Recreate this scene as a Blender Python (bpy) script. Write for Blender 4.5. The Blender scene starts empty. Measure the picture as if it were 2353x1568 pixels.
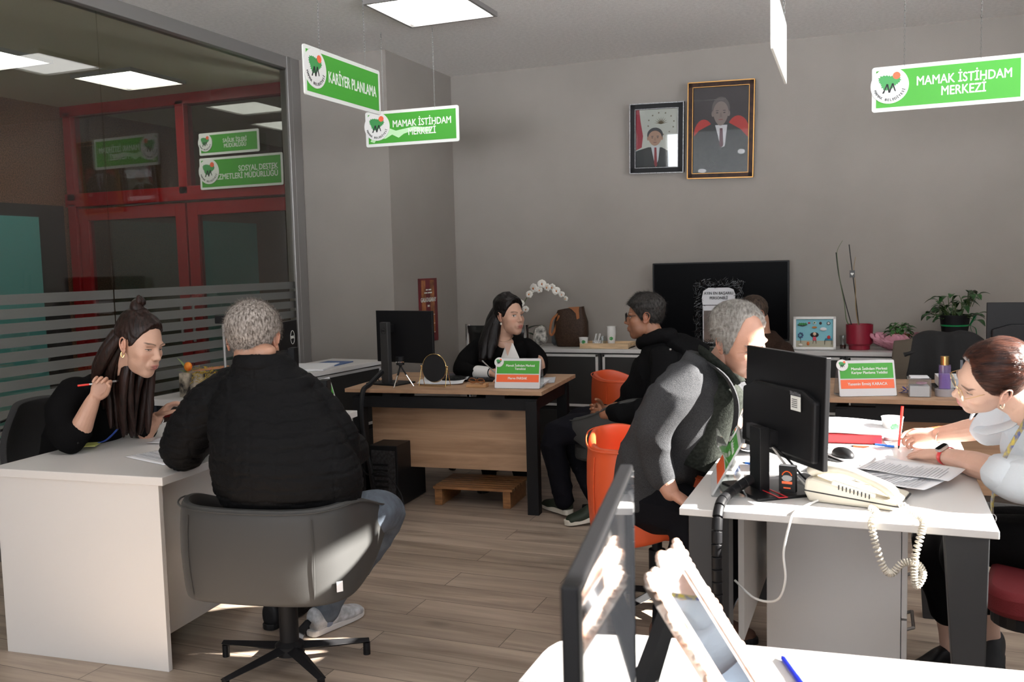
import bpy, bmesh, math, random
import numpy as np
from mathutils import Vector, Matrix, Euler, noise
PI = math.pi
SC = bpy.context.scene
COL = SC.collection
random.seed(7)
rng = np.random.default_rng(7)

# ---------------------------------------------------------------- camera
cam_d = bpy.data.cameras.new('camera')
cam_d.sensor_width = 36.0
cam_d.lens = 32.4
cam_d.clip_start = 0.05
cam_d.dof.use_dof = True
cam_d.dof.focus_distance = 4.6
cam_d.dof.aperture_fstop = 6.3
cam = bpy.data.objects.new('camera', cam_d)
COL.objects.link(cam)
R = Matrix(((0.9292267, -0.0073270, 0.3694375), (0.3686507, 0.0865357, -0.9255313), (-0.0251881, 0.9962218, 0.0831124)))
cam.matrix_world = Matrix.Translation((0, 0, 1.5)) @ R.to_4x4()
SC.camera = cam

# ---------------------------------------------------------------- light and exposure
SC.view_settings.view_transform = 'Standard'
SC.view_settings.look = 'None'
SC.view_settings.gamma = 1.0
SC.view_settings.use_curve_mapping = False
SC.view_settings.exposure = -0.38
try:
    SC.cycles.max_bounces = 7; SC.cycles.transparent_max_bounces = 24; SC.cycles.sample_clamp_indirect = 6.0
    SC.cycles.caustics_reflective = False; SC.cycles.caustics_refractive = False
except Exception: pass
W = bpy.data.worlds.new('sky'); SC.world = W; W.use_nodes = True
nt = W.node_tree; nt.nodes.clear()
wo = nt.nodes.new('ShaderNodeOutputWorld'); bg = nt.nodes.new('ShaderNodeBackground')
bg.inputs[0].default_value = (0.92, 0.95, 1.0, 1); bg.inputs[1].default_value = 10.0
wtc = nt.nodes.new('ShaderNodeTexCoord'); wsx = nt.nodes.new('ShaderNodeSeparateXYZ'); wmr = nt.nodes.new('ShaderNodeMapRange')
wmr.inputs[1].default_value = -0.06; wmr.inputs[2].default_value = 0.04; wmr.inputs[3].default_value = 25.0; wmr.inputs[4].default_value = 7.4   # bright lower half added to lift the ceiling through the windows, hazy sky above
nt.links.new(wtc.outputs['Generated'], wsx.inputs[0]); nt.links.new(wsx.outputs[2], wmr.inputs[0]); nt.links.new(wmr.outputs[0], bg.inputs[1])
nt.links.new(bg.outputs[0], wo.inputs[0])
sd = bpy.data.lights.new('sun', 'SUN'); sd.energy = 68.0; sd.angle = math.radians(0.7); sd.color = (1.0, 0.95, 0.88)
sun = bpy.data.objects.new('sun', sd); COL.objects.link(sun)
sun.location = (6, -1, 4)
sun.rotation_euler = Vector((-0.90, -0.20, -0.468)).to_track_quat('-Z', 'Y').to_euler()
LAMP_E = 8.0          # emission of the ceiling panels

# ---------------------------------------------------------------- materials
MATS = {}
def lin(c):
    return tuple((x / 12.92 if x <= 0.04045 else ((x + 0.055) / 1.055) ** 2.4) for x in c)
def mat(name, col, rough=0.5, metal=0.0, spec=0.5, coat=0.0, bump=0.0, bscale=80.0, var=0.0, vscale=6.0, stretch=None,
        emit=None, es=0.0, trans=0.0, attr=False, sheen=0.0, srgb=False, alpha=1.0, vcol=None):
    if name in MATS: return MATS[name]
    if srgb: col = lin(col)
    m = bpy.data.materials.new(name); m.use_nodes = True
    t = m.node_tree; n = t.nodes; b = n['Principled BSDF']
    b.inputs['Base Color'].default_value = (*col[:3], 1)
    b.inputs['Roughness'].default_value = rough
    b.inputs['Metallic'].default_value = metal
    b.inputs['Specular IOR Level'].default_value = spec
    b.inputs['Coat Weight'].default_value = coat
    b.inputs['Sheen Weight'].default_value = sheen
    b.inputs['Transmission Weight'].default_value = trans
    b.inputs['Alpha'].default_value = alpha
    if emit:
        b.inputs['Emission Color'].default_value = (*emit, 1); b.inputs['Emission Strength'].default_value = es
    tc = n.new('ShaderNodeTexCoord'); mp = n.new('ShaderNodeMapping')
    t.links.new(tc.outputs['Object'], mp.inputs[0])
    if stretch: mp.inputs['Scale'].default_value = stretch
    src = None
    if attr:
        a = n.new('ShaderNodeAttribute'); a.attribute_name = 'Col'; src = a.outputs['Color']
        t.links.new(src, b.inputs['Base Color'])
    if var > 0:
        nz = n.new('ShaderNodeTexNoise'); nz.inputs['Scale'].default_value = vscale; nz.inputs['Detail'].default_value = 5
        t.links.new(mp.outputs[0], nz.inputs['Vector'])
        mx = n.new('ShaderNodeMix'); mx.data_type = 'RGBA'
        r = n.new('ShaderNodeMapRange'); r.inputs[1].default_value = 0.35; r.inputs[2].default_value = 0.65
        t.links.new(nz.outputs[0], r.inputs[0]); t.links.new(r.outputs[0], mx.inputs[0])
        c2 = vcol if vcol else tuple(max(0, x * (1 - var)) for x in col[:3])
        if src:
            mx.blend_type = 'MULTIPLY'; mx.inputs[7].default_value = (1 - var, 1 - var, 1 - var, 1)
            t.links.new(src, mx.inputs[6])
        else:
            mx.inputs[6].default_value = (*[min(1, x * (1 + var * 0.5)) for x in col[:3]], 1); mx.inputs[7].default_value = (*c2, 1)
        t.links.new(mx.outputs[2], b.inputs['Base Color'])
    if bump > 0:
        nb = n.new('ShaderNodeTexNoise'); nb.inputs['Scale'].default_value = bscale; nb.inputs['Detail'].default_value = 4
        t.links.new(mp.outputs[0], nb.inputs['Vector'])
        bm = n.new('ShaderNodeBump'); bm.inputs['Strength'].default_value = bump; bm.inputs['Distance'].default_value = 0.01
        t.links.new(nb.outputs[0], bm.inputs['Height']); t.links.new(bm.outputs[0], b.inputs['Normal'])
    MATS[name] = m
    return m
def glass_mat(name, tint=(0.9, 0.95, 0.93), refl=1.0, fres=1.45, frost=0.0, fcol=(0.5, 0.5, 0.5)):
    if name in MATS: return MATS[name]
    m = bpy.data.materials.new(name); m.use_nodes = True
    t = m.node_tree; n = t.nodes; n.clear()
    o = n.new('ShaderNodeOutputMaterial'); tr = n.new('ShaderNodeBsdfTransparent'); tr.inputs[0].default_value = (*tint, 1)
    gl = n.new('ShaderNodeBsdfGlossy'); gl.inputs['Roughness'].default_value = 0.02; gl.inputs['Color'].default_value = (refl, refl, refl, 1)
    lw = n.new('ShaderNodeLayerWeight'); pw = n.new('ShaderNodeMath'); pw.operation = 'POWER'; pw.inputs[1].default_value = 5.0
    t.links.new(lw.outputs['Facing'], pw.inputs[0]); fr = n.new('ShaderNodeMapRange'); fr.inputs[3].default_value = 0.05; fr.inputs[4].default_value = 0.9
    t.links.new(pw.outputs[0], fr.inputs[0]); lw.inputs[0].default_value = 0.5
    mx = n.new('ShaderNodeMixShader')
    base = tr.outputs[0]
    if frost > 0:
        d = n.new('ShaderNodeBsdfDiffuse'); d.inputs[0].default_value = (*fcol, 1)
        m2 = n.new('ShaderNodeMixShader'); m2.inputs[0].default_value = frost
        t.links.new(tr.outputs[0], m2.inputs[1]); t.links.new(d.outputs[0], m2.inputs[2]); base = m2.outputs[0]
    t.links.new(fr.outputs[0], mx.inputs[0]); t.links.new(base, mx.inputs[1]); t.links.new(gl.outputs[0], mx.inputs[2])
    t.links.new(mx.outputs[0], o.inputs[0])
    MATS[name] = m
    return m
def wood_mat(name, c1, c2, scale=1.0, axis=0, rough=0.5, knots=True, planks=None, bump=0.05):
    if name in MATS: return MATS[name]
    m = bpy.data.materials.new(name); m.use_nodes = True
    t = m.node_tree; n = t.nodes; b = n['Principled BSDF']; b.inputs['Roughness'].default_value = rough
    L = t.links.new
    tc = n.new('ShaderNodeTexCoord'); vec = tc.outputs['Object']
    if planks:
        br = n.new('ShaderNodeTexBrick'); br.inputs['Scale'].default_value = 1.0
        br.inputs['Brick Width'].default_value = planks[0]; br.inputs['Row Height'].default_value = planks[1]
        br.inputs['Mortar Size'].default_value = 0.0018; br.inputs['Mortar Smooth'].default_value = 0.1
        br.offset = 0.37; br.offset_frequency = 2
        br.inputs['Color1'].default_value = (0, 0, 0, 1); br.inputs['Color2'].default_value = (1, 1, 1, 1); br.inputs['Mortar'].default_value = (0.5, 0.5, 0.5, 1)
        L(vec, br.inputs['Vector'])
        sc = n.new('ShaderNodeVectorMath'); sc.operation = 'MULTIPLY'; sc.inputs[1].default_value = (7.3, 3.1, 5.0)
        L(br.outputs['Color'], sc.inputs[0])
        ad = n.new('ShaderNodeVectorMath'); ad.operation = 'ADD'; L(vec, ad.inputs[0]); L(sc.outputs[0], ad.inputs[1]); vec = ad.outputs[0]
    mp = n.new('ShaderNodeMapping')
    s = [9.0 * scale, 9.0 * scale, 9.0 * scale]; s[axis] = 0.8 * scale; mp.inputs['Scale'].default_value = s
    L(vec, mp.inputs[0])
    nz = n.new('ShaderNodeTexNoise'); nz.inputs['Scale'].default_value = 1.0; nz.inputs['Detail'].default_value = 7; nz.inputs['Roughness'].default_value = 0.62
    nz.inputs['Distortion'].default_value = 0.9
    L(mp.outputs[0], nz.inputs['Vector'])
    cr = n.new('ShaderNodeValToRGB'); e = cr.color_ramp.elements
    e[0].position = 0.30; e[0].color = (*c2, 1); e[1].position = 0.62; e[1].color = (*c1, 1)
    L(nz.outputs[0], cr.inputs[0]); col = cr.outputs[0]
    mp2 = n.new('ShaderNodeMapping'); s2 = [60.0 * scale] * 3; s2[axis] = 2.0 * scale; mp2.inputs['Scale'].default_value = s2; L(vec, mp2.inputs[0])
    n2 = n.new('ShaderNodeTexNoise'); n2.inputs['Scale'].default_value = 1.0; n2.inputs['Detail'].default_value = 3; L(mp2.outputs[0], n2.inputs['Vector'])
    mx = n.new('ShaderNodeMix'); mx.data_type = 'RGBA'; mx.blend_type = 'MULTIPLY'; mx.inputs[0].default_value = 0.35
    L(col, mx.inputs[6]); L(n2.outputs[0], mx.inputs[7]); col = mx.outputs[2]
    g = n.new('ShaderNodeMix'); g.data_type = 'RGBA'; g.blend_type = 'MULTIPLY'; g.inputs[0].default_value = 1.0; g.inputs[7].default_value = (1.22, 1.22, 1.22, 1)
    L(col, g.inputs[6]); col = g.outputs[2]
    if knots:
        mp3 = n.new('ShaderNodeMapping'); s3 = [5.5 * scale] * 3; s3[axis] = 2.4 * scale; mp3.inputs['Scale'].default_value = s3; L(vec, mp3.inputs[0])
        vo = n.new('ShaderNodeTexVoronoi'); vo.inputs['Scale'].default_value = 0.8; L(mp3.outputs[0], vo.inputs['Vector'])
        rr = n.new('ShaderNodeMapRange'); rr.inputs[1].default_value = 0.03; rr.inputs[2].default_value = 0.16; rr.inputs[3].default_value = 0.65; rr.inputs[4].default_value = 0.0
        L(vo.outputs['Distance'], rr.inputs[0])
        mk = n.new('ShaderNodeMix'); mk.data_type = 'RGBA'; L(rr.outputs[0], mk.inputs[0]); L(col, mk.inputs[6])
        mk.inputs[7].default_value = (*[x * 0.28 for x in c2], 1); col = mk.outputs[2]
    if planks:
        tone = n.new('ShaderNodeMapRange'); tone.inputs[3].default_value = 0.84; tone.inputs[4].default_value = 1.1
        sep = n.new('ShaderNodeSeparateColor'); L(br.outputs['Color'], sep.inputs[0]); L(sep.outputs[0], tone.inputs[0])
        mt = n.new('ShaderNodeVectorMath'); mt.operation = 'SCALE'; L(col, mt.inputs[0]); L(tone.outputs[0], mt.inputs['Scale'])
        ml = n.new('ShaderNodeMix'); ml.data_type = 'RGBA'; L(br.outputs['Fac'], ml.inputs[0]); L(mt.outputs[0], ml.inputs[6]); ml.inputs[7].default_value = (*[x * 0.35 for x in c2], 1)
        col = ml.outputs[2]
    L(col, b.inputs['Base Color'])
    bu = n.new('ShaderNodeBump'); bu.inputs['Strength'].default_value = bump; bu.inputs['Distance'].default_value = 0.004
    L(nz.outputs[0], bu.inputs['Height']); L(bu.outputs[0], b.inputs['Normal'])
    MATS[name] = m
    return m

M_wall = mat('grey_wall_paint', (0.300, 0.272, 0.248), 0.85, bump=0.10, bscale=220, var=0.06, vscale=1.6)
M_ceil = mat('stucco_ceiling', (0.82, 0.80, 0.77), 0.9, bump=0.55, bscale=120, var=0.07, vscale=40)
M_ceil2 = mat('corridor_ceiling', (0.72, 0.66, 0.50), 0.9)
M_floor = wood_mat('greyed_oak_laminate', (0.42, 0.335, 0.265), (0.20, 0.15, 0.115), 1.0, 0, 0.38, True, (1.38, 0.19), 0.06)
M_stone = mat('corridor_stone', (0.22, 0.19, 0.15), 0.3, var=0.3, vscale=30)
M_granite = mat('brown_granite', (0.20, 0.095, 0.055), 0.35, var=0.6, vscale=90)
M_alu = mat('brushed_aluminium', (0.33, 0.32, 0.31), 0.42, metal=0.6)
M_chrome = mat('chrome', (0.75, 0.75, 0.75), 0.12, metal=1.0)
M_red = mat('red_painted_frame', (0.26, 0.008, 0.010), 0.35)
M_glass = glass_mat('partition_glass', (0.80, 0.82, 0.80), 1.0, 1.5)
M_stripe = glass_mat('frosted_stripe', (0.8, 0.8, 0.8), 0.6, 1.3, 0.62, (0.20, 0.20, 0.19))
M_clear = glass_mat('clear_glass', (0.93, 0.95, 0.95), 1.0, 1.45)
M_acryl = glass_mat('clear_acrylic', (0.80, 0.82, 0.82), 1.0, 1.45, 0.10, (0.9, 0.9, 0.92))
M_dark = mat('dark_void', (0.012, 0.012, 0.013), 0.6)
M_teal = mat('teal_elevator_door', (0.10, 0.34, 0.33), 0.35)
M_white = mat('white_melamine', (0.66, 0.645, 0.63), 0.35)
M_wplastic = mat('white_plastic', (0.82, 0.82, 0.80), 0.35)
M_green = mat('sign_green', (0.065, 0.36, 0.040), 0.4, spec=0.3)
M_orange = mat('plate_orange', (0.85, 0.12, 0.018), 0.4)
M_letter = mat('white_lettering', (0.80, 0.84, 0.78), 0.5)
M_black = mat('black_plastic', (0.007, 0.007, 0.008), 0.42, spec=0.22)
M_blackm = mat('matt_black_metal', (0.007, 0.007, 0.008), 0.55, spec=0.25)
M_ink = mat('black_ink', (0.015, 0.02, 0.02), 0.6)
M_screen = mat('glossy_screen', (0.0015, 0.0015, 0.002), 0.3, spec=0.03)
M_screen2 = mat('mirror_glossy_screen', (0.012, 0.013, 0.015), 0.04, spec=0.8)
M_oak = wood_mat('oak_laminate', (0.50, 0.32, 0.20), (0.30, 0.17, 0.095), 1.0, 0, 0.5, True)
M_anthr = mat('anthracite_panel', (0.022, 0.021, 0.020), 0.5)
M_paper = mat('paper_white', (0.82, 0.83, 0.86), 0.8)
M_chain = mat('dull_steel_chain', (0.22, 0.22, 0.21), 0.4, metal=0.7)
M_gold = mat('brass', (0.75, 0.52, 0.22), 0.25, metal=1.0)
M_lamp = mat('lamp_diffuser', (0.9, 0.9, 0.9), 0.5, emit=(1.0, 0.97, 0.94), es=LAMP_E)

# ---------------------------------------------------------------- helpers
def put(name, me, m=None, parent=None, smooth=False, bevel=0.0, ang=35):
    o = bpy.data.objects.new(name, me); COL.objects.link(o)
    if m is not None and not me.materials:
        for x in (m if isinstance(m, (list, tuple)) else [m]): me.materials.append(x)
    if parent is not None: o.parent = parent
    if smooth:
        me.polygons.foreach_set('use_smooth', [True] * len(me.polygons))
        if ang and ang < 180:
            try: me.set_sharp_from_angle(angle=math.radians(ang))
            except Exception: pass
    if bevel > 0:
        b = o.modifiers.new('bevel', 'BEVEL'); b.width = bevel; b.segments = 2; b.limit_method = 'ANGLE'; b.angle_limit = math.radians(40)
    return o
def tag(o, label=None, cat=None, group=None, kind=None):
    if label: o['label'] = label
    if cat: o['category'] = cat
    if group: o['group'] = group
    if kind: o['kind'] = kind
    return o
def thing(name, label, cat, loc=(0, 0, 0), rz=0.0, group=None, rot=None):
    o = bpy.data.objects.new(name, None); COL.objects.link(o); o.empty_display_size = 0.1
    o.location = loc; o.rotation_euler = rot if rot else (0, 0, rz)
    return tag(o, label, cat, group)
def copy_thing(o, loc=None, rz=None, label=None, parent=None):
    c = o.copy(); COL.objects.link(c)
    if parent is not None: c.parent = parent
    for ch in list(o.children): copy_thing(ch, parent=c)
    if loc is not None: c.location = loc
    if rz is not None: c.rotation_euler = (0, 0, rz)
    if label: c['label'] = label
    return c
def smooth_path(pts, k=6, closed=False):
    P = [Vector(p) for p in pts]; n = len(P)
    if n < 3: return P
    out = []
    rngi = range(n) if closed else range(n - 1)
    for i in rngi:
        if closed: a, b, c, d = P[(i - 1) % n], P[i], P[(i + 1) % n], P[(i + 2) % n]
        else: a, b, c, d = P[max(i - 1, 0)], P[i], P[i + 1], P[min(i + 2, n - 1)]
        for j in range(k):
            t = j / k
            out.append(0.5 * ((2 * b) + (c - a) * t + (2 * a - 5 * b + 4 * c - d) * t * t + (3 * b - a - 3 * c + d) * t ** 3))
    if not closed: out.append(P[-1])
    return out
class B:
    def __init__(s): s.bm = bmesh.new(); s.mi = 0
    def _fin(s, f):
        for x in f: x.material_index = s.mi
    def box(s, c, d, rz=0.0, rot=None):
        M = Matrix.Translation(c) @ (Euler(rot).to_matrix().to_4x4() if rot else Matrix.Rotation(rz, 4, 'Z'))
        v = [s.bm.verts.new(M @ Vector((x * d[0] / 2, y * d[1] / 2, z * d[2] / 2))) for x in (-1, 1) for y in (-1, 1) for z in (-1, 1)]
        s._fin([s.bm.faces.new([v[i] for i in q]) for q in ((0, 1, 3, 2), (4, 6, 7, 5), (0, 4, 5, 1), (2, 3, 7, 6), (0, 2, 6, 4), (1, 5, 7, 3))])
        return s
    def tube(s, pts, r, seg=10, cap=True, closed=False, k=1, flat=None, up=None):
        P = smooth_path(pts, k, closed) if k > 1 else [Vector(p) for p in pts]
        n = len(P)
        if callable(r): rr = [r(i / max(1, n - 1)) for i in range(n)]
        elif isinstance(r, (list, tuple)):
            m = len(r); rr = []
            for i in range(n):
                x = i / max(1, n - 1) * (m - 1); a = int(min(x, m - 2)); rr.append(r[a] + (r[a + 1] - r[a]) * (x - a))
        else: rr = [r] * n
        nrm = None; rings = []
        for i in range(n):
            t = (P[(i + 1) % n] - P[i - 1]) if closed else (P[min(i + 1, n - 1)] - P[max(i - 1, 0)])
            if t.length < 1e-9: t = Vector((0, 0, 1))
            t.normalize()
            if nrm is None:
                u = Vector(up) if up else (Vector((0, 0, 1)) if abs(t.z) < 0.9 else Vector((1, 0, 0)))
                nrm = (u - t * u.dot(t)).normalized()
            else:
                nrm = nrm - t * nrm.dot(t)
                if nrm.length < 1e-6: nrm = t.orthogonal()
                nrm.normalize()
            bi = t.cross(nrm)
            fa, fb = (flat if flat else (1, 1))
            rings.append([s.bm.verts.new(P[i] + nrm * (math.cos(a) * rr[i] * fa) + bi * (math.sin(a) * rr[i] * fb)) for a in [2 * PI * j / seg for j in range(seg)]])
        fs = []
        m = n if closed else n - 1
        for i in range(m):
            A = rings[i]; C = rings[(i + 1) % n]
            for j in range(seg): fs.append(s.bm.faces.new((A[j], A[(j + 1) % seg], C[(j + 1) % seg], C[j])))
        if cap and not closed:
            fs.append(s.bm.faces.new(rings[0][::-1])); fs.append(s.bm.faces.new(rings[-1]))
        s._fin(fs); return s
    def cyl(s, c, r, h, seg=24, r2=None, axis='Z'):
        ax = {'X': Vector((1, 0, 0)), 'Y': Vector((0, 1, 0)), 'Z': Vector((0, 0, 1))}[axis]
        c = Vector(c)
        return s.tube([c - ax * h / 2, c + ax * h / 2], [r, r2 if r2 is not None else r], seg)
    def lathe(s, prof, c=(0, 0, 0), seg=32, jit=None):
        c = Vector(c); rings = []
        for r, z in prof:
            rings.append([s.bm.verts.new(c + Vector((math.cos(a) * r, math.sin(a) * r, z))) for a in [2 * PI * j / seg for j in range(seg)]] if r > 1e-6 else [s.bm.verts.new(c + Vector((0, 0, z)))])
        fs = []
        for A, C in zip(rings, rings[1:]):
            for j in range(seg):
                k = (j + 1) % seg
                if len(A) == 1 and len(C) == 1: continue
                if len(A) == 1: fs.append(s.bm.faces.new((A[0], C[k], C[j])))
                elif len(C) == 1: fs.append(s.bm.faces.new((A[j], A[k], C[0])))
                else: fs.append(s.bm.faces.new((A[j], A[k], C[k], C[j])))
        s._fin(fs); return s
    def prism(s, poly, z0, z1, M=None):
        M = M or Matrix.Identity(4)
        a = [s.bm.verts.new(M @ Vector((x, y, z0))) for x, y in poly]; b = [s.bm.verts.new(M @ Vector((x, y, z1))) for x, y in poly]
        n = len(poly)
        fs = [s.bm.faces.new(a[::-1]), s.bm.faces.new(b)] + [s.bm.faces.new((a[i], a[(i + 1) % n], b[(i + 1) % n], b[i])) for i in range(n)]
        s._fin(fs); return s
    def sphere(s, c, r, seg=16, rings=10, M=None):
        rx, ry, rz = r if isinstance(r, (tuple, list)) else (r, r, r)
        M = M or Matrix.Identity(4); c = Vector(c); R_ = []
        for i in range(rings + 1):
            th = PI * i / rings
            if i in (0, rings): R_.append([s.bm.verts.new(M @ (c + Vector((0, 0, rz * math.cos(th)))))])
            else: R_.append([s.bm.verts.new(M @ (c + Vector((rx * math.sin(th) * math.cos(a), ry * math.sin(th) * math.sin(a), rz * math.cos(th))))) for a in [2 * PI * j / seg for j in range(seg)]])
        fs = []
        for A, C in zip(R_, R_[1:]):
            for j in range(seg):
                k = (j + 1) % seg
                if len(A) == 1: fs.append(s.bm.faces.new((A[0], C[j], C[k])))
                elif len(C) == 1: fs.append(s.bm.faces.new((A[k], A[j], C[0])))
                else: fs.append(s.bm.faces.new((A[k], A[j], C[j], C[k])))
        s._fin(fs); return s
    def quad(s, pts):
        s._fin([s.bm.faces.new([s.bm.verts.new(p) for p in pts])]); return s
    def sheet(s, fn, nu, nv, th=0.0):
        g = [[s.bm.verts.new(fn(i / nu, j / nv)) for j in range(nv + 1)] for i in range(nu + 1)]
        s._fin([s.bm.faces.new((g[i][j], g[i + 1][j], g[i + 1][j + 1], g[i][j + 1])) for i in range(nu) for j in range(nv)]); return s
    def me(s, name='m', fix=True):
        if fix: bmesh.ops.recalc_face_normals(s.bm, faces=s.bm.faces)
        me = bpy.data.meshes.new(name); s.bm.to_mesh(me); s.bm.free(); return me
    def ob(s, name, m, parent=None, smooth=False, bevel=0.0, ang=35, solid=0.0, sub=0):
        o = put(name, s.me(name), m, parent, smooth, 0, ang)
        if solid:
            q = o.modifiers.new('solid', 'SOLIDIFY'); q.thickness = solid; q.offset = 0
        if bevel > 0:
            b = o.modifiers.new('bevel', 'BEVEL'); b.width = bevel; b.segments = 2; b.limit_method = 'ANGLE'; b.angle_limit = math.radians(40)
        if sub:
            q = o.modifiers.new('sub', 'SUBSURF'); q.levels = sub; q.render_levels = sub
        return o
def struct(name, b, m, bevel=0.0, smooth=False):
    o = b.ob(name, m, None, smooth, bevel); o['kind'] = 'structure'; return o
def rrect(w, h, r, k=4, cx=0, cy=0):
    out = []
    for sx, sy, a0 in ((1, 1, 0), (-1, 1, 90), (-1, -1, 180), (1, -1, 270)):
        for i in range(k + 1):
            a = math.radians(a0 + 90 * i / k); out.append((cx + sx * (w / 2 - r) + r * math.cos(a), cy + sy * (h / 2 - r) + r * math.sin(a)))
    return out
def text_mesh(body, size, bold=0.0, ext=0.0008, align='CENTER', sx=1.0, spacing=1.0, line=1.0):
    cu = bpy.data.curves.new('t', 'FONT'); cu.body = body; cu.size = size; cu.extrude = ext; cu.offset = bold * size
    off_ = cu.offset; cu.offset = 0.0
    cu.align_x = align; cu.align_y = 'CENTER'; cu.space_character = spacing; cu.space_line = line; cu.resolution_u = 3
    o = bpy.data.objects.new('t', cu); COL.objects.link(o)
    dg = bpy.context.evaluated_depsgraph_get(); me = bpy.data.meshes.new_from_object(o.evaluated_get(dg))
    bpy.data.objects.remove(o)
    if off_ > 0:
        bm = bmesh.new()
        for i_, (dx, dy) in enumerate(((0, 0), (1, 0), (-1, 0), (0, 0.8), (0, -0.8))):
            k = me.copy(); k.transform(Matrix.Translation((dx * off_ * 1.7, dy * off_ * 1.7, 0.00004 * i_))); bm.from_mesh(k); bpy.data.meshes.remove(k)
        bm.to_mesh(me); bm.free()
    if sx != 1.0: me.transform(Matrix.Scale(sx, 4, (1, 0, 0)))
    return me
def text(name, body, size, m, parent, loc, rot=(PI / 2, 0, 0), **kw):
    me = text_mesh(body, size, **kw); me.materials.clear()
    o = put(name, me, m, parent); o.location = loc; o.rotation_euler = rot
    return o
def join_bm(b, me, M):
    k = me.copy(); k.transform(M); b.bm.from_mesh(k); bpy.data.meshes.remove(k)

# ---------------------------------------------------------------- room shell
ZC = 3.15; YB = 7.474; XG = -4.33; XR = 2.2; YR = -3.2
struct('floor', B().box(((XG + XR) / 2, (YB + YR) / 2, -0.05), (XR - XG, YB - YR + 0.2, 0.1)), M_floor)
struct('floor_corridor', B().box((-6.2, 3.2, -0.05), (3.74, 17.0, 0.1)), M_stone)
struct('ceiling', B().box(((XG + XR) / 2, (YB + YR) / 2, ZC + 0.05), (XR - XG, YB - YR + 0.2, 0.1)), M_ceil)
struct('ceiling_corridor', B().box((-6.2, 3.2, ZC + 0.05), (3.74, 17.0, 0.1)), M_ceil2)
struct('wall_back', B().box(((-3.5 + XR) / 2, YB + 0.1, ZC / 2), (XR + 3.5 + 0.2, 0.2, ZC)), M_wall)
struct('wall_pillar', B().box((-3.915, 6.9 + 0.32, ZC / 2), (0.83, 1.8, ZC)), M_wall)
# right wall with a wide window
b = B()
wy0, wy1, wz0, wz1 = 1.35, 4.75, 1.5, 2.70
b.box((XR + 0.1, (YR + wy0) / 2, ZC / 2), (0.2, wy0 - YR, ZC)); b.box((XR + 0.1, (wy1 + YB) / 2, ZC / 2), (0.2, YB - wy1 + 0.2, ZC))
b.box((XR + 0.1, (wy0 + wy1) / 2, wz0 / 2), (0.2, wy1 - wy0, wz0)); b.box((XR + 0.1, (wy0 + wy1) / 2, (wz1 + ZC) / 2), (0.2, wy1 - wy0, ZC - wz1))
struct('wall_right', b, M_wall)
b = B()
for y in (wy0 + 0.03, wy1 - 0.03, 2.6, 3.8): b.box((XR + 0.08, y, (wz0 + wz1) / 2), (0.06, 0.06, wz1 - wz0))
for z in (wz0 + 0.03, wz1 - 0.03): b.box((XR + 0.08, (wy0 + wy1) / 2, z), (0.06, wy1 - wy0, 0.06))
struct('window_1', b, M_wplastic)
# rear wall with two big windows behind the camera
b = B()
b.box((0, YR - 0.1, 0.4), (9.2, 0.2, 0.8)); b.box((0, YR - 0.1, 2.9), (9.2, 0.2, 0.5))
for x, w in ((-4.3, 0.8), (-1.0, 0.5), (2.3, 0.8)): b.box((x, YR - 0.1, ZC / 2), (w, 0.2, ZC))
struct('wall_rear', b, M_wall)
# corridor walls
struct('wall_granite', B().box((-7.5 - 0.1, 3.2, ZC / 2), (0.2, 17, ZC)), M_granite)
struct('wall_corridor_end', B().box((-6.2, 11.6, ZC / 2), (3.0, 0.2, ZC)), M_wall)
struct('wall_corridor_side', B().box((-4.73, 9.6, ZC / 2), (0.2, 3.9, ZC)), M_wall)
struct('wall_corridor_rear', B().box((-6.2, -5.2, ZC / 2), (3.0, 0.2, ZC)), M_dark)
b = B(); b.box((-7.48, 5.95, 1.09), (0.05, 1.85, 2.18)); struct('door_3', b, M_anthr)
b = B(); b.box((-7.44, 5.95, 1.03), (0.03, 1.20, 2.06)); struct('door_4', b, M_teal)
struct('door_5', B().box((-7.44, 9.2, 1.05), (0.05, 1.3, 2.1)), M_teal)
# glass partition
b = B(); b.box((XG, 1.6, ZC - 0.045), (0.10, 9.6, 0.09)); b.box((XG, 1.6, 0.04), (0.07, 9.6, 0.08))
b.box((XG, 6.26, ZC / 2), (0.11, 0.11, ZC)); b.box((XG + 0.045, 6.18, ZC / 2), (0.02, 0.05, ZC))
struct('trim_1', b, M_alu, 0.004)
seams = [-3.15, -0.9, 1.9, 4.32, 6.21]
for i in range(4):
    y0, y1 = seams[i], seams[i + 1]
    w = struct('window_%d' % (i + 2), B().box((XG, (y0 + y1) / 2, (ZC) / 2), (0.010, y1 - y0 - 0.006, ZC - 0.17)), M_glass)
    if i == 3 or i == 2:
        st = B()
        for k in range(13): st.box((XG + 0.0065, (y0 + y1) / 2, 1.378 - 0.077 * k), (0.0012, y1 - y0 - 0.01, 0.055))
        st.ob('frosted_stripe', M_stripe, w)
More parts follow.
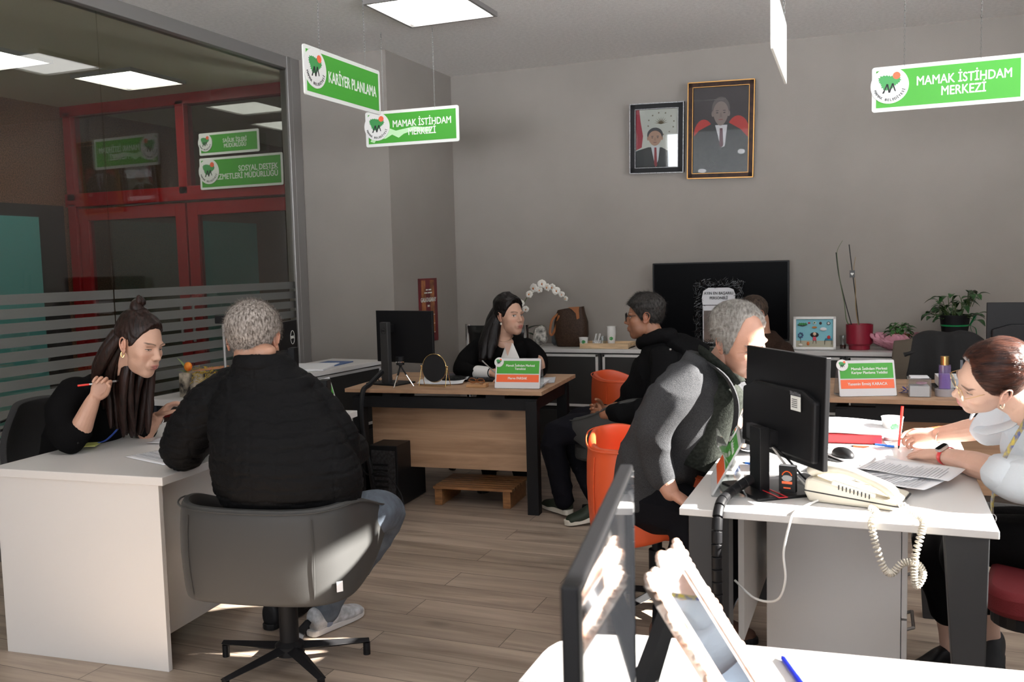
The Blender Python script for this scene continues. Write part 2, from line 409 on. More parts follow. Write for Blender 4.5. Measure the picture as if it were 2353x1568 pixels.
# red framed doors across the corridor
Y0 = 7.0
b = B()
b.box((-6.0, Y0, 3.10), (3.0, 0.12, 0.10)); b.box((-6.0, Y0, 2.235), (3.0, 0.12, 0.13))
for x in (-7.42, -6.03, -4.66): b.box((x, Y0, 2.66), (0.10, 0.12, 0.86))
b.box((-7.42, Y0, 1.1), (0.10, 0.12, 2.2)); b.box((-4.66, Y0, 1.1), (0.10, 0.12, 2.2))
struct('trim_2', b, M_red, 0.004)
for i, (x0, x1) in enumerate(((-7.36, -6.04), (-6.02, -4.72))):
    b = B()
    for x in (x0 + 0.06, x1 - 0.06): b.box((x, Y0, 1.08), (0.12, 0.07, 2.14))
    b.box(((x0 + x1) / 2, Y0, 2.09), (x1 - x0 - 0.24, 0.07, 0.12)); b.box(((x0 + x1) / 2, Y0, 0.14), (x1 - x0 - 0.24, 0.07, 0.22))
    d = struct('door_%d' % (i + 1), b, M_red, 0.004)
    B().box(((x0 + x1) / 2, Y0, 1.14), (x1 - x0 - 0.24, 0.008, 1.78)).ob('glass_pane', M_glass, d)
    B().tube([((x1 - 0.06) if i == 0 else (x0 + 0.06), Y0 - 0.09, z) for z in (0.85, 1.25)], 0.014).ob('door_handle', M_alu, d)
for i, (x0, x1) in enumerate(((-7.37, -6.08), (-5.98, -4.71))):
    struct('window_%d' % (6 + i), B().box(((x0 + x1) / 2, Y0, 2.67), (x1 - x0, 0.008, 0.76)), M_glass)

# ---------------------------------------------------------------- ceiling lamps
M_lamp2 = mat('corridor_lamp_diffuser', (0.9, 0.9, 0.9), 0.5, emit=(1.0, 0.96, 0.88), es=11.0)
def lamp(x, y, label, zc=ZC):
    t = thing('ceiling_light', label, 'ceiling light', (x, y, zc), 0, 'square ceiling light panels')
    f = B()
    for sx, sy, dx, dy in ((0, 1, 0.64, 0.02), (0, -1, 0.64, 0.02), (1, 0, 0.02, 0.60), (-1, 0, 0.02, 0.60)): f.box((sx * 0.31, sy * 0.31, -0.016), (dx, dy, 0.03))
    f.ob('frame', M_alu, t)
    B().box((0, 0, -0.012), (0.58, 0.58, 0.012)).ob('diffuser', M_lamp2 if x < -4.4 else M_lamp, t)
    return t
lamp(-2.655, 5.42, 'square ceiling light of the office, above the hanging signs')
lamp(-5.89, 6.2, 'square ceiling light of the corridor nearest the red door frame')
lamp(-6.2, 5.1, 'square corridor ceiling light cut off by the left picture edge')
lamp(-5.42, 8.9, 'square ceiling light seen through the glass above the red doors')
for x, y in ((-2.66, 2.2), (-2.66, -1.0), (0.9, 5.4), (0.6, 2.2), (0.6, -1.0)):
    lamp(x, y, 'square ceiling light outside the picture over the near office')
lamp(-6.2, 1.2, 'square corridor ceiling light outside the picture')
# ---------------------------------------------------------------- logo, hanging signs, name plates
M_tree = mat('logo_tree_green', (0.05, 0.30, 0.08), 0.5)
M_sunr = mat('logo_sun_red', (0.85, 0.14, 0.06), 0.5)
M_edge = mat('sign_board_white', (0.80, 0.82, 0.78), 0.4)
def logo(parent, r, x, z, y=-0.006, ring=True):
    d = B().lathe([(0, -0.002), (r, -0.002), (r, 0.002), (0, 0.002)], seg=40).ob('logo_disc', M_wplastic, parent)
    d.location = (x, y, z); d.rotation_euler = (PI / 2, 0, 0)
    rr = random.Random(3); poly = []
    for i in range(46):
        a = 2 * PI * i / 46
        q = 0.47 * (1.0 + 0.16 * math.sin(3 * a + 0.6) + (0.13 if i % 2 else -0.05) * (0.6 + 0.6 * rr.random()))
        poly.append((r * (q * math.cos(a) * 1.12 - 0.04), r * (q * math.sin(a) * 0.80 + 0.20)))
    B().prism(poly, 0.002, 0.0028).ob('tree', M_tree, d)
    B().prism([(r * (0.36 + 0.2 * math.cos(a)), r * (0.52 + 0.2 * math.sin(a))) for a in [2 * PI * i / 20 for i in range(20)]], 0.0020, 0.0034).ob('sun', M_sunr, d)
    b = B()
    for x0, x1, z0, z1, w in ((-0.34, -0.12, -0.42, 0.08, 0.10), (-0.12, -0.02, 0.08, -0.40, 0.10), (-0.02, 0.16, -0.40, 0.10, 0.10), (0.16, 0.30, 0.10, -0.34, 0.09)):
        b.prism([(r * (x0 - w / 2), r * z0), (r * (x0 + w / 2), r * z0), (r * (x1 + w / 3), r * z1), (r * (x1 - w / 3), r * z1)], 0.0028, 0.0038)
    b.ob('trunk', M_ink, d)
    if ring:
        b = B(); s = 'MAMAK BELEDİYESİ'; n = len(s)
        for i, ch in enumerate(s):
            if ch == ' ': continue
            a = math.radians(200 + 140 * i / (n - 1))
            g = text_mesh(ch, r * 0.19, 0.015, 0.0004)
            join_bm(b, g, Matrix.Translation((r * 0.80 * math.cos(a), r * 0.80 * math.sin(a), 0.0030)) @ Matrix.Rotation(a + PI / 2, 4, 'Z')); bpy.data.meshes.remove(g)
        o = b.ob('ring_lettering', M_ink, d)
    return d
def chain(parent, x, z0, L):
    b = B(); n = max(2, int(L / 0.016))
    for i in range(n):
        z = z0 + L * (i + 0.5) / n; pts = []
        for k in range(8):
            a = 2 * PI * k / 8; u = 0.0042 * math.cos(a); v = L / n * 0.66 * math.sin(a)
            pts.append((x + (u if i % 2 else 0), (0 if i % 2 else u), z + v))
        b.tube(pts, 0.0011, 4, closed=True)
    b.ob('chain', M_chain, parent)
def hang_sign(label, loc, rz, w, h, lines, size, flipped=False, sx=0.86, green=M_green, chains=(0.25, -0.25), group='green municipal signs hanging on chains', logo_r=None, align='CENTER', tx=None, ring=True, spill=False):
    t = thing('hanging_sign', label, 'sign', loc, rz, group)
    bd = B().prism(rrect(w, h, 0.014), -0.004, 0.004).ob('board', M_edge, t); bd.rotation_euler = (PI / 2, 0, 0)
    g = 0.021
    for sgn in ((-1, 1) if flipped is None else (-1,)):
        B().box((0, sgn * 0.0048, 0), (w - 2 * g, 0.0012, h - 2 * g)).ob('green_panel', green, t)
    if lines: B().box((0, 0.0048, 0), (w - 2 * g, 0.0012, h - 2 * g)).ob('green_panel', green, t)
    tx_ = 0.11 * w if tx is None else tx
    if lines:
        text('lettering', lines, size, M_letter, t, (tx_, -0.0056, -0.005), bold=0.012, sx=sx, align=align, line=0.92)
        r = logo_r or h * 0.40
        logo(t, r, -w / 2 + r * 0.93, h * 0.07, -0.0085, ring)
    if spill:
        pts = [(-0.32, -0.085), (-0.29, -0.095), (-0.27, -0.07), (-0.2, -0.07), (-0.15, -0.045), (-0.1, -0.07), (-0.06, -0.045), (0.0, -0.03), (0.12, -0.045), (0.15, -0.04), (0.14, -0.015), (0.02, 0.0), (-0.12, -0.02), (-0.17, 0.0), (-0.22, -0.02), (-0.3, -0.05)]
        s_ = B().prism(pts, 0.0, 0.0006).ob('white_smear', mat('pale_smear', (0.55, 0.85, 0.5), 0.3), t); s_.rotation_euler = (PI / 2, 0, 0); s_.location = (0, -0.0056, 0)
    for cx_ in chains: chain(t, cx_ * w, h / 2 - 0.01, ZC - loc[2] - h / 2)
    return t
hang_sign('green hanging sign reading KARİYER PLANLAMA', (-2.68, 4.375, 2.5), PI / 2, 0.76, 0.25, 'KARİYER PLANLAMA', 0.082, chains=(-0.3, 0.3), sx=0.64)
hang_sign('green hanging sign MAMAK İSTİHDAM MERKEZİ with pale smear, left of the portraits', (-3.04, 5.83, 2.475), 0.06, 0.71, 0.245, 'MAMAK İSTİHDAM\nMERKEZİ', 0.066, chains=(-0.3, 0.25), spill=True, sx=0.78)
hang_sign('green hanging sign MAMAK İSTİHDAM MERKEZİ at the upper right corner', (0.318, 5.37, 2.375), -0.02, 0.72, 0.235, 'MAMAK İSTİHDAM\nMERKEZİ', 0.066, chains=(-0.28, 0.22), sx=0.78)
hang_sign('green hanging sign seen edge-on at the top centre right', (-0.36, 3.735, 2.345), -PI / 2 + 0.026, 0.73, 0.245, None, 0.07, chains=(-0.36, 0.3))
hang_sign('green sign over the red doors reading SOSYAL DESTEK HİZMETLERİ MÜDÜRLÜĞÜ', (-5.355, 6.925, 2.395), 0.0, 0.91, 0.285, 'SOSYAL DESTEK\nHİZMETLERİ MÜDÜRLÜĞÜ', 0.070, align='RIGHT', tx=0.405, sx=0.84, chains=(), group='green signs fixed over the red doors')
hang_sign('smaller green sign over the red doors reading SAĞLIK İŞLERİ MÜDÜRLÜĞÜ', (-5.475, 6.93, 2.663), 0.0, 0.665, 0.20, 'SAĞLIK İŞLERİ\nMÜDÜRLÜĞÜ', 0.050, sx=0.80, tx=0.07, chains=(), group='green signs fixed over the red doors')

def nameplate(label, loc, rz, l1, l2, w=0.29, tilt=0.28, back=False):
    t = thing('desk_nameplate', label, 'nameplate', loc, rz, 'acrylic name plates on the desks')
    h = 0.19 * w / 0.29
    up = Matrix.Translation((0, 0.025, 0)) @ Matrix.Rotation(PI / 2 - tilt, 4, 'X')
    b = B(); b.prism(rrect(w, h, 0.008, cy=h / 2), -0.003, 0.003, up); b.box((0, 0.08, 0.002), (w, 0.11, 0.004))
    dn = Matrix.Translation((0, 0.134, 0)) @ Matrix.Rotation(PI / 2 + tilt, 4, 'X'); b.prism(rrect(w, h * 0.97, 0.008, cy=h * 0.97 / 2), -0.002, 0.002, dn)
    b.ob('acrylic_stand', M_acryl, t)
    B().prism(rrect(w - 0.004, h - 0.004, 0.006, cy=h / 2), -0.0015, 0.0034, up).ob('backing_card', mat('pale_card', (0.66, 0.66, 0.67), 0.4), t)
    B().prism(rrect(w * 0.93, h * 0.42, 0.001, 1, cy=h * 0.70), 0.0034, 0.0042, up).ob('green_band', M_green, t)
    B().prism(rrect(w * 0.93, h * 0.245, 0.001, 1, cy=h * 0.335), 0.0034, 0.0042, up).ob('orange_band', M_orange, t)
    e = up.to_euler()
    for s_, y_, sz, x_ in ((l1, 0.70, 0.0195, 0.05), (l2, 0.335, 0.021, 0.0)):
        if not s_: continue
        me = text_mesh(s_, sz * w / 0.29, 0.014, 0.0003, line=1.05, sx=0.92)
        o = put('lettering', me, M_wplastic, t); o.matrix_local = up @ Matrix.Translation((x_ * w, h * y_, 0.0046))
    g = thing('logo_holder', None, None); bpy.data.objects.remove(g)
    d = logo(t, 0.030 * w / 0.29, 0, 0, 0, False); d.matrix_local = up @ Matrix.Translation((-w * 0.42, h * 0.86, 0.008))
    return t
nameplate('name plate in green and orange on the near edge of the oak desk', (-2.018, 5.10, 0.751), 0.10, 'Mamak İstihdam Merkezi\nTemsilcisi', 'Merve FARSAK', 0.285)
nameplate('name plate in green and orange on the oak desk at the right', (-0.04, 5.19, 0.751), 0.32, 'Mamak İstihdam Merkezi\nKariyer Planlama Yetkilisi', 'Yasemin Ermiş KARACA', 0.30)
nameplate('name plate seen end-on at the far corner of the left white desk', (-2.60, 3.99, 0.751), PI / 2 + 0.1, 'Mamak İstihdam Merkezi\nTemsilcisi', '', 0.29)
nameplate('name plate edge-on at the left edge of the sunlit white desk', (-0.535, 3.03, 0.751), -1.403, 'Mamak İstihdam Merkezi\nTemsilcisi', '', 0.30, tilt=0.5)

# ---------------------------------------------------------------- portraits (plain generic suited figures)
def portrait(label, loc, w, h, fm, inner, bgc, variant, rim):
    t = thing('framed_portrait', label, 'portrait', loc, 0, 'framed portraits on the back wall', rot=(0.06, 0.03, 0))
    fw = 0.045 if variant else 0.05
    b = B()
    for sx, sz, dx, dz in ((0, 1, w, fw), (0, -1, w, fw), (1, 0, fw, h), (-1, 0, fw, h)): b.box((sx * (w - fw) / 2, 0, sz * (h - fw) / 2), (dx, 0.035, dz))
    b.ob('frame', fm, t, bevel=0.006)
    b = B()
    for q, th in ((0.0, 0.007), (fw - 0.006, 0.004)):
        for sx, sz, dx, dz in ((0, 1, w - 2 * q, th), (0, -1, w - 2 * q, th), (1, 0, th, h - 2 * q), (-1, 0, th, h - 2 * q)): b.box((sx * (w / 2 - q - th / 2), -0.018, sz * (h / 2 - q - th / 2)), (dx, 0.008, dz))
    b.ob('frame_rim', rim, t)
    iw, ih = w - 2 * fw, h - 2 * fw
    p = B().box((0, -0.002, 0), (iw, 0.004, ih)).ob('picture', bgc, t)
    def lay(poly, m, k, nm='figure'):
        o = B().prism([(x * iw / 2, y * ih / 2) for x, y in poly], 0, 0.0006).ob(nm, m, p); o.rotation_euler = (PI / 2, 0, 0); o.location = (0, -0.0042 - 0.0006 * k, 0)
    ell = lambda cx_, cy_, rx, ry, n=24: [(cx_ + rx * math.cos(2 * PI * i / n), cy_ + ry * math.sin(2 * PI * i / n)) for i in range(n)]
    suit = mat('picture_suit_%d' % variant, (0.02, 0.022, 0.022) if variant else (0.008, 0.009, 0.012), 0.5)
    skin = mat('picture_skin_%d' % variant, (0.22, 0.17, 0.15) if variant else (0.40, 0.22, 0.15), 0.5)
    hair = mat('picture_hair_%d' % variant, (0.10, 0.085, 0.08) if variant else (0.05, 0.045, 0.05), 0.5)
    if variant:
        lay(ell(0.62, -0.1, 0.42, 0.42), mat('picture_red_glow', (0.42, 0.02, 0.015), 0.5), 0)
        lay(ell(-0.62, -0.1, 0.36, 0.36), MATS['picture_red_glow'], 0)
        lay([(-1, -1), (1, -1), (1, -0.2), (0.72, 0.0), (0.3, 0.16), (-0.3, 0.16), (-0.8, 0.0), (-1, -0.15)], suit, 1)
        cy_, hy, hr = 0.0, 0.40, (0.31, 0.30)
    else:
        lay([(-1, 1), (-1, -0.4), (-0.72, -0.3), (-0.66, 0.1), (-0.78, 0.6), (-0.84, 1)], mat('picture_red_cloth', (0.32, 0.012, 0.03), 0.5), 0)
        for k in range(12):
            a = math.radians(-80 + 30 * k); cx_, c2 = 0.2 + 0.62 * math.cos(a), 0.50 + 0.42 * math.sin(a) * 0.9
            lay([(cx_ + (0.055 if i % 2 else 0.02) * math.sin(2 * PI * i / 10), c2 + (0.04 if i % 2 else 0.015) * math.cos(2 * PI * i / 10)) for i in range(10)], mat('picture_star', (0.12, 0.08, 0.03), 0.5), 1)
        for k in range(9):
            a = math.radians(10 + 20 * k); lay([(0.2 + 0.03 * math.cos(a + 1.57), 0.5 + 0.02 * math.sin(a + 1.57)), (0.2 + 0.34 * math.cos(a), 0.5 + 0.24 * math.sin(a)), (0.2 - 0.03 * math.cos(a + 1.57), 0.5 - 0.02 * math.sin(a + 1.57))], MATS['picture_star'], 1)
        lay([(-1, -1), (0.72, -1), (0.66, -0.5), (0.25, -0.32), (-0.4, -0.30), (-1, -0.42)], suit, 2)
        cy_, hy, hr = -0.36, 0.02, (0.36, 0.28)
    ox = 0.0 if variant else -0.08
    lay([(ox - 0.2, hy - hr[1] * 0.95), (ox + 0.24, hy - hr[1] * 0.95), (ox + 0.16, -0.75 if not variant else -0.38), (ox + 0.02, -1.0 if not variant else -0.42)], mat('picture_shirt', (0.6, 0.6, 0.62), 0.5), 3)
    lay([(ox - 0.03, hy - hr[1] * 1.2), (ox + 0.07, hy - hr[1] * 1.2), (ox + 0.11, -0.95 if not variant else -0.36), (ox + 0.03, -1.0 if not variant else -0.42), (ox - 0.04, -0.9 if not variant else -0.34)], mat('picture_tie_%d' % variant, (0.25, 0.01, 0.02) if not variant else (0.10, 0.03, 0.04), 0.5), 4)
    lay(ell(ox, hy + 0.10, hr[0] * 1.05, hr[1] * 0.90), hair, 4)
    lay(ell(ox - hr[0] * 0.93, hy - 0.02, 0.05, 0.07, 12), skin, 4); lay(ell(ox + hr[0] * 0.93, hy - 0.02, 0.05, 0.07, 12), skin, 4)
    lay([(ox + hr[0] * 0.9 * math.cos(a) * (1 - 0.18 * max(0, -math.sin(a))), hy + hr[1] * math.sin(a) * (0.88 if math.sin(a) > 0 else 1.0)) for a in [2 * PI * i / 28 for i in range(28)]], skin, 5)
    for s_ in (-1, 1):
        lay(ell(ox + s_ * 0.13, hy + 0.05, 0.06, 0.014, 10), hair, 6); lay(ell(ox + s_ * 0.13, hy + 0.0, 0.045, 0.012, 10), suit, 6)
    lay([(ox - 0.02, hy + 0.0), (ox + 0.03, hy), (ox + 0.06, hy - 0.11), (ox - 0.05, hy - 0.11)], mat('picture_nose_%d' % variant, tuple(x * 0.8 for x in skin.node_tree.nodes['Principled BSDF'].inputs[0].default_value[:3]), 0.5), 6)
    lay(ell(ox, hy - 0.16, 0.09, 0.014, 12), mat('picture_lip', (0.2, 0.08, 0.07), 0.5), 6)
    if variant: lay(ell(0.76, -0.52, 0.14, 0.06, 7), MATS['picture_shirt'], 3); lay(ell(-0.66, -0.95, 0.16, 0.05, 9), MATS['picture_shirt'], 3)
    B().box((0, -0.012, 0), (iw, 0.001, ih)).ob('glass_pane', M_clear if not variant else glass_mat('matt_glass', (0.98, 0.98, 0.98), 0.06), t)
    return t
portrait('smaller portrait of a man in a dark suit, black frame with silver rim', (-1.665, YB - 0.055, 2.478), 0.44, 0.555, M_blackm, None, mat('picture_cream', (0.55, 0.53, 0.47), 0.5), 0, mat('silver_bead', (0.30, 0.30, 0.30), 0.4, metal=0.5, var=0.8, vscale=220))
portrait('larger portrait of a man in a three-piece suit, dark wood frame with gilt rim', (-1.158, YB - 0.06, 2.505), 0.515, 0.745, mat('walnut_frame', (0.035, 0.013, 0.006), 0.4, var=0.5, vscale=20, spec=0.15), None, mat('picture_dark', (0.03, 0.022, 0.024), 0.5), 1, mat('gilt_rim', (0.40, 0.20, 0.05), 0.35, metal=0.6))

# ---------------------------------------------------------------- television on the wall unit and notice
t = thing('television', 'large black flat television standing on the low cabinets', 'television', (-1.167, 7.36, 0.812))
B().box((0, 0, 0.355), (1.06, 0.03, 0.62)).ob('bezel', M_black, t, bevel=0.004)
B().box((0, -0.0165, 0.358), (1.035, 0.002, 0.595)).ob('screen', M_screen, t)
B().box((-0.38, 0, 0.02), (0.05, 0.12, 0.04)).box((0.38, 0, 0.02), (0.05, 0.12, 0.04)).ob('stand', M_blackm, t)
t = thing('notice_board', 'paper notice AYIN EN BAŞARILI PERSONELİ framed in black tinsel on the television', 'notice', (-1.17, 7.336, 0.83))
b = B().prism([(-0.125, 0.31), (-0.132, 0.36), (-0.12, 0.42), (-0.08, 0.445), (0.08, 0.445), (0.115, 0.43), (0.13, 0.39), (0.12, 0.31)], -0.002, 0.0, Matrix.Rotation(PI / 2, 4, 'X')); b.ob('title_card', M_paper, t)
B().box((0.0, 0, 0.155), (0.25, 0.003, 0.30)).ob('photo_mount', M_paper, t)
B().box((0.0, -0.003, 0.14), (0.235, 0.002, 0.25)).ob('photo', mat('brown_photo', (0.12, 0.08, 0.06), 0.3, var=0.5, vscale=8), t)
text('lettering', 'AYIN EN BAŞARILI\nPERSONELİ', 0.030, M_ink, t, (0, -0.003, 0.382), bold=0.008, sx=0.92, line=1.25)
b = B()
for i in range(900):
    s_ = rng.random(); per = s_ * 2 * (0.32 + 0.48)
    if per < 0.32: x, z = -0.16 + per, 0.48
    elif per < 0.8: x, z = 0.16, 0.48 - (per - 0.32)
    elif per < 1.12: x, z = 0.16 - (per - 0.8), 0.0
    else: x, z = -0.16, per - 1.12
    x += rng.normal(0, 0.014); z += rng.normal(0, 0.014); a = rng.random() * 6.28; l = 0.016
    c = Vector((x, -0.006 - rng.random() * 0.02, z)); d = Vector((math.cos(a) * l, rng.normal(0, 0.005), math.sin(a) * l)); w_ = Vector((-math.sin(a) * 0.0011, 0, math.cos(a) * 0.0011))
    b.quad([c - d - w_, c + d - w_, c + d + w_, c - d + w_])
tag(b.ob('tinsel_garland', mat('black_tinsel', (0.03, 0.03, 0.03), 0.2, metal=0.9), t), kind='stuff')

# ---------------------------------------------------------------- poster on the pillar
t = thing('wall_calendar', 'tall dark red calendar poster hanging on the pillar side', 'poster', (-3.496, 6.89, 1.135), PI / 2)
B().box((0, -0.002, 0), (0.335, 0.004, 0.53)).ob('sheet', mat('claret_poster', (0.16, 0.012, 0.02), 0.35, var=0.3, vscale=5), t)
b = B()
for x0, w_ in ((-0.085, 0.075), (0.075, 0.075)): b.box((x0, -0.0045, 0.03), (w_, 0.001, 0.44))
b.ob('gold_stripe', mat('poster_amber', (0.38, 0.14, 0.05), 0.4, var=0.6, vscale=12), t)
for x_, z_, l_ in ((-0.025, 0.170, 0.035), (0.03, 0.170, 0.05), (-0.045, 0.145, 0.055), (0.03, 0.145, 0.075)): B().box((x_, -0.0055, z_), (l_, 0.0006, 0.010)).ob('slogan_word', M_letter, t)
text('title_lettering', 'GALATASARAY', 0.050, M_letter, t, (0.0, -0.0055, 0.085), bold=0.01, sx=0.82)
text('year_lettering', '2025', 0.022, M_letter, t, (0, -0.0055, 0.035), bold=0.01)
b = B()
for i in range(3):
    for j in range(3): B().box((-0.1 + 0.1 * j, -0.0055, -0.04 - 0.075 * i), (0.02, 0.0006, 0.006)).ob('month_heading', M_letter, t)

# ---------------------------------------------------------------- low cabinets along the back wall
def cabinet(label, loc, rz, w, d, h, kind='swing'):
    t = thing('low_cabinet', label, 'cabinet', loc, rz, 'low cabinets with black doors')
    b = B(); b.box((0, d / 2, h / 2 + 0.02), (w, d - 0.01, h - 0.05)); b.ob('body', M_anthr, t)
    z0, z1 = 0.345, h - 0.012
    b = B(); q = 0.02
    b.box((0, -0.006, z1 - q / 2), (w - 0.035, 0.02, q)); b.box((0, -0.006, z0 + q / 2), (w - 0.035, 0.02, q))
    for s_ in (-1, 1): b.box((s_ * (w - 0.035 - q) / 2, -0.006, (z0 + z1) / 2), (q, 0.02, z1 - z0))
    b.ob('door_frame', M_white, t, bevel=0.002)
    B().box((0, -0.004, (z0 + z1) / 2), (w - 0.07, 0.012, z1 - z0 - 0.03)).ob('door', M_anthr, t)
    B().box((0, -0.004, 0.18), (w - 0.04, 0.012, 0.26)).ob('drawer_front', M_anthr, t)
    B().box((0, 0.03, 0.02), (w - 0.02, 0.04, 0.04)).ob('plinth', M_blackm, t)
    return t
names = ['left of the handbag beside the pillar', 'below the handbag and the paper cups', 'below the left half of the television', 'below the right half of the television', 'below the framed doll picture', 'below the potted plants at the right']
for i in range(5):
    xc = -2.052 + 0.4375 + 0.915 * (i - 1) + 0.02 - 0.0
    cabinet('low cabinet with black white-edged door, ' + names[[0, 1, 2, 4, 5][i]], (xc, 7.03, 0), 0, 0.912, 0.43, 0.78)
tag(B().box((-0.78, 7.24, 0.795), (4.62, 0.455, 0.03)).ob('cabinet_top', M_white, None, bevel=0.002), 'long white worktop lying over the low cabinets at the back wall', 'worktop')
# left cabinet along the partition
cabinet('low cabinet with black door standing against the glass partition end', (-3.53, 5.50, 0), PI / 2 - 0.08, 1.1, 0.43, 0.78)
tag(B().box((-3.72, 5.47, 0.795), (0.47, 1.14, 0.03), rz=-0.08).ob('cabinet_top', M_white, None, bevel=0.002), 'short white worktop beside the pillar with papers on it', 'worktop')
# ---------------------------------------------------------------- desks
def oak_desk(label, loc, rz, w, d, panel=(0.20, 0.66, 0.78), white_side=False):
    t = thing('office_desk', label, 'desk', loc, rz, 'oak desks with black steel frames')
    B().box((w / 2, d / 2, 0.738), (w, d, 0.024)).ob('desktop', M_oak, t, bevel=0.001)
    for x in (0.075, w - 0.075):
        for y in (0.06, d - 0.06): B().box((x, y, 0.345), (0.07, 0.07, 0.69)).ob('leg', M_blackm, t, bevel=0.002)
    b = B(); b.box((w / 2, 0.06, 0.665), (w - 0.08, 0.05, 0.07)).box((w / 2, d - 0.06, 0.665), (w - 0.08, 0.05, 0.07))
    for x in (0.075, w - 0.075): b.box((x, d / 2, 0.665), (0.05, d - 0.1, 0.07))
    for x in (0.3, w - 0.3): b.box((x, 0.06, 0.713), (0.12, 0.05, 0.026))
    b.ob('frame', M_blackm, t)
    B().box((w * 0.485, panel[0], (panel[1] + 0.225) / 2), (w * 0.83, 0.018, panel[1] - 0.225)).ob('modesty_panel', M_oak, t)
    return t
oak_desk('oak topped desk with black frame and oak modesty panel, in the middle of the room', (-3.107, 4.935, 0), 0.0767, 1.28, 0.86)
oak_desk('oak topped desk with black frame partly hidden behind the sunlit white desk', (-0.25, 5.117, 0), 0.03, 1.35, 0.86)

t = thing('reception_desk', 'white panel-sided desk at the left with papers on it', 'desk', (-3.262, 2.56, 0), 0.072)
w_, d_ = 0.82, 1.56
B().box((w_ / 2, d_ / 2, 0.734), (w_, d_, 0.032)).ob('desktop', M_white, t, bevel=0.002)
B().box((w_ / 2 - 0.005, 0.012 + 0.012, 0.359), (w_ - 0.05, 0.022, 0.718)).ob('end_panel', M_white, t, bevel=0.001)
B().box((w_ / 2 - 0.005, d_ - 0.03, 0.359), (w_ - 0.03, 0.022, 0.718)).ob('end_panel', M_white, t, bevel=0.001)
B().box((w_ - 0.14, d_ / 2, 0.40), (0.02, d_ - 0.1, 0.636)).ob('modesty_panel', M_white, t)
B().box((w_ - 0.05, d_ - 0.045, 0.36), (0.07, 0.006, 0.30)).ob('brown_panel', mat('chestnut_panel', (0.30, 0.06, 0.015), 0.35, var=0.4, vscale=9), t)

t = thing('office_desk', 'white topped desk in the sunlight at the right, with a telephone on its corner', 'desk', (-0.558, 2.732, 0))
w_, d_ = 0.865, 1.48
B().box((w_ / 2, d_ / 2, 0.739), (w_, d_, 0.022)).ob('desktop', M_white, t, bevel=0.002)
for x, y in ((0.085, 0.06), (0.10, d_ - 0.13), (w_ - 0.078, 0.06), (w_ - 0.12, d_ - 0.13)):
    b = B(); top, bot = 0.115, 0.055
    s_ = 1 if x > 0.4 else -1
    Mx = Matrix.Translation((x, y, 0)) @ Matrix.Rotation(PI / 2, 4, 'X')
    b.prism([(-bot / 2 + s_ * 0.02, 0.0), (bot / 2 + s_ * 0.02, 0.0), (top / 2, 0.728), (-top / 2, 0.728)], -0.035, 0.035, Mx) if s_ > 0 else b.box((x, y, 0.364), (0.12, 0.09, 0.728))
    b.ob('leg', mat('charcoal_steel', (0.022, 0.023, 0.025), 0.45), t, bevel=0.003)
for y in (0.42, d_ - 0.13): B().box((w_ / 2, y, 0.70), (w_ - 0.2, 0.04, 0.05)).ob('frame', MATS['charcoal_steel'], t)
B().box((0.16, 0.62, 0.50), (0.018, 0.9, 0.42)).ob('modesty_panel', M_white, t)

t = thing('desk_pedestal', 'grey-white drawer pedestal standing under the sunlit white desk', 'drawer unit', (-0.355, 3.22, 0))
B().box((0.215, 0.24, 0.39), (0.43, 0.48, 0.60)).ob('carcass', mat('grey_melamine', (0.62, 0.60, 0.585), 0.45), t, bevel=0.002)
for k in range(3):
    f = B().box((0.441, 0.24, 0.195 + 0.195 * k), (0.018, 0.47, 0.188)).ob('drawer', MATS['grey_melamine'], t, bevel=0.002)
    B().tube([(0.45, 0.16, 0.20 + 0.195 * k), (0.475, 0.16, 0.21 + 0.195 * k), (0.475, 0.32, 0.21 + 0.195 * k), (0.45, 0.32, 0.20 + 0.195 * k)], 0.006, 8).ob('handle', M_alu, f)
for x in (0.05, 0.38):
    for y in (0.06, 0.42): B().cyl((x, y, 0.045), 0.02, 0.09, 12).ob('foot', M_blackm, t)

t = thing('office_desk', 'white topped desk with rounded corner in the foreground', 'desk', (0, 0, 0))
poly = [(-0.60, 0.98)] + [(-0.60 + 0.14 * (1 - math.cos(a)), 1.62 + 0.14 * math.sin(a)) for a in [PI / 2 * i / 8 for i in range(9)]] + [(1.25, 1.90), (1.25, 0.98)]
B().prism(poly, 0.726, 0.75).ob('desktop', M_white, t, bevel=0.003)
for x, y in ((-0.5, 1.05), (-0.5, 1.6), (1.15, 1.05), (1.15, 1.8)): B().box((x, y, 0.363), (0.06, 0.06, 0.726)).ob('leg', M_blackm, t)
B().box((0.3, 1.05, 0.70), (1.5, 0.03, 0.05)).ob('frame', M_blackm, t)

# small white side table with the flower box behind the left desk
t = thing('side_table', 'small white topped table with dark legs against the glass partition', 'table', (-4.215, 4.43, 0), -0.03)
B().box((0.45, 0.22, 0.705), (0.95, 0.46, 0.04)).ob('tabletop', M_white, t, bevel=0.002)
for x, y in ((0.03, 0.04), (0.87, 0.04), (0.03, 0.40), (0.87, 0.40)): B().box((x, y, 0.3425), (0.04, 0.04, 0.685)).ob('leg', mat('navy_steel', (0.015, 0.018, 0.03), 0.5), t)
B().box((0.45, 0.30, 0.40), (0.78, 0.016, 0.45)).ob('back_panel', M_white, t)

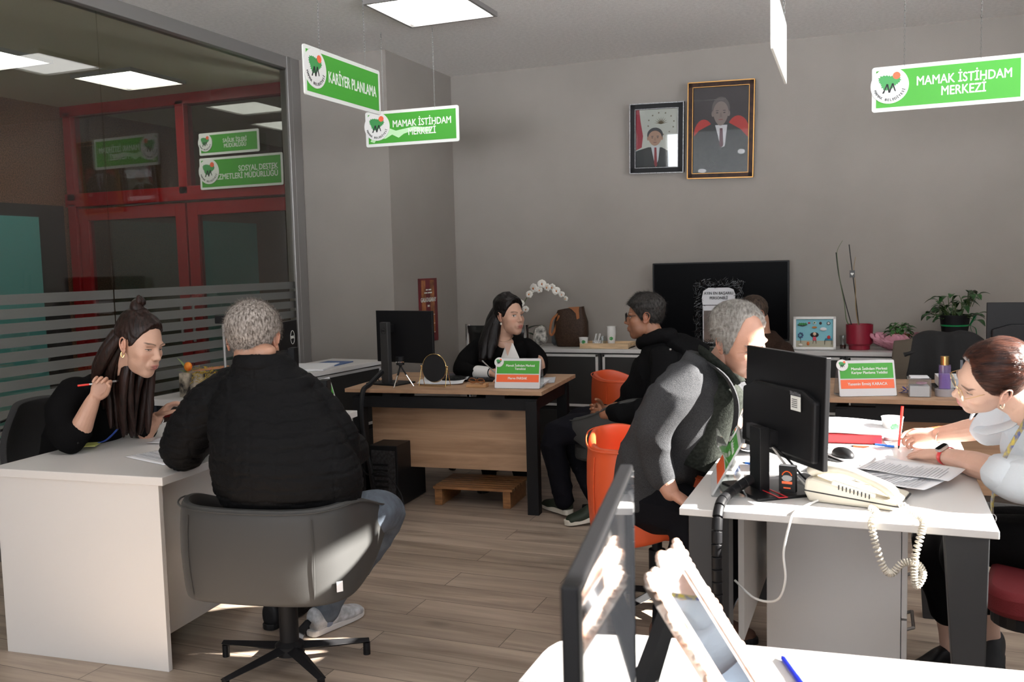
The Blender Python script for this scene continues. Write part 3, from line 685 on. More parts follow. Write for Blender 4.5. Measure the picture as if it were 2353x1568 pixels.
# ---------------------------------------------------------------- chairs
M_grey_up = mat('grey_leatherette', (0.042, 0.042, 0.041), 0.5, spec=0.3, bump=0.06, bscale=500)
M_or_up = mat('orange_leatherette', (0.62, 0.085, 0.022), 0.42, bump=0.05, bscale=500)
def tub_chair(label, loc, rz, m, zs=0.0, legs=0.3, low=0.0):
    t = thing('tub_chair', label, 'chair', loc, rz, 'upholstered tub chairs')
    # shell: plan curve from left arm front, round the back, to the right arm front; faces +y
    plan = smooth_path([(-0.30, 0.24, 0), (-0.315, 0.05, 0), (-0.30, -0.14, 0), (-0.235, -0.235, 0), (-0.10, -0.262, 0), (0.10, -0.262, 0), (0.235, -0.235, 0), (0.30, -0.14, 0), (0.315, 0.05, 0), (0.30, 0.24, 0)], 5)
    n = len(plan); b = B(); rows = []
    def prof(i):
        p = plan[i]; u = i / (n - 1); fr = max(0.0, min(1.0, (p.y + 0.16) / 0.40))
        top = 0.755 - low - (0.125 - low * 0.4) * (3 * fr * fr - 2 * fr ** 3) + 0.006 * math.sin(u * 9)
        bot = 0.365 - low * 0.35 + 0.15 * fr ** 1.6
        return p, top, bot, fr
    for i in range(n):
        p, top, bot, fr = prof(i)
        tv = (plan[min(i + 1, n - 1)] - plan[max(i - 1, 0)]).normalized(); out = Vector((tv.y, -tv.x, 0))
        if out.dot(Vector((p.x, p.y + 0.02, 0))) < 0: out = -out
        sec = []
        for s_, z in ((1, 0.0), (1, 0.06), (1, 0.5), (1, 0.92), (0.6, 1.0), (-0.6, 1.0), (-1, 0.92), (-1, 0.5), (-1, 0.06), (-0.6, -0.02), (0.6, -0.02)):
            zz = bot + (top - bot) * z; flare = 0.014 * math.sin(z * PI) + 0.004 * z
            sec.append(b.bm.verts.new((p.x + out.x * (0.019 * s_ + flare), p.y + out.y * (0.019 * s_ + flare), zz + zs)))
        rows.append(sec)
    for A, C in zip(rows, rows[1:]):
        for j in range(len(A)): b.bm.faces.new((A[j], A[(j + 1) % len(A)], C[(j + 1) % len(A)], C[j]))
    b.bm.faces.new(rows[0][::-1]); b.bm.faces.new(rows[-1])
    b.ob('shell', m, t, True, ang=50, sub=1)
    # piping along the top and the back seams
    pp = []
    for i in range(n):
        p, top, bot, fr = prof(i); tv = (plan[min(i + 1, n - 1)] - plan[max(i - 1, 0)]).normalized(); out = Vector((tv.y, -tv.x, 0))
        if out.dot(Vector((p.x, p.y + 0.02, 0))) < 0: out = -out
        pp.append(Vector((p.x + out.x * 0.031, p.y + out.y * 0.031, top - 0.012 + zs)))
    B().tube(pp, 0.0035, 6).ob('piping', m, t, True)
    for i0 in (int(n * 0.36), int(n * 0.64)):
        q = []
        for z in (0.06, 0.3, 0.5, 0.7, 0.9):
            p, top, bot, fr = prof(i0); o2 = Vector((p.x, p.y, 0)).normalized(); fl = 0.014 * math.sin(z * PI) + 0.004 * z + 0.021
            q.append((p.x + o2.x * fl, p.y + o2.y * fl, bot + (top - bot) * z + zs))
        B().tube(q, 0.0022, 5, k=3).ob('seam', m, t, True)
    b = B(); b.prism(rrect(0.56, 0.52, 0.12, 6, 0, 0.02), 0.375 + zs, 0.47 + zs); b.ob('seat', m, t, True, bevel=0.02)
    b = B(); b.tube([(0, 0, 0.07), (0, 0, 0.26)], 0.036, 20).tube([(0, 0, 0.26), (0, 0, 0.375 + zs)], 0.022, 16); b.box((0, 0, 0.375 + zs - 0.012), (0.22, 0.22, 0.02)); b.lathe([(0, 0.05), (0.055, 0.05), (0.055, 0.085), (0.036, 0.10), (0, 0.10)]); b.ob('column', M_blackm, t, True)
    for k in range(5):
        a = 2 * PI * k / 5 + 0.5; R_ = legs; d = Vector((math.cos(a), math.sin(a), 0))
        b = B(); b.tube([d * 0.03 + Vector((0, 0, 0.072)), d * R_ + Vector((0, 0, 0.055))], [0.026, 0.014], 4, flat=(0.75, 1.2)); l = b.ob('base_arm', M_blackm, t, bevel=0.002)
        B().cyl(tuple(d * (R_ - 0.01) + Vector((0, 0, 0.024))), 0.014, 0.048, 12).ob('glide', M_black, l)
    return t
c = tub_chair('dark grey tub chair under the man in the quilted jacket', (-2.07, 2.83, 0), math.radians(10), M_grey_up, low=0.07)
lb = B().box((0.306, -0.221, 0.40), (0.022, 0.003, 0.036), rz=0.785).ob('care_label', M_paper, c)
tub_chair('dark grey tub chair under the man in glasses and black coat', (-1.33, 5.17, 0), math.radians(84), M_grey_up)
tub_chair('orange tub chair under the grey haired man in the wool jacket', (-0.88, 3.83, 0), math.radians(-72), M_or_up, 0.0, 0.33)
tub_chair('orange tub chair behind the lap of the man in glasses', (-1.47, 5.93, 0), math.radians(-62), M_or_up)

def mesh_chair(label, loc, rz, accent=None, h=0.98, group='black office chairs'):
    t = thing('office_chair', label, 'chair', loc, rz, group)
    b = B()
    b.sheet(lambda u, v: Vector(((u - 0.5) * (0.46 - 0.06 * v * v), -0.24 - 0.05 * math.sin(v * PI) + 0.05 * (2 * u - 1) ** 2, 0.56 + (h - 0.56) * v - 0.02 * (2 * u - 1) ** 4)), 12, 12)
    b.ob('backrest', mat('black_mesh_fabric', (0.016, 0.016, 0.017), 0.8, bump=0.3, bscale=400), t, True, solid=0.028, bevel=0.004)
    for k in range(7):
        z = 0.62 + (h - 0.70) * k / 6
        B().tube([(-0.17, -0.262 - 0.02, z), (0, -0.30 - 0.012, z), (0.17, -0.262 - 0.02, z)], 0.006, 6, k=4).ob('rib', M_blackm, t, True)
    B().prism(rrect(0.50, 0.48, 0.10, 6, 0, 0.0), 0.42, 0.50).ob('seat', M_blackm if not accent else accent, t, True, bevel=0.02)
    B().prism(rrect(0.47, 0.45, 0.10, 6), 0.385, 0.42).ob('seat_pan', M_black, t)
    B().tube([(0, -0.10, 0.39), (0, -0.27, 0.42), (0, -0.30, 0.60)], 0.025, 10, k=4).ob('back_support', M_black, t, True)
    B().tube([(0, 0, 0.07), (0, 0, 0.39)], 0.028, 16).ob('column', M_black, t, True)
    for k in range(5):
        a = 2 * PI * k / 5 + 0.3; d = Vector((math.cos(a), math.sin(a), 0))
        l = B().tube([d * 0.03 + Vector((0, 0, 0.085)), d * 0.30 + Vector((0, 0, 0.065))], [0.028, 0.016], 4).ob('base_arm', M_black, t, bevel=0.003)
        B().cyl(tuple(d * 0.30 + Vector((0, 0, 0.028))), 0.028, 0.04, 14, axis='X' if abs(d.x) < 0.7 else 'Y').ob('caster', M_black, l, True)
    return t
mesh_chair('black mesh office chair with ribbed back behind the woman with long hair', (-3.44, 3.19, 0), math.radians(-72), h=0.93)
mesh_chair('black office chair with red seat under the woman in the pale shirt', (0.57, 3.18, 0), math.radians(80), mat('red_fabric', (0.14, 0.006, 0.010), 0.8, bump=0.2, bscale=300), h=0.80)
t = thing('office_chair', 'black leather chair with chrome frame behind the woman in the black blazer', 'chair', (-2.78, 6.30, 0), math.radians(172), 'black office chairs')
B().sheet(lambda u, v: Vector(((u - 0.5) * 0.50, -0.24 - 0.03 * math.sin(v * PI), 0.50 + 0.53 * v)), 6, 8).ob('backrest', mat('black_leather', (0.012, 0.012, 0.012), 0.3), t, True, solid=0.012)
B().sheet(lambda u, v: Vector(((u - 0.5) * 0.50, -0.22 + 0.46 * v, 0.46 - 0.02 * math.sin(v * PI))), 6, 8).ob('seat', MATS['black_leather'], t, True, solid=0.02)
for s_ in (-1, 1): B().tube([(s_ * 0.262, 0.22, 0.45), (s_ * 0.262, -0.20, 0.44), (s_ * 0.262, -0.25, 0.52), (s_ * 0.262, -0.255, 1.04)], 0.014, 8, k=4, flat=(1.0, 1.6)).ob('side_rail', M_chrome, t, True)
B().tube([(0, 0, 0.06), (0, 0, 0.45)], 0.028, 14).box((0, 0, 0.43), (0.5, 0.06, 0.02)).ob('column', M_chrome, t, True)
for k in range(5):
    a = 2 * PI * k / 5; d = Vector((math.cos(a), math.sin(a), 0))
    l = B().tube([d * 0.02 + Vector((0, 0, 0.085)), d * 0.29 + Vector((0, 0, 0.06))], [0.024, 0.014], 6).ob('base_arm', M_chrome, t, True)
    B().cyl(tuple(d * 0.29 + Vector((0, 0, 0.026))), 0.026, 0.04, 14, axis='X' if abs(d.x) < 0.7 else 'Y').ob('caster', M_black, l, True)
# chair with coats on it behind the second oak desk
mesh_chair('black office chair hidden under draped coats behind the right oak desk', (0.36, 6.45, 0), math.radians(180), h=0.86)
def drape(name, label, cat, pts, m, seed, parent=None):
    b = B(); 
    def f(u, v):
        x = pts[0][0] + (pts[1][0] - pts[0][0]) * u; y0, z0, y1, z1, zt = pts[2]
        ang = v * PI
        y = (y0 + y1) / 2 - (y1 - y0) / 2 * math.cos(ang) - 0.02 * math.sin(3 * PI * u + seed)
        z = zt - (zt - z0) * abs(math.cos(ang)) ** 1.7 * 1.0 - 0.05 * (2 * u - 1) ** 2 + 0.012 * math.sin(11 * u + 3 * v + seed) + 0.008 * noise.noise(Vector((u * 6, v * 6, seed)))
        return Vector((x + 0.03 * math.cos(ang) * (2 * u - 1), y + 0.012 * math.sin(17 * u + seed), z))
    b.sheet(f, 28, 28); o = b.ob(name, m, parent, True, ang=0, solid=0.012)
    return tag(o, label, cat)
drape('draped_coat', 'olive brown coat hanging over the chair back behind the right oak desk', 'coat', [(0.10,), (0.52,), (6.60, 0.62, 6.86, 0.5, 0.955)], mat('olive_cloth', (0.095, 0.075, 0.055), 0.85, bump=0.2, bscale=200), 1)
drape('draped_jacket', 'black jacket lying over the olive coat on the chair back', 'jacket', [(0.20,), (0.64,), (6.57, 0.66, 6.90, 0.5, 0.985)], mat('black_cloth', (0.012, 0.012, 0.013), 0.85, bump=0.2, bscale=200), 4)

# ---------------------------------------------------------------- monitors
def monitor(label, loc, rz, w=0.54, h=0.34, zb=0.10, col_w=0.055, base=(0.24, 0.20), brand=None, thick=0.018, tilt=0.0, hump=True, colh=None, slot=False, base_off=0.0, offx=0.0, by=0.0):
    """back side faces -y, screen faces +y; origin on the desk under the column"""
    t = thing('computer_monitor', label, 'monitor', loc, rz, 'flat black computer monitors')
    Mh = Matrix.Translation((offx, 0.05, zb)) @ Matrix.Rotation(-tilt, 4, 'X')
    hs = B(); v0 = Mh @ Vector((0, 0, h / 2))
    o = B().box((0, 0, h / 2), (w, thick, h)).ob('housing', M_black, t, bevel=0.003); o.matrix_local = Mh
    s = B().box((0, thick / 2 + 0.0006, h / 2 + 0.004), (w - 0.012, 0.0015, h - 0.024)).ob('screen', M_screen, t); s.matrix_local = Mh
    if hump:
        q = B().prism([(-w * 0.46, 0.02), (w * 0.46, 0.02), (w * 0.46, h * 0.60), (w * 0.3, h * 0.68), (-w * 0.3, h * 0.68), (-w * 0.46, h * 0.60)], 0, 0.028, Matrix.Rotation(PI / 2, 4, 'X')).ob('rear_cover', M_black, t, bevel=0.008); q.matrix_local = Mh @ Matrix.Translation((0, -thick / 2 + 0.004, 0))
    ch = colh or (zb + h * 0.62)
    b = B(); b.box((by, -0.035, ch / 2), (col_w, 0.035, ch)); b.ob('column', M_black if not brand or brand != 'DELL' else mat('graphite_plastic', (0.035, 0.035, 0.036), 0.35), t, bevel=0.003)
    b = B(); b.box((by, -0.005, ch - 0.04), (0.05, 0.06, 0.05)); b.ob('hinge', M_black, t)
    B().prism(rrect(base[0], base[1], 0.012, 3, by, base_off), 0.0, 0.010).ob('base', M_black, t, bevel=0.003)
    if slot:
        b = B()
        for x0, y0, dx, dy in ((0, -0.013, 0.17, 0.004), (0, 0.013, 0.17, 0.004), (-0.085, 0, 0.004, 0.03), (0.085, 0, 0.004, 0.03)): b.box((0.05 + x0, base_off - 0.03 + y0, 0.0105), (dx, dy, 0.002))
        b.ob('red_slot', mat('red_plastic', (0.55, 0.02, 0.03), 0.4), t)
    if brand == 'DELL':
        o = B().tube([(0.020 * math.cos(a), 0, 0.020 * math.sin(a)) for a in [2 * PI * i / 24 for i in range(24)]], 0.0012, 5, closed=True).ob('logo_ring', M_black, t); o.location = (by, -0.0535, ch - 0.055)
        text('logo_lettering', 'DELL', 0.013, M_black, t, (by, -0.0535, ch - 0.055), bold=0.02)
    return t
m1 = monitor('black monitor seen from behind on the oak desk, beside the round mirror', (-2.90, 5.20, 0.75), math.radians(-12), 0.47, 0.335, 0.135, 0.062, (0.26, 0.20), 'DELL', colh=0.40, hump=False, offx=0.06, by=-0.03)
m2 = monitor('black monitor on the left white desk behind the quilted jacket', (-2.825, 3.95, 0.75), math.radians(104), 0.54, 0.335, 0.145, 0.06, (0.24, 0.20), None, hump=False)
r_ = B().tube([(0.028 * math.cos(a), -0.0, 0.036 * math.sin(a)) for a in [2 * PI * i / 24 for i in range(24)]], 0.0012, 5, closed=True).ob('logo_ring', M_edge, m2); r_.location = (0.195, 0.0395, 0.39)
text('logo_lettering', 'DELL', 0.02, M_edge, m2, (0.195, 0.0395, 0.39), bold=0.01)
m3 = monitor('black monitor seen from behind on the sunlit white desk, with a small white sticker', (-0.325, 3.03, 0.75), 0, 0.475, 0.345, 0.105, 0.068, (0.25, 0.22), None, tilt=0.03, slot=True, base_off=0.0, colh=0.21)
m3.rotation_euler = (0, 0, math.radians(-54))
b = B().box((0.13, 0.016, 0.30), (0.055, 0.001, 0.045)).ob('sticker', M_edge, m3)
b = B()
for k in range(5): b.box((0.125, 0.0150, 0.312 - 0.006 * k), (0.03, 0.001, 0.002))
b.ob('sticker_print', M_ink, m3)
text('brand_lettering', 'ThinkVision', 0.016, mat('grey_print', (0.10, 0.10, 0.11), 0.5), m3, (0.13, 0.014, 0.33), bold=0.01, sx=0.8)
B().box((-0.10, 0.0, 0.175), (0.06, 0.02, 0.05)).ob('port_block', mat('port_grey', (0.03, 0.03, 0.033), 0.6), m3)
m4 = monitor('black monitor seen from behind on the right oak desk at the picture edge', (0.82, 5.50, 0.75), 0.0, 0.56, 0.36, 0.12, 0.06, (0.24, 0.20), None)
m5 = monitor('blurred black glossy monitor seen edge-on on the foreground desk', (-0.365, 1.08, 0.75), 0, 0.545, 0.345, 0.095, 0.05, (0.20, 0.22), None, hump=False, thick=0.02, colh=0.15)
for ch_ in m5.children:
    if ch_.name.startswith('screen'): ch_.data.materials.clear(); ch_.data.materials.append(M_screen2)
m5.rotation_euler = (0, 0, math.atan2(-0.093, 0.596) * 0 - math.radians(81.1))
# ---------------------------------------------------------------- paper and small things
M_print = mat('grey_print_paper', (0.40, 0.41, 0.44), 0.8)
def sheet(label, cat, loc, rz, w=0.21, h=0.297, m=None, prn=0, curl=0.004, name='paper_sheet', group=None, seed=0, table=False):
    t = thing(name, label, cat, loc, rz, group)
    B().sheet(lambda u, v: Vector(((u - 0.5) * w, (v - 0.5) * h, 0.0012 + curl * (abs(2 * u - 1) ** 3) * (0.3 + 0.7 * v) + curl * 0.4 * math.sin(5 * v + seed) ** 2)), 10, 12).ob('sheet', m or M_paper, t, True, solid=0.0006)
    if prn:
        b = B(); rr = random.Random(seed)
        for i in range(prn):
            y = h * (0.42 - 0.84 * i / prn)
            if table:
                b.box((0, y, 0.0031 + curl * 0.2), (w * 0.9, h * 0.55 / prn * (1.4 if i % 4 == 0 else 0.35), 0.0003))
            else:
                l = w * (0.55 + 0.27 * rr.random()); b.box((-w * 0.42 + l / 2, y, 0.0027 + curl * 0.45), (l, h * 0.22 / prn, 0.0003))
        b.ob('printed_lines', M_print, t)
    return t
sheet('printed form table lying nearest the front edge of the left white desk', 'paper', (-2.70, 2.93, 0.751), -0.3, 0.30, 0.21, prn=16, table=True, curl=0.001, seed=1)
sheet('folded white letter beside the elbow of the man in the quilted jacket', 'paper', (-2.90, 3.22, 0.751), 0.2, 0.21, 0.16, prn=8, curl=0.010, seed=2)
sheet('white paper sheet under the hand of the woman with the red pen', 'paper', (-0.05, 3.60, 0.751), 0.5, 0.21, 0.297, prn=0, seed=3)
for i, (x, y, rz, lab) in enumerate(((-0.02, 3.28, 0.95, 'top printed page of the fan of papers over the keyboard'), (0.04, 3.20, 1.15, 'printed page with its corner bent up, right end of the fan'), (-0.05, 3.24, 0.75, 'lower page of the fan of papers beside the telephone'), (0.10, 3.31, 1.25, 'page of dense text in the fan nearest the watch'))):
    sheet(lab, 'paper', (x, y, 0.768 + 0.003 * i), rz, prn=22 if i != 2 else 10, curl=0.008, group='printed pages fanned on the sunlit desk', seed=4 + i)
sheet('crumpled star shaped white paper at the left of the sunlit desk', 'paper', (-0.43, 3.68, 0.751), 0.4, 0.21, 0.25, curl=0.03, seed=11)
sheet('white page curling up behind the round mirror on the oak desk', 'paper', (-2.60, 5.30, 0.7515), 0.2, 0.297, 0.21, curl=0.02, seed=12)
sheet('pale sheet lying at the right edge of the oak desk', 'paper', (-2.02, 5.52, 0.751), 0.3, 0.2, 0.28, m=mat('pale_grey_paper', (0.6, 0.62, 0.66), 0.6), curl=0.003, seed=13)
t = thing('paper_stack', 'stack of white paper behind the orange name plate on the oak desk', 'paper', (-1.99, 5.32, 0.751), 0.15)
for k in range(4): B().box((0.004 * k, 0.003 * (k % 2), 0.003 + 0.005 * k), (0.15, 0.21, 0.004)).ob('sheet_bundle', M_paper, t)
t = thing('paper_stack', 'flat stack of papers with a blue sheet on the cabinet beside the pillar', 'paper', (-3.70, 5.55, 0.811), 0.3)
B().box((-0.03, -0.1, 0.006), (0.30, 0.42, 0.011)).ob('sheet_bundle', M_paper, t)
B().box((0.05, 0.12, 0.004), (0.21, 0.30, 0.006), rz=-0.25).ob('blue_sheet', mat('blue_paper', (0.06, 0.12, 0.28), 0.5), t)
t = thing('ring_binder', 'red folder with loose white papers on it, far end of the sunlit desk', 'folder', (-0.14, 3.98, 0.751), 0.06)
B().box((0, 0, 0.018), (0.30, 0.22, 0.035)).ob('cover', mat('red_folder', (0.60, 0.03, 0.04), 0.4), t, bevel=0.003)
B().sheet(lambda u, v: Vector(((u - 0.45) * 0.40, (v - 0.5) * 0.21, 0.040 + 0.012 * v + 0.01 * math.sin(4 * u))), 10, 4).ob('loose_paper', M_paper, t, True, solid=0.018)

def pen(label, p0, p1, m, tip=None, cap=None, r=0.0045, name='pen'):
    p0, p1 = Vector(p0), Vector(p1); d = (p1 - p0).normalized()
    t = thing(name, label, 'pen', tuple(p0)); q = p1 - p0
    B().tube([d * 0.012, q * 0.72], r, 10).ob('barrel', m, t, True)
    B().tube([Vector((0, 0, 0)), d * 0.012], [0.0008, r * 0.9], 8).ob('tip', tip or M_black, t, True)
    B().tube([q * 0.72, q], [r * 1.12, r * 1.12], 10).ob('cap', cap or m, t, True)
    return t
M_redpen = mat('translucent_red', (0.75, 0.03, 0.02), 0.25)
M_bluepen = mat('blue_ink_plastic', (0.005, 0.015, 0.35), 0.3)
pen('blue pen lying on the white desk in the foreground', (-0.165, 1.735, 0.7555), (-0.118, 1.62, 0.7555), M_bluepen, r=0.005)
pen('blue cap pen lying on the sunlit desk behind the monitor stand', (-0.46, 3.39, 0.7555), (-0.36, 3.37, 0.7555), mat('bright_blue', (0.03, 0.2, 0.8), 0.3))
pen('light blue pen lying left of the writing hand', (-0.02, 3.86, 0.7555), (0.06, 3.83, 0.7555), MATS['bright_blue'])
pen('orange tipped pen lying beside the red folder', (-0.10, 3.80, 0.7555), (-0.03, 3.79, 0.7555), mat('coral_plastic', (0.8, 0.2, 0.08), 0.3))

# paper cups
def cup(label, loc, h=0.085, r0=0.026, r1=0.037, group='paper cups', tree=True, n=1):
    t = thing('paper_cup', label, 'paper cup', loc, 0.0, group)
    B().lathe([(0, 0.004), (r0, 0.004), (r0, 0.0), (r0 + 0.001, 0.0), (r1, h), (r1 + 0.0016, h - 0.001), (r1 + 0.0016, h + 0.002), (r1 - 0.001, h + 0.002), (r0 - 0.0005, 0.006), (0, 0.006)], seg=32).ob('cup_wall', M_wplastic, t, True)
    if tree:
        b = B()
        for k in range(14):
            a = 2 * PI * k / 14; u = 0.015 * (1 + 0.2 * (k % 2)) * math.cos(a); v = 0.013 * (1 + 0.2 * (k % 2)) * math.sin(a)
            a2 = 2 * PI * (k + 1) / 14; u2 = 0.015 * (1 + 0.2 * ((k + 1) % 2)) * math.cos(a2); v2 = 0.013 * (1 + 0.2 * ((k + 1) % 2)) * math.sin(a2)
            def P_(u, v):
                z = h * 0.62 + v; r = r0 + (r1 - r0) * z / h + 0.0012; g = u / r - PI / 2 + 0.25
                return (r * math.cos(g), r * math.sin(g), z)
            b.bm.faces.new([b.bm.verts.new(P_(0, 0)), b.bm.verts.new(P_(u, v)), b.bm.verts.new(P_(u2, v2))])
        b.ob('tree_print', M_tree, t)
    return t
cup('paper cup with green tree print, alone in front of the brown handbag', (-2.205, 7.08, 0.811))
cup('paper cup standing in the sun on the white desk beside the red folder', (0.055, 4.00, 0.751), h=0.092, r0=0.030, r1=0.042)
for k in range(7): cup('paper cup in the stack standing in the wooden tray', (-2.02, 7.24, 0.826 + 0.0105 * k), tree=(k == 0), group='paper cups stacked in the wooden tray')
t = thing('serving_tray', 'pale pine tray with hand holes holding the cups on the low cabinets', 'tray', (-2.03, 7.17, 0.811))
B().box((0, 0, 0.004), (0.40, 0.24, 0.008)).ob('tray_base', mat('pine', (0.66, 0.47, 0.28), 0.55, var=0.25, vscale=6, stretch=(1, 8, 8)), t)
for sy in (-1, 1): B().box((0, sy * 0.115, 0.021), (0.40, 0.012, 0.042)).ob('tray_side', MATS['pine'], t, bevel=0.002)
for sx in (-1, 1):
    e = B().box((sx * 0.194, 0, 0.010), (0.012, 0.22, 0.02)).box((sx * 0.194, 0, 0.039), (0.012, 0.22, 0.008)).box((sx * 0.194, 0.08, 0.027), (0.012, 0.06, 0.018)).box((sx * 0.194, -0.08, 0.027), (0.012, 0.06, 0.018)).ob('tray_end', MATS['pine'], t)
t = thing('drinking_cup', 'patterned glass holding stirrers in the wooden tray', 'glass', (-2.115, 7.15, 0.820))
B().lathe([(0, 0.0), (0.034, 0.0), (0.037, 0.05), (0.035, 0.05), (0.032, 0.004), (0, 0.004)], seg=28).ob('patterned_cup', mat('speckled_paper', (0.75, 0.74, 0.72), 0.6, var=0.75, vscale=160), t, True)
for k in range(6):
    a = k * 1.1; B().box((0.018 * math.cos(a), 0.018 * math.sin(a), 0.055), (0.006, 0.0015, 0.10), rot=(0.2 * math.sin(a), 0.25 * math.cos(a), a)).ob('stirrer', M_wplastic, t)
t = thing('napkin_cup', 'second clear cup with white cup inside standing in the tray', 'cup', (-2.09, 7.23, 0.820))
B().lathe([(0, 0), (0.026, 0), (0.034, 0.075), (0.033, 0.075), (0.025, 0.003), (0, 0.003)], seg=24).ob('cup_wall', M_clear, t, True)

# handbag, stones
t = thing('handbag', 'brown patterned tote handbag with tan handles on the low cabinets', 'handbag', (-2.36, 7.24, 0.811), 0.1)
b = B()
secs = []
for z, w_, d_ in ((0, 0.20, 0.11), (0.01, 0.215, 0.12), (0.10, 0.25, 0.13), (0.20, 0.245, 0.12), (0.28, 0.205, 0.10), (0.315, 0.19, 0.085)):
    secs.append([b.bm.verts.new((w_ * (math.copysign(abs(math.cos(a)) ** 0.6, math.cos(a))) * 0.5 * 1.15, d_ * math.copysign(abs(math.sin(a)) ** 0.7, math.sin(a)) * 0.5 * 1.15, z + (0.015 * math.cos(a) if z > 0.3 else 0))) for a in [2 * PI * i / 32 for i in range(32)]])
for A, C in zip(secs, secs[1:]):
    for j in range(32): b.bm.faces.new((A[j], A[(j + 1) % 32], C[(j + 1) % 32], C[j]))
b.bm.faces.new(secs[0][::-1])
b.ob('bag_body', mat('brown_monogram', (0.022, 0.012, 0.008), 0.5, var=0.9, vscale=90, vcol=(0.055, 0.030, 0.018), spec=0.2), t, True, ang=60)
M_tan = mat('tan_leather', (0.30, 0.10, 0.025), 0.45)
B().tube([(-0.10, -0.04, 0.27), (-0.15, -0.045, 0.22), (-0.17, -0.05, 0.12), (-0.15, -0.05, 0.10), (-0.12, -0.05, 0.16), (-0.09, -0.055, 0.26)], 0.006, 8, k=6, flat=(1.6, 0.5)).ob('handle', M_tan, t, True)
B().prism([(-0.01, 0.325), (0.085, 0.33), (0.080, 0.30), (0.085, 0.235), (0.062, 0.225), (0.055, 0.275), (0.02, 0.31)], -0.004, 0.004, Matrix.Translation((0.0, -0.065, 0)) @ Matrix.Rotation(PI / 2, 4, 'X')).ob('leather_flap', M_tan, t)
def rock(name, label, loc, r, m, seed, sq=1.0):
    bm = bmesh.new(); bmesh.ops.create_icosphere(bm, subdivisions=4, radius=1)
    for v in bm.verts:
        n_ = noise.noise(v.co * 1.3 + Vector((seed, 0, 0))) * 0.25 + noise.noise(v.co * 4 + Vector((0, seed, 0))) * 0.09 + noise.noise(v.co * 10) * 0.035
        v.co = Vector((v.co.x * r[0], v.co.y * r[1], v.co.z * r[2])) * (1 + n_)
    mn = min(v.co.z for v in bm.verts)
    for v in bm.verts: v.co.z -= mn
    me = bpy.data.meshes.new(name); bm.to_mesh(me); bm.free()
    o = put(name, me, m, None, True, ang=25); o.location = loc; return tag(o, label, 'stone', 'ornamental stones')
rock('quartz_stone', 'rough pale quartz stone left of the handbag', (-2.625, 7.22, 0.811), (0.065, 0.06, 0.082), mat('quartz', (0.50, 0.48, 0.44), 0.5, var=0.75, vscale=26, vcol=(0.10, 0.10, 0.09), bump=0.6, bscale=60), 3.0)
rock('grey_stone', 'smooth dark grey stone between the quartz and the handbag', (-2.505, 7.29, 0.811), (0.045, 0.04, 0.07), mat('grey_rock', (0.10, 0.115, 0.13), 0.35, var=0.5, vscale=14), 9.0)

# phalaenopsis orchid with white flowers
M_leafd = mat('dark_leaf', (0.018, 0.055, 0.015), 0.35, var=0.4, vscale=8)
M_stem = mat('plant_stem', (0.05, 0.09, 0.02), 0.5)
def leaf(parent, base, tip, w, m, droop=0.0, name='leaf', n=8, fold=0.15):
    base, tip = Vector(base), Vector(tip); d = tip - base; L = d.length; dn = d.normalized()
    side = dn.cross(Vector((0, 0, 1)));
    if side.length < 0.1: side = Vector((1, 0, 0))
    side.normalize(); up = side.cross(dn)
    def f(u, v):
        ww = w * math.sin(PI * min(0.97, max(0.03, v)) ** 0.8) ** 0.8
        return base + dn * (L * v) + side * (u - 0.5) * ww + up * (fold * ww * abs(2 * u - 1) - droop * L * v * v + 0.1 * L * math.sin(PI * v))
    return B().sheet(f, 4, n).ob(name, m, parent, True, ang=0)
t = thing('orchid', 'white orchid in bloom arching behind the woman in the black blazer', 'orchid', (-2.80, 7.26, 0.811))
B().lathe([(0, 0), (0.045, 0), (0.06, 0.10), (0.055, 0.10), (0.05, 0.02), (0, 0.02)], seg=28).ob('pot', M_white, t, True)
path = [(0.0, 0, 0.08), (-0.01, 0, 0.25), (0.04, -0.01, 0.39), (0.14, -0.02, 0.475), (0.25, -0.02, 0.485), (0.34, -0.02, 0.43), (0.42, -0.02, 0.38)]
B().tube(path, [0.004, 0.002], 6, k=6).ob('flower_stem', M_stem, t, True)
for tp, w_ in (((0.20, -0.03, 0.20), 0.055), ((-0.15, -0.04, 0.13), 0.055), ((0.14, -0.06, 0.10), 0.05)): leaf(t, (0, 0, 0.09), tp, w_, M_leafd, 0.15)
M_petal = mat('white_petal', (0.82, 0.80, 0.74), 0.5); M_lip = mat('orchid_lip', (0.28, 0.015, 0.02), 0.5, var=0.4, vscale=60, vcol=(0.6, 0.25, 0.05))
fl = [(0.01, 0.36, 0.85), (0.05, 0.31, 0.8), (0.085, 0.435, 0.9), (0.125, 0.485, 1.15), (0.175, 0.47, 0.8), (0.20, 0.52, 1.05), (0.245, 0.49, 0.95), (0.29, 0.49, 0.9), (0.325, 0.46, 1.0), (0.37, 0.43, 0.75), (0.405, 0.395, 0.65)]
for k, (x, z, s_) in enumerate(fl):
    f = thing('flower', None, None); f.parent = t; f.location = (x, -0.045, z); f.rotation_euler = (0.2 * math.sin(k * 2.1), 0.3 * math.sin(k * 1.3), 0.4 * math.sin(k * 1.7))
    b = B()
    for j in range(5):
        a = PI / 2 + 2 * PI * j / 5; wd = 0.028 if j in (1, 4) else 0.018; L = 0.036 * s_
        c_ = Vector((math.cos(a), 0, math.sin(a))); sd_ = Vector((-math.sin(a), 0, math.cos(a)))
        b.sheet(lambda u, v: c_ * (L * v) + sd_ * ((u - 0.5) * 2 * wd * s_ * math.sin(PI * (0.12 + 0.80 * v))) + Vector((0, -0.006 * math.sin(PI * v) + 0.006 * (2 * u - 1) ** 2, 0)), 4, 5)
    b.ob('petals', M_petal, f, True, ang=0)
    B().sphere((0, -0.006, -0.003), (0.006 * s_, 0.007, 0.009 * s_), 8, 6).ob('lip', M_lip, f, True)

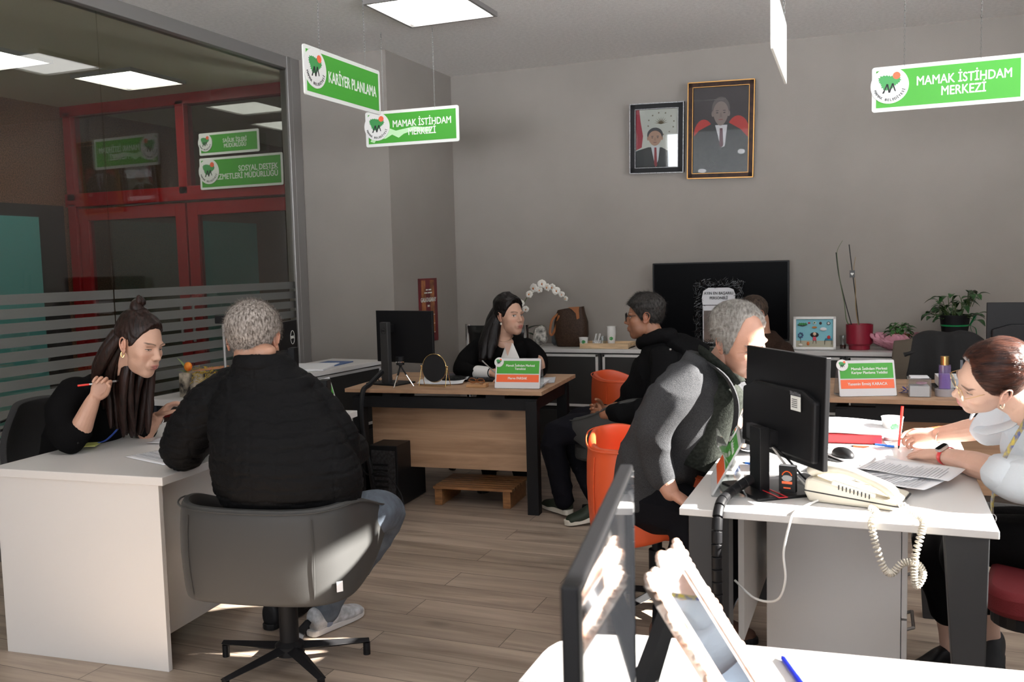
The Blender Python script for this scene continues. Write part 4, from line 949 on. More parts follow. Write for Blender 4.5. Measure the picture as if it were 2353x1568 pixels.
# ornaments on the right part of the cabinets
t = thing('framed_picture', 'white framed felt picture of a girl on a pale blue ground', 'picture', (-0.44, 7.14, 0.812), 0.0, rot=(-0.10, 0, 0.02))
b = B(); w_, h_ = 0.30, 0.245
for sx, sz, dx, dz in ((0, 1, w_, 0.02), (0, -1, w_, 0.02), (1, 0, 0.02, h_), (-1, 0, 0.02, h_)): b.box((sx * (w_ - 0.02) / 2, 0, h_ / 2 + sz * (h_ - 0.02) / 2), (dx, 0.03, dz))
b.ob('frame', M_wplastic, t, bevel=0.003)
B().box((0, 0.006, h_ / 2), (w_ - 0.03, 0.004, h_ - 0.03)).ob('sky_ground', mat('pale_blue_card', (0.22, 0.52, 0.60), 0.7), t)
B().box((0, 0.003, 0.042), (w_ - 0.04, 0.003, 0.05)).ob('board_floor', mat('beige_card', (0.42, 0.40, 0.30), 0.7), t)
def blob(nm, x, z, rx, rz_, col, y=-0.004, d=0.006): B().sphere((x, y, z), (rx, d, rz_), 12, 8).ob(nm, mat('felt_' + nm, col, 0.8), t, True)
blob('doll_hair', 0.0, 0.110, 0.030, 0.020, (0.01, 0.01, 0.012), 0.0); blob('doll_face', 0.0, 0.116, 0.012, 0.013, (0.65, 0.45, 0.32), -0.006)
B().prism([(-0.008, 0.105), (0.008, 0.105), (0.015, 0.068), (-0.013, 0.068)], 0, 0.004, Matrix.Rotation(PI / 2, 4, 'X')).ob('doll_dress', mat('felt_pink', (0.62, 0.08, 0.12), 0.8), t)
for x in (-0.007, 0.008): B().tube([(x, -0.004, 0.069), (x * 1.6, -0.004, 0.045)], 0.0015, 6).ob('doll_leg', mat('felt_dark', (0.03, 0.02, 0.02), 0.8), t)
blob('speech_bubble', 0.062, 0.152, 0.024, 0.014, (0.75, 0.76, 0.78)); blob('cloud_bread', 0.0, 0.165, 0.018, 0.008, (0.45, 0.18, 0.05)); blob('cat', -0.045, 0.045, 0.010, 0.014, (0.60, 0.16, 0.04))
blob('clock', 0.098, 0.195, 0.013, 0.013, (0.02, 0.02, 0.02)); blob('clock_face', 0.098, 0.195, 0.009, 0.009, (0.7, 0.7, 0.68), -0.008); blob('badge', 0.0, 0.198, 0.012, 0.011, (0.70, 0.72, 0.70)); blob('small_tree', 0.0, 0.2, 0.006, 0.005, (0.03, 0.2, 0.04), -0.009)
blob('flag_patch', -0.038, 0.198, 0.009, 0.006, (0.6, 0.02, 0.05)); blob('teapot', 0.042, 0.196, 0.010, 0.011, (0.05, 0.03, 0.03))
for k, c_ in enumerate(((0.05, 0.25, 0.08), (0.5, 0.4, 0.05), (0.55, 0.03, 0.12), (0.05, 0.1, 0.4))): blob('shoe_%s' % 'abcd'[k] if False else 'bead', -0.105 + 0.014 * k, 0.19, 0.008, 0.010, c_)
B().tube([(-0.12, -0.004, 0.185), (-0.085, -0.004, 0.176), (-0.052, -0.004, 0.186)], 0.003, 6, k=4).ob('garland', MATS['felt_dark'], t)
B().tube([(-0.098, -0.003, 0.05), (-0.098, -0.003, 0.10)], 0.0015, 6).ob('tree_trunk', MATS['felt_dark'], t)
for k in range(7): blob('blue_leaf', -0.098 + 0.015 * math.cos(k * 0.9), 0.103 + 0.016 * math.sin(k * 0.9) + 0.004, 0.006, 0.007, (0.06, 0.10, 0.22))
blob('white_pot', -0.098, 0.034, 0.017, 0.010, (0.72, 0.68, 0.60))
B().prism([(0.07, 0.07), (0.125, 0.07), (0.118, 0.085), (0.078, 0.085)], 0, 0.004, Matrix.Rotation(PI / 2, 4, 'X')).ob('felt_desk', mat('felt_blue', (0.03, 0.18, 0.30), 0.8), t)
for x in (0.072, 0.12): B().tube([(x, -0.004, 0.07), (x, -0.004, 0.038)], 0.0015, 6).ob('desk_leg', MATS['felt_dark'], t)
blob('red_chair', 0.10, 0.092, 0.012, 0.014, (0.45, 0.03, 0.03), -0.002)

t = thing('potted_orchid', 'red pot with two bare staked orchid stems', 'plant', (-0.13, 7.22, 0.811))
B().lathe([(0, 0), (0.072, 0), (0.075, 0.03), (0.092, 0.045), (0.094, 0.185), (0.088, 0.185), (0.086, 0.15), (0, 0.15)], seg=40).ob('pot', mat('crimson_ceramic', (0.24, 0.008, 0.025), 0.4), t, True)
B().tube([(-0.045, 0, 0.14), (-0.10, 0, 0.35), (-0.145, 0, 0.55), (-0.165, 0, 0.715)], 0.0035, 6, k=4).ob('stake', M_black, t, True)
B().tube([(0.0, 0, 0.14), (-0.03, 0, 0.40), (-0.055, 0, 0.60), (-0.075, 0, 0.77)], 0.0035, 6, k=4).ob('stake', M_black, t, True)
B().tube([(-0.055, -0.005, 0.14), (-0.09, -0.01, 0.22), (-0.105, -0.008, 0.34), (-0.135, -0.01, 0.50), (-0.155, -0.01, 0.66), (-0.155, -0.01, 0.73), (-0.12, -0.01, 0.80)], [0.0035, 0.0012], 6, k=6).ob('bare_stem', M_stem, t, True)
B().tube([(0.0, -0.006, 0.14), (-0.025, -0.01, 0.30), (-0.03, -0.01, 0.48), (-0.042, -0.01, 0.58), (-0.03, -0.01, 0.68)], [0.0035, 0.0015], 6, k=6).ob('bare_stem', mat('dry_stem', (0.25, 0.16, 0.06), 0.6), t, True)
g = B().box((-0.052, -0.012, 0.555), (0.036, 0.004, 0.052)).ob('heart_tag', mat('grey_tag', (0.06, 0.06, 0.06), 0.5), t)
B().prism([(0.011 * (16 * math.sin(a) ** 3) / 16 - 0.052, 0.555 + 0.011 * (13 * math.cos(a) - 5 * math.cos(2 * a) - 2 * math.cos(3 * a) - math.cos(4 * a)) / 15) for a in [2 * PI * i / 24 for i in range(24)]], 0.014, 0.016, Matrix.Rotation(PI / 2, 4, 'X')).ob('heart', M_edge, g)

def leafy(parent, c, n, r, size, m, seed, zmin=0.0, stems=False):
    rr = random.Random(seed)
    for k in range(n):
        a = rr.random() * 6.283; e = zmin + (1.25 - zmin) * rr.random(); q = r * (0.45 + 0.55 * rr.random())
        base = Vector(c) + Vector((math.cos(a) * q * 0.35, math.sin(a) * q * 0.35, 0))
        mid = Vector(c) + Vector((math.cos(a) * q * math.cos(e), math.sin(a) * q * math.cos(e), q * math.sin(e) * 1.1))
        tip = mid + Vector((math.cos(a) * size, math.sin(a) * size, size * (0.35 - 0.7 * rr.random())))
        if stems: B().tube([tuple(base), tuple((base + mid) / 2 + Vector((0, 0, 0.01))), tuple(mid)], 0.0022, 5, k=3).ob('stem', M_stem, parent)
        leaf(parent, mid, tip, size * (0.5 + 0.2 * rr.random()), m, 0.25, n=6)
t = thing('potted_plant', 'small leafy green plant wrapped in pink tulle', 'plant', (0.14, 7.20, 0.811))
B().lathe([(0, 0), (0.045, 0), (0.065, 0.10), (0.07, 0.10), (0.07, 0.115), (0.06, 0.115), (0.05, 0.09), (0, 0.09)], seg=28).ob('pot', mat('terracotta', (0.35, 0.12, 0.05), 0.7), t, True)
leafy(t, (0, 0, 0.11), 70, 0.085, 0.05, mat('green_leaf', (0.035, 0.12, 0.025), 0.4, var=0.4, vscale=10), 5, -0.1)
M_tulle = glass_mat('pink_tulle', (0.95, 0.85, 0.9), 0.1, 1.1, 0.62, (0.85, 0.42, 0.52))
b = B()
for q in range(3):
    b.sheet(lambda u, v: Vector(((0.06 + (0.095 + 0.012 * q) * math.sin(v * PI * 0.62) + 0.030 * math.sin(2 * PI * u * 7 + q * 2 + 5 * v) * v + 0.016 * math.sin(2 * PI * u * 17 + q + 9 * v)) * math.cos(2 * PI * u), (0.05 + 0.07 * math.sin(v * PI * 0.62) + 0.02 * math.sin(2 * PI * u * 9 + q * 2) * v) * math.sin(2 * PI * u), 0.002 + 0.095 * v + 0.028 * math.sin(2 * PI * u * 6 + q + 4 * v) * v * v)), 90, 8)
b.ob('tulle_wrap', M_tulle, t, True, ang=0)
t = thing('potted_plant', 'leafy dark green plant in a black pot with a green ribbon', 'plant', (0.50, 7.18, 0.862))
B().lathe([(0, 0), (0.075, 0), (0.098, 0.19), (0.104, 0.19), (0.104, 0.205), (0.094, 0.205), (0.088, 0.17), (0, 0.17)], seg=36).ob('pot', M_blackm, t, True)
leafy(t, (0, 0, 0.19), 34, 0.17, 0.085, mat('deep_leaf', (0.02, 0.075, 0.018), 0.35, var=0.4, vscale=8), 8, -0.15, True)
leafy(t, (0.07, 0, 0.26), 12, 0.14, 0.07, MATS['deep_leaf'], 21, 0.5, True)
leafy(t, (-0.10, -0.03, 0.20), 10, 0.12, 0.08, MATS['deep_leaf'], 31, -0.3, True)
M_rib = mat('green_ribbon', (0.01, 0.22, 0.07), 0.35)
b = B(); b.lathe([(0.0925, 0.125), (0.0945, 0.126), (0.0955, 0.136), (0.0935, 0.137)], seg=36)
for pts in ([(0.095, -0.01, 0.13), (0.13, -0.02, 0.18), (0.135, -0.01, 0.21), (0.115, 0, 0.17), (0.095, -0.01, 0.13)], [(0.095, -0.01, 0.13), (0.11, -0.02, 0.08), (0.13, -0.02, 0.02)], [(0.095, -0.01, 0.13), (0.13, 0.0, 0.11), (0.14, 0, 0.06)]): b.tube(pts, 0.009, 6, k=5, flat=(0.15, 1.0))
b.ob('ribbon', M_rib, t, True)
t = thing('gift_box', 'flat patterned orange and green box under the black plant pot', 'box', (0.50, 7.18, 0.811))
B().box((0, 0, 0.025), (0.26, 0.20, 0.05)).ob('box_body', mat('orange_pattern', (0.55, 0.10, 0.02), 0.5, var=0.8, vscale=34, vcol=(0.75, 0.55, 0.25)), t, bevel=0.003)
B().box((0, 0, 0.012), (0.262, 0.202, 0.012)).ob('green_band', mat('teal_band', (0.05, 0.25, 0.15), 0.5), t)
t = thing('drinking_glass', 'tea glass half full beside the red orchid pot', 'glass', (-0.245, 7.24, 0.811))
B().lathe([(0, 0), (0.022, 0), (0.024, 0.03), (0.019, 0.05), (0.026, 0.10), (0.025, 0.10), (0.018, 0.05), (0.022, 0.03), (0.02, 0.004), (0, 0.004)], seg=24).ob('glass_wall', M_clear, t, True)
B().lathe([(0, 0.004), (0.020, 0.004), (0.0215, 0.03), (0, 0.03)], seg=24).ob('tea', mat('black_tea', (0.06, 0.012, 0.004), 0.1), t, True)
t = thing('flower_spray', 'small white dried flower spray lying right of the pink tulle', 'flowers', (0.26, 7.10, 0.811))
b = B()
for k in range(40): b.sphere((rng.normal(0, 0.03), rng.normal(0, 0.015), 0.012 + abs(rng.normal(0, 0.014))), 0.006, 6, 4)
tag(b.ob('white_blossom', M_petal, t, True), kind='stuff')

# ---------------------------------------------------------------- things on the oak desk
t = thing('round_mirror', 'round table mirror in thin brass stand, dark back towards us', 'mirror', (-2.575, 5.13, 0.751), -0.12)
o = B().lathe([(0, -0.003), (0.086, -0.003), (0.086, 0.003), (0, 0.003)], seg=48).ob('mirror_back', mat('black_velvet', (0.008, 0.008, 0.009), 0.9), t, True); o.location = (0, 0, 0.115); o.rotation_euler = (PI / 2 - 0.15, 0, 0)
B().tube([(0.088 * math.cos(a), 0.003 * math.sin(a), 0.115 + 0.088 * math.sin(a)) for a in [2 * PI * i / 40 for i in range(40)]], 0.0025, 6, closed=True).ob('brass_ring', M_gold, t, True)
for s_ in (-1, 1):
    B().tube([(s_ * 0.098, -0.03, 0.004), (s_ * 0.096, 0, 0.125), (s_ * 0.098, 0.03, 0.004)], 0.0022, 6).ob('stand_leg', M_gold, t, True)
    B().sphere((s_ * 0.097, 0, 0.125), 0.006, 10, 8).ob('pivot', M_gold, t, True)
for y in (-0.03, 0.03): B().tube([(-0.098, y, 0.004), (0.098, y, 0.004)], 0.0022, 6).ob('stand_bar', M_gold, t, True)
t = thing('webcam_tripod', 'small silver banded webcam on a black mini tripod before the monitor', 'webcam', (-2.775, 5.06, 0.751))
B().tube([(0, 0, 0.14), (0, 0, 0.19)], 0.026, 20).ob('webcam', M_black, t, True); B().lathe([(0.0265, 0.155), (0.0275, 0.155), (0.0275, 0.162), (0.0265, 0.162)], seg=20).ob('silver_band', M_chrome, t)
for a in (0.4, 2.5, 4.6):
    l = B().tube([(0, 0, 0.135), (0.035 * math.cos(a), 0.035 * math.sin(a), 0.075)], 0.005, 8).ob('tripod_leg', M_black, t, True)
    B().tube([(0.035 * math.cos(a), 0.035 * math.sin(a), 0.075), (0.078 * math.cos(a), 0.078 * math.sin(a), 0.004)], 0.004, 8).ob('leg_end', M_chrome, l, True)
B().sphere((0, 0, 0.138), 0.012, 10, 8).ob('ball_head', M_black, t, True)
def keyboard(label, loc, rz, w=0.44, d=0.14):
    t = thing('keyboard', label, 'keyboard', loc, rz, 'black computer keyboards')
    B().box((0, 0, 0.009), (w, d, 0.016)).ob('key_base', M_black, t, bevel=0.004)
    b = B()
    for r in range(5):
        for c_ in range(20):
            b.box((-w / 2 + 0.02 + c_ * (w - 0.04) / 19, -d / 2 + 0.018 + r * (d - 0.036) / 4, 0.0195), (0.0165, 0.0165, 0.005))
    tag(b.ob('keys', mat('key_black', (0.02, 0.02, 0.021), 0.35), t), kind='stuff')
    return t
keyboard('black keyboard on the oak desk beside the tortoiseshell glasses', (-2.43, 5.46, 0.751), 0.1)
keyboard('black keyboard on the sunlit white desk under the fan of papers', (-0.10, 3.29, 0.751), math.radians(-52))
t = thing('computer_mouse', 'black computer mouse beyond the keyboard on the sunlit desk', 'mouse', (-0.12, 3.60, 0.751), 0.6)
B().sphere((0, 0, 0.008), (0.033, 0.056, 0.030), 24, 16).ob('mouse_body', M_black, t, True)
t = thing('mouse_pad', 'thin black mouse pad under the black mouse', 'mouse pad', (-0.06, 3.56, 0.7505), 0.1); B().prism(rrect(0.22, 0.17, 0.01), 0, 0.0008).ob('pad', M_blackm, t)
t = thing('phone_stand', 'small beech phone stand block on the oak desk', 'stand', (-2.295, 5.155, 0.751), 0.05)
B().box((0, 0, 0.008), (0.13, 0.055, 0.016)).ob('block', mat('beech', (0.50, 0.27, 0.12), 0.5, var=0.2, vscale=5), t, bevel=0.002); B().box((0.055, 0, 0.018), (0.02, 0.055, 0.012)).ob('ledge', MATS['beech'], t, bevel=0.002)
def spectacles(name, parent, loc, rot, m, rl=0.023, w=0.064, arm=0.13, lens=None, round_=True, r=0.0016, mirror=1, fold=False):
    g = thing(name, None, None); g.parent = parent; g.location = loc; g.rotation_euler = rot
    for s_ in (-1, 1):
        pts = [(s_ * w / 2 + rl * (1.0 if round_ else 1.15) * math.cos(a), 0, rl * (1.0 if round_ else 0.72) * math.sin(a)) for a in [2 * PI * i / 24 for i in range(24)]]
        B().tube(pts, r, 6, closed=True).ob('rim', m, g, True)
        B().prism([(p[0], p[2]) for p in pts], -0.0004, 0.0004, Matrix.Rotation(PI / 2, 4, 'X')).ob('lens', lens or M_clear, g)
        x = s_ * (w / 2 + rl)
        if fold: B().tube([(x, 0, 0.005), (x, -0.012, 0.004), (-s_ * 0.03, -0.02, -0.004)], r, 6).ob('temple', m, g, True)
        else: B().tube([(x, 0, 0.006), (x + s_ * 0.005, -0.01, 0.006), (x + s_ * 0.006, -arm * 0.75, 0.004), (x + s_ * 0.003, -arm, -0.022)], r, 6, k=3).ob('temple', m, g, True)
    B().tube([(-w / 2 + rl, 0, 0.004), (0, 0.003, 0.009), (w / 2 - rl, 0, 0.004)], r, 6, k=3).ob('bridge', m, g, True)
    return g
t = thing('eyeglasses', 'tortoiseshell reading glasses folded on the beech stand', 'glasses', (-2.30, 5.16, 0.788), -0.2)
g = spectacles('glasses_front', t, (0, 0, 0), (0.2, 0, 0), mat('tortoiseshell', (0.28, 0.09, 0.02), 0.3), round_=False, r=0.0022, fold=True)
t = thing('tea_glass', 'glass of dark red tea behind the mini tripod', 'glass', (-2.72, 5.36, 0.751))
B().lathe([(0, 0), (0.026, 0), (0.03, 0.09), (0.029, 0.09), (0.025, 0.004), (0, 0.004)], seg=24).ob('glass_wall', M_clear, t, True)
B().lathe([(0, 0.004), (0.0245, 0.004), (0.0275, 0.06), (0, 0.06)], seg=24).ob('tea', mat('red_tea', (0.20, 0.02, 0.006), 0.1), t, True)
def cable(name, label, pts, r, m=None, parent=None, k=6, cat='cable', seg=8):
    o = B().tube(pts, r, seg, k=k).ob(name, m or M_black, parent, True)
    return tag(o, label, cat) if parent is None else o
cable('cable_sleeve', 'thick black cable sleeve hanging from the oak desk monitor to the floor', [(-2.93, 5.10, 0.84), (-2.95, 4.98, 0.775), (-2.955, 4.90, 0.74), (-2.955, 4.87, 0.60), (-2.94, 4.87, 0.42), (-2.91, 4.88, 0.25), (-2.90, 4.90, 0.06)], 0.016)
cable('power_cable', 'thin black cable looping on the floor beside the computer tower', [(-2.99, 4.95, 0.62), (-3.02, 4.92, 0.35), (-2.95, 4.90, 0.22), (-2.78, 4.82, 0.26), (-2.62, 4.74, 0.14), (-2.60, 4.68, 0.02), (-2.72, 4.66, 0.008), (-2.85, 4.72, 0.01)], 0.005)
cable('desk_cable', 'loose thin black cable curled behind the oak desk monitor', [(-3.02, 5.22, 0.76), (-3.06, 5.26, 0.80), (-3.0, 5.30, 0.81), (-2.95, 5.26, 0.77), (-2.98, 5.20, 0.757)], 0.003)
t = thing('computer_tower', 'black computer tower with green light standing under the oak desk', 'computer', (-2.87, 5.16, 0), 0.06)
B().box((0, 0, 0.20), (0.19, 0.42, 0.39)).ob('case', M_black, t, bevel=0.004)
b = B(); b.box((0, -0.212, 0.20), (0.16, 0.006, 0.33)); pn = b.ob('rear_panel', mat('steel_panel', (0.06, 0.06, 0.065), 0.4, metal=0.6, var=0.5, vscale=60), t)
for k in range(6): B().box((-0.02, -0.217, 0.10 + 0.035 * k), (0.10, 0.006, 0.014)).ob('port_strip', M_black, pn)
B().sphere((-0.045, -0.218, 0.055), 0.005, 8, 6).ob('power_light', mat('green_led', (0.02, 0.4, 0.05), 0.4, emit=(0.1, 1.0, 0.15), es=8), t)
t = thing('foot_rest', 'slatted wooden footrest on the floor under the oak desk', 'footrest', (-2.35, 5.30, 0), 0.08)
M_fr = mat('varnished_pine', (0.28, 0.13, 0.05), 0.4, var=0.35, vscale=10, stretch=(1, 6, 6))
for k in range(7): B().box((0, -0.16 + 0.053 * k, 0.115), (0.52, 0.044, 0.016)).ob('slat', M_fr, t, bevel=0.001)
for x in (-0.23, 0.22): B().box((x, 0, 0.053), (0.05, 0.34, 0.106)).ob('support', M_fr, t, bevel=0.002)
# blue notebook etc. on oak desk
t = thing('notebook', 'dark blue notebook lying behind the round mirror', 'notebook', (-2.66, 5.62, 0.751), 0.2); B().box((0, 0, 0.008), (0.20, 0.14, 0.016)).ob('cover', mat('navy_cover', (0.01, 0.015, 0.05), 0.4), t, bevel=0.002)

# ---------------------------------------------------------------- right oak desk
t = thing('note_box', 'clear acrylic box of white note paper on the right oak desk', 'box', (0.20, 5.28, 0.751), 0.08)
B().box((0, 0, 0.05), (0.11, 0.10, 0.10)).ob('acrylic_box', M_acryl, t, bevel=0.003); B().box((0, 0, 0.03), (0.095, 0.085, 0.055)).ob('note_paper', M_paper, t); B().box((0.0, 0.0, 0.103), (0.09, 0.08, 0.006)).ob('top_note', M_paper, t); B().sphere((0.01, -0.02, 0.072), (0.03, 0.02, 0.008), 10, 6).ob('paper_clips', mat('pink_clips', (0.6, 0.3, 0.4), 0.4, var=0.5, vscale=80), t)
t = thing('spray_bottle', 'purple body mist bottle with gold cap on the right oak desk', 'bottle', (0.325, 5.31, 0.790))
B().prism(rrect(0.058, 0.058, 0.016, 6), 0.0, 0.125).ob('bottle', glass_mat('violet_glass', (0.62, 0.55, 0.80), 0.8, 1.4, 0.25, (0.5, 0.4, 0.7)), t, True); B().prism(rrect(0.050, 0.050, 0.014, 6), 0.003, 0.075).ob('liquid', mat('violet_liquid', (0.35, 0.22, 0.52), 0.2), t)
B().cyl((0, 0, 0.148), 0.021, 0.046, 24).ob('cap', M_gold, t, True)
t = thing('glass_jar', 'low round clear jar under the purple bottle', 'jar', (0.325, 5.31, 0.751)); B().lathe([(0, 0), (0.046, 0), (0.048, 0.036), (0.044, 0.038), (0, 0.038)], seg=32).ob('jar', mat('pale_glass', (0.35, 0.34, 0.36), 0.15), t, True)
t = thing('document_tray', 'dark tray with upright side and white papers behind the purple bottle', 'tray', (0.40, 5.52, 0.751), 0.05)
B().box((0, 0, 0.012), (0.24, 0.30, 0.02)).ob('tray', M_black, t); B().box((-0.0, 0, 0.055), (0.20, 0.24, 0.05)).ob('paper_bundle', M_paper, t); B().box((0.0, -0.16, 0.09), (0.012, 0.01, 0.19)).ob('upright', mat('slate_plastic', (0.10, 0.11, 0.13), 0.3), t)
t = thing('key_bunch', 'bunch of keys and clips beside the right name plate', 'keys', (0.125, 5.36, 0.751))
for k in range(6): B().tube([(0.01 * k - 0.02, 0.0, 0.004 + 0.004 * k), (0.03 * math.cos(k) + 0.02, 0.03 * math.sin(k * 2), 0.008 + 0.006 * k)], 0.004, 6, flat=(0.4, 1.4)).ob('key', M_chrome if k % 2 else M_bluepen, t)

# ---------------------------------------------------------------- sunlit desk
t = thing('telephone', 'cream desk telephone with coiled cord on the corner of the sunlit desk', 'telephone', (-0.055, 2.975, 0.751), math.radians(-12))
M_cream = mat('cream_plastic', (0.58, 0.54, 0.45), 0.35)
prof_ = [(-0.125, 0.0), (0.125, 0.0), (0.135, 0.022), (-0.115, 0.075), (-0.135, 0.07), (-0.14, 0.03)]
Mp = Matrix.Translation((0, 0.09, 0)) @ Matrix.Rotation(PI / 2, 4, 'X')
B().prism(prof_, 0.0, 0.18, Mp).ob('phone_body', M_cream, t, bevel=0.008)
B().prism([(-0.1385, 0.032), (0.1365, 0.012), (0.1365, 0.016), (-0.1385, 0.036)], -0.001, 0.181, Mp).ob('seam_line', M_black, t)
B().tube([(-0.125, -0.055, 0.082), (-0.105, -0.055, 0.100), (-0.03, -0.055, 0.102), (0.05, -0.055, 0.078), (0.10, -0.055, 0.056), (0.118, -0.055, 0.040)], [0.021, 0.026, 0.018, 0.017, 0.022, 0.018], 14, k=6, flat=(0.85, 1.15)).ob('handset', M_cream, t, True)
hb = B().prism([(-0.06, 0.055), (0.07, 0.03), (0.07, 0.045), (-0.055, 0.075)], 0, 0.01, Matrix.Translation((0, -0.078, 0.0)) @ Matrix.Rotation(PI / 2, 4, 'X')).ob('speaker_panel', mat('light_cream', (0.75, 0.73, 0.66), 0.4), t, bevel=0.003)
for k in range(9): B().box((-0.035 + 0.011 * k, -0.0895, 0.053 - 0.0022 * k), (0.003, 0.002, 0.014)).ob('speaker_slot', M_black, hb)
b = B()
for r in range(4):
    for c_ in range(3): b.box((0.0 + 0.028 * c_, 0.03 + 0.017 * r - 0.01, 0.058 - 0.0058 * c_ + 0.0), (0.018, 0.011, 0.008), rot=(0, 0.2, 0))
tag(b.ob('number_keys', MATS['light_cream'], t), kind='stuff')
def coil(name, label, ctrl, R_, r, turns, m):
    P = smooth_path(ctrl, 14); n = len(P); pts = []; nrm = Vector((1, 0, 0))
    N = int(turns * 9)
    for i in range(N + 1):
        x = i / N * (n - 1); a = int(min(x, n - 2)); f = x - a; p = P[a].lerp(P[a + 1], f); tg = (P[a + 1] - P[a]).normalized()
        nrm = (nrm - tg * nrm.dot(tg)).normalized(); bi = tg.cross(nrm); an = 2 * PI * turns * i / N
        e = min(1.0, min(i, N - i) / 12)
        pts.append(p + (nrm * math.cos(an) + bi * math.sin(an)) * R_ * e)
    return B().tube(pts, r, 6).ob(name, m, None, True)
o = coil('coiled_cord', '', [(-0.02, 2.87, 0.757), (0.0, 2.8, 0.757), (-0.014, 2.72, 0.752), (-0.004, 2.705, 0.698), (0.018, 2.7, 0.633), (0.04, 2.7, 0.619), (0.068, 2.7, 0.651), (0.103, 2.7, 0.651), (0.118, 2.7, 0.623), (0.103, 2.7, 0.59), (0.096, 2.69, 0.623), (0.098, 2.69, 0.677), (0.113, 2.705, 0.738), (0.118, 2.73, 0.765), (0.1, 2.8, 0.765), (0.06, 2.87, 0.775)], 0.0085, 0.0026, 88, mat('cord_cream', (0.62, 0.58, 0.50), 0.4))
tag(o, 'cream coiled telephone cord hanging in loops over the desk edge', 'cord')
cable('phone_cable', 'thin white cable hanging from the telephone in a long loop below the desk', [(-0.16, 2.93, 0.757), (-0.20, 2.83, 0.757), (-0.225, 2.74, 0.757), (-0.235, 2.712, 0.73), (-0.250, 2.70, 0.65), (-0.245, 2.70, 0.57), (-0.27, 2.72, 0.50), (-0.34, 2.78, 0.475), (-0.41, 2.85, 0.50)], 0.0035, M_wplastic)
cable('monitor_cable', 'grey cable running from the monitor arm to the telephone', [(-0.38, 3.05, 0.92), (-0.33, 3.02, 0.91), (-0.27, 3.0, 0.84), (-0.22, 3.0, 0.79), (-0.18, 2.98, 0.757), (-0.15, 2.97, 0.757)], 0.0035, mat('grey_cable', (0.4, 0.38, 0.35), 0.5))
cable('monitor_cable', 'black cable running down from the back of the monitor', [(-0.31, 3.0, 0.90), (-0.27, 3.02, 0.86), (-0.22, 3.03, 0.80), (-0.17, 3.05, 0.757), (-0.13, 3.10, 0.757)], 0.0035)
# spiral cable wrap on the desk leg
t = thing('cable_spine', 'segmented black cable spine from the monitor stand to the floor', 'cable spine', (0, 0, 0))
P = smooth_path([(-0.375, 2.95, 0.80), (-0.41, 2.88, 0.785), (-0.43, 2.81, 0.775), (-0.438, 2.75, 0.765), (-0.44, 2.705, 0.72), (-0.44, 2.695, 0.60), (-0.438, 2.70, 0.40), (-0.436, 2.70, 0.20), (-0.436, 2.70, 0.012)], 6)
cum = [0]
for a_, c_ in zip(P, P[1:]): cum.append(cum[-1] + (c_ - a_).length)
def at_len(s_):
    for i in range(len(P) - 1):
        if cum[i + 1] >= s_: return P[i].lerp(P[i + 1], (s_ - cum[i]) / max(1e-9, cum[i + 1] - cum[i]))
    return P[-1]
ns = 26
for k in range(ns):
    s0 = cum[-1] * k / ns; s1 = cum[-1] * (k + 0.9) / ns
    B().tube([at_len(s0), at_len((s0 + s1) / 2), at_len(s1)], 0.016, 12).ob('segment', M_black, t, True, bevel=0.001)
B().tube(P, 0.011, 8).ob('inner_cable', M_blackm, t, True)
t = thing('pen_pot', 'white metal mesh pen pot behind the monitor on the sunlit desk', 'pen pot', (-0.30, 3.36, 0.751), 0.3)
b = B(); b.box((0, 0, 0.003), (0.16, 0.10, 0.006))
for s_ in (-1, 1): b.box((0, s_ * 0.05, 0.05), (0.16, 0.002, 0.10)); b.box((s_ * 0.08, 0, 0.05), (0.002, 0.10, 0.10))
b.ob('mesh_body', mat('white_mesh', (0.62, 0.62, 0.64), 0.4, var=0.35, vscale=260), t)
B().tube([(-0.08, -0.05, 0.1), (0.08, -0.05, 0.1), (0.08, 0.05, 0.1), (-0.08, 0.05, 0.1)], 0.003, 6, closed=True).ob('rim', M_wplastic, t)
for k in range(5): B().tube([(-0.05 + 0.02 * k, 0.01 * (k % 3), 0.01), (-0.055 + 0.024 * k, 0.02, 0.115)], 0.004, 6).ob('pen', [M_bluepen, M_redpen, M_black, M_bluepen, M_wplastic][k], t)
t = thing('card_box', 'small black box with an orange grey printed emblem on the monitor base', 'box', (-0.262, 2.975, 0.762), math.radians(-10))
B().box((0, 0, 0.042), (0.052, 0.022, 0.084)).ob('box', M_black, t, bevel=0.001)
B().tube([(0.016 * math.cos(a), -0.0115, 0.047 + 0.02 * math.sin(a)) for a in [PI * 0.12 + PI * 0.76 * i / 10 for i in range(11)]], 0.0016, 4).ob('top_print', M_orange, t)
B().prism([(0.015 * math.cos(2 * PI * i / 14) * (1 + 0.15 * (i % 2)), 0.045 + 0.010 * math.sin(2 * PI * i / 14)) for i in range(14)], 0.0112, 0.0118, Matrix.Rotation(PI / 2, 4, 'X')).ob('grey_print', mat('emblem_grey', (0.3, 0.3, 0.3), 0.5), t)
B().box((0, -0.0118, 0.031), (0.032, 0.0006, 0.008)).ob('orange_print', M_orange, t); B().box((0, -0.0118, 0.014), (0.022, 0.0006, 0.004)).ob('bottom_print', M_orange, t)
B().box((0, 0, 0.0845), (0.05, 0.018, 0.002)).ob('white_edge', M_paper, t)
t = thing('mobile_phone', 'black mobile phone lying behind the paper cup', 'phone', (0.03, 4.13, 0.751), 0.15); B().prism(rrect(0.15, 0.075, 0.012), 0, 0.009).ob('body', M_chrome, t); B().prism(rrect(0.145, 0.070, 0.011), 0.009, 0.0098).ob('screen', M_screen, t)
t = thing('tablet', 'flat black tablet lying behind the keyboard cable', 'tablet', (-0.21, 3.16, 0.7505), math.radians(-50)); B().prism(rrect(0.22, 0.12, 0.01), 0, 0.005).ob('body', M_blackm, t)
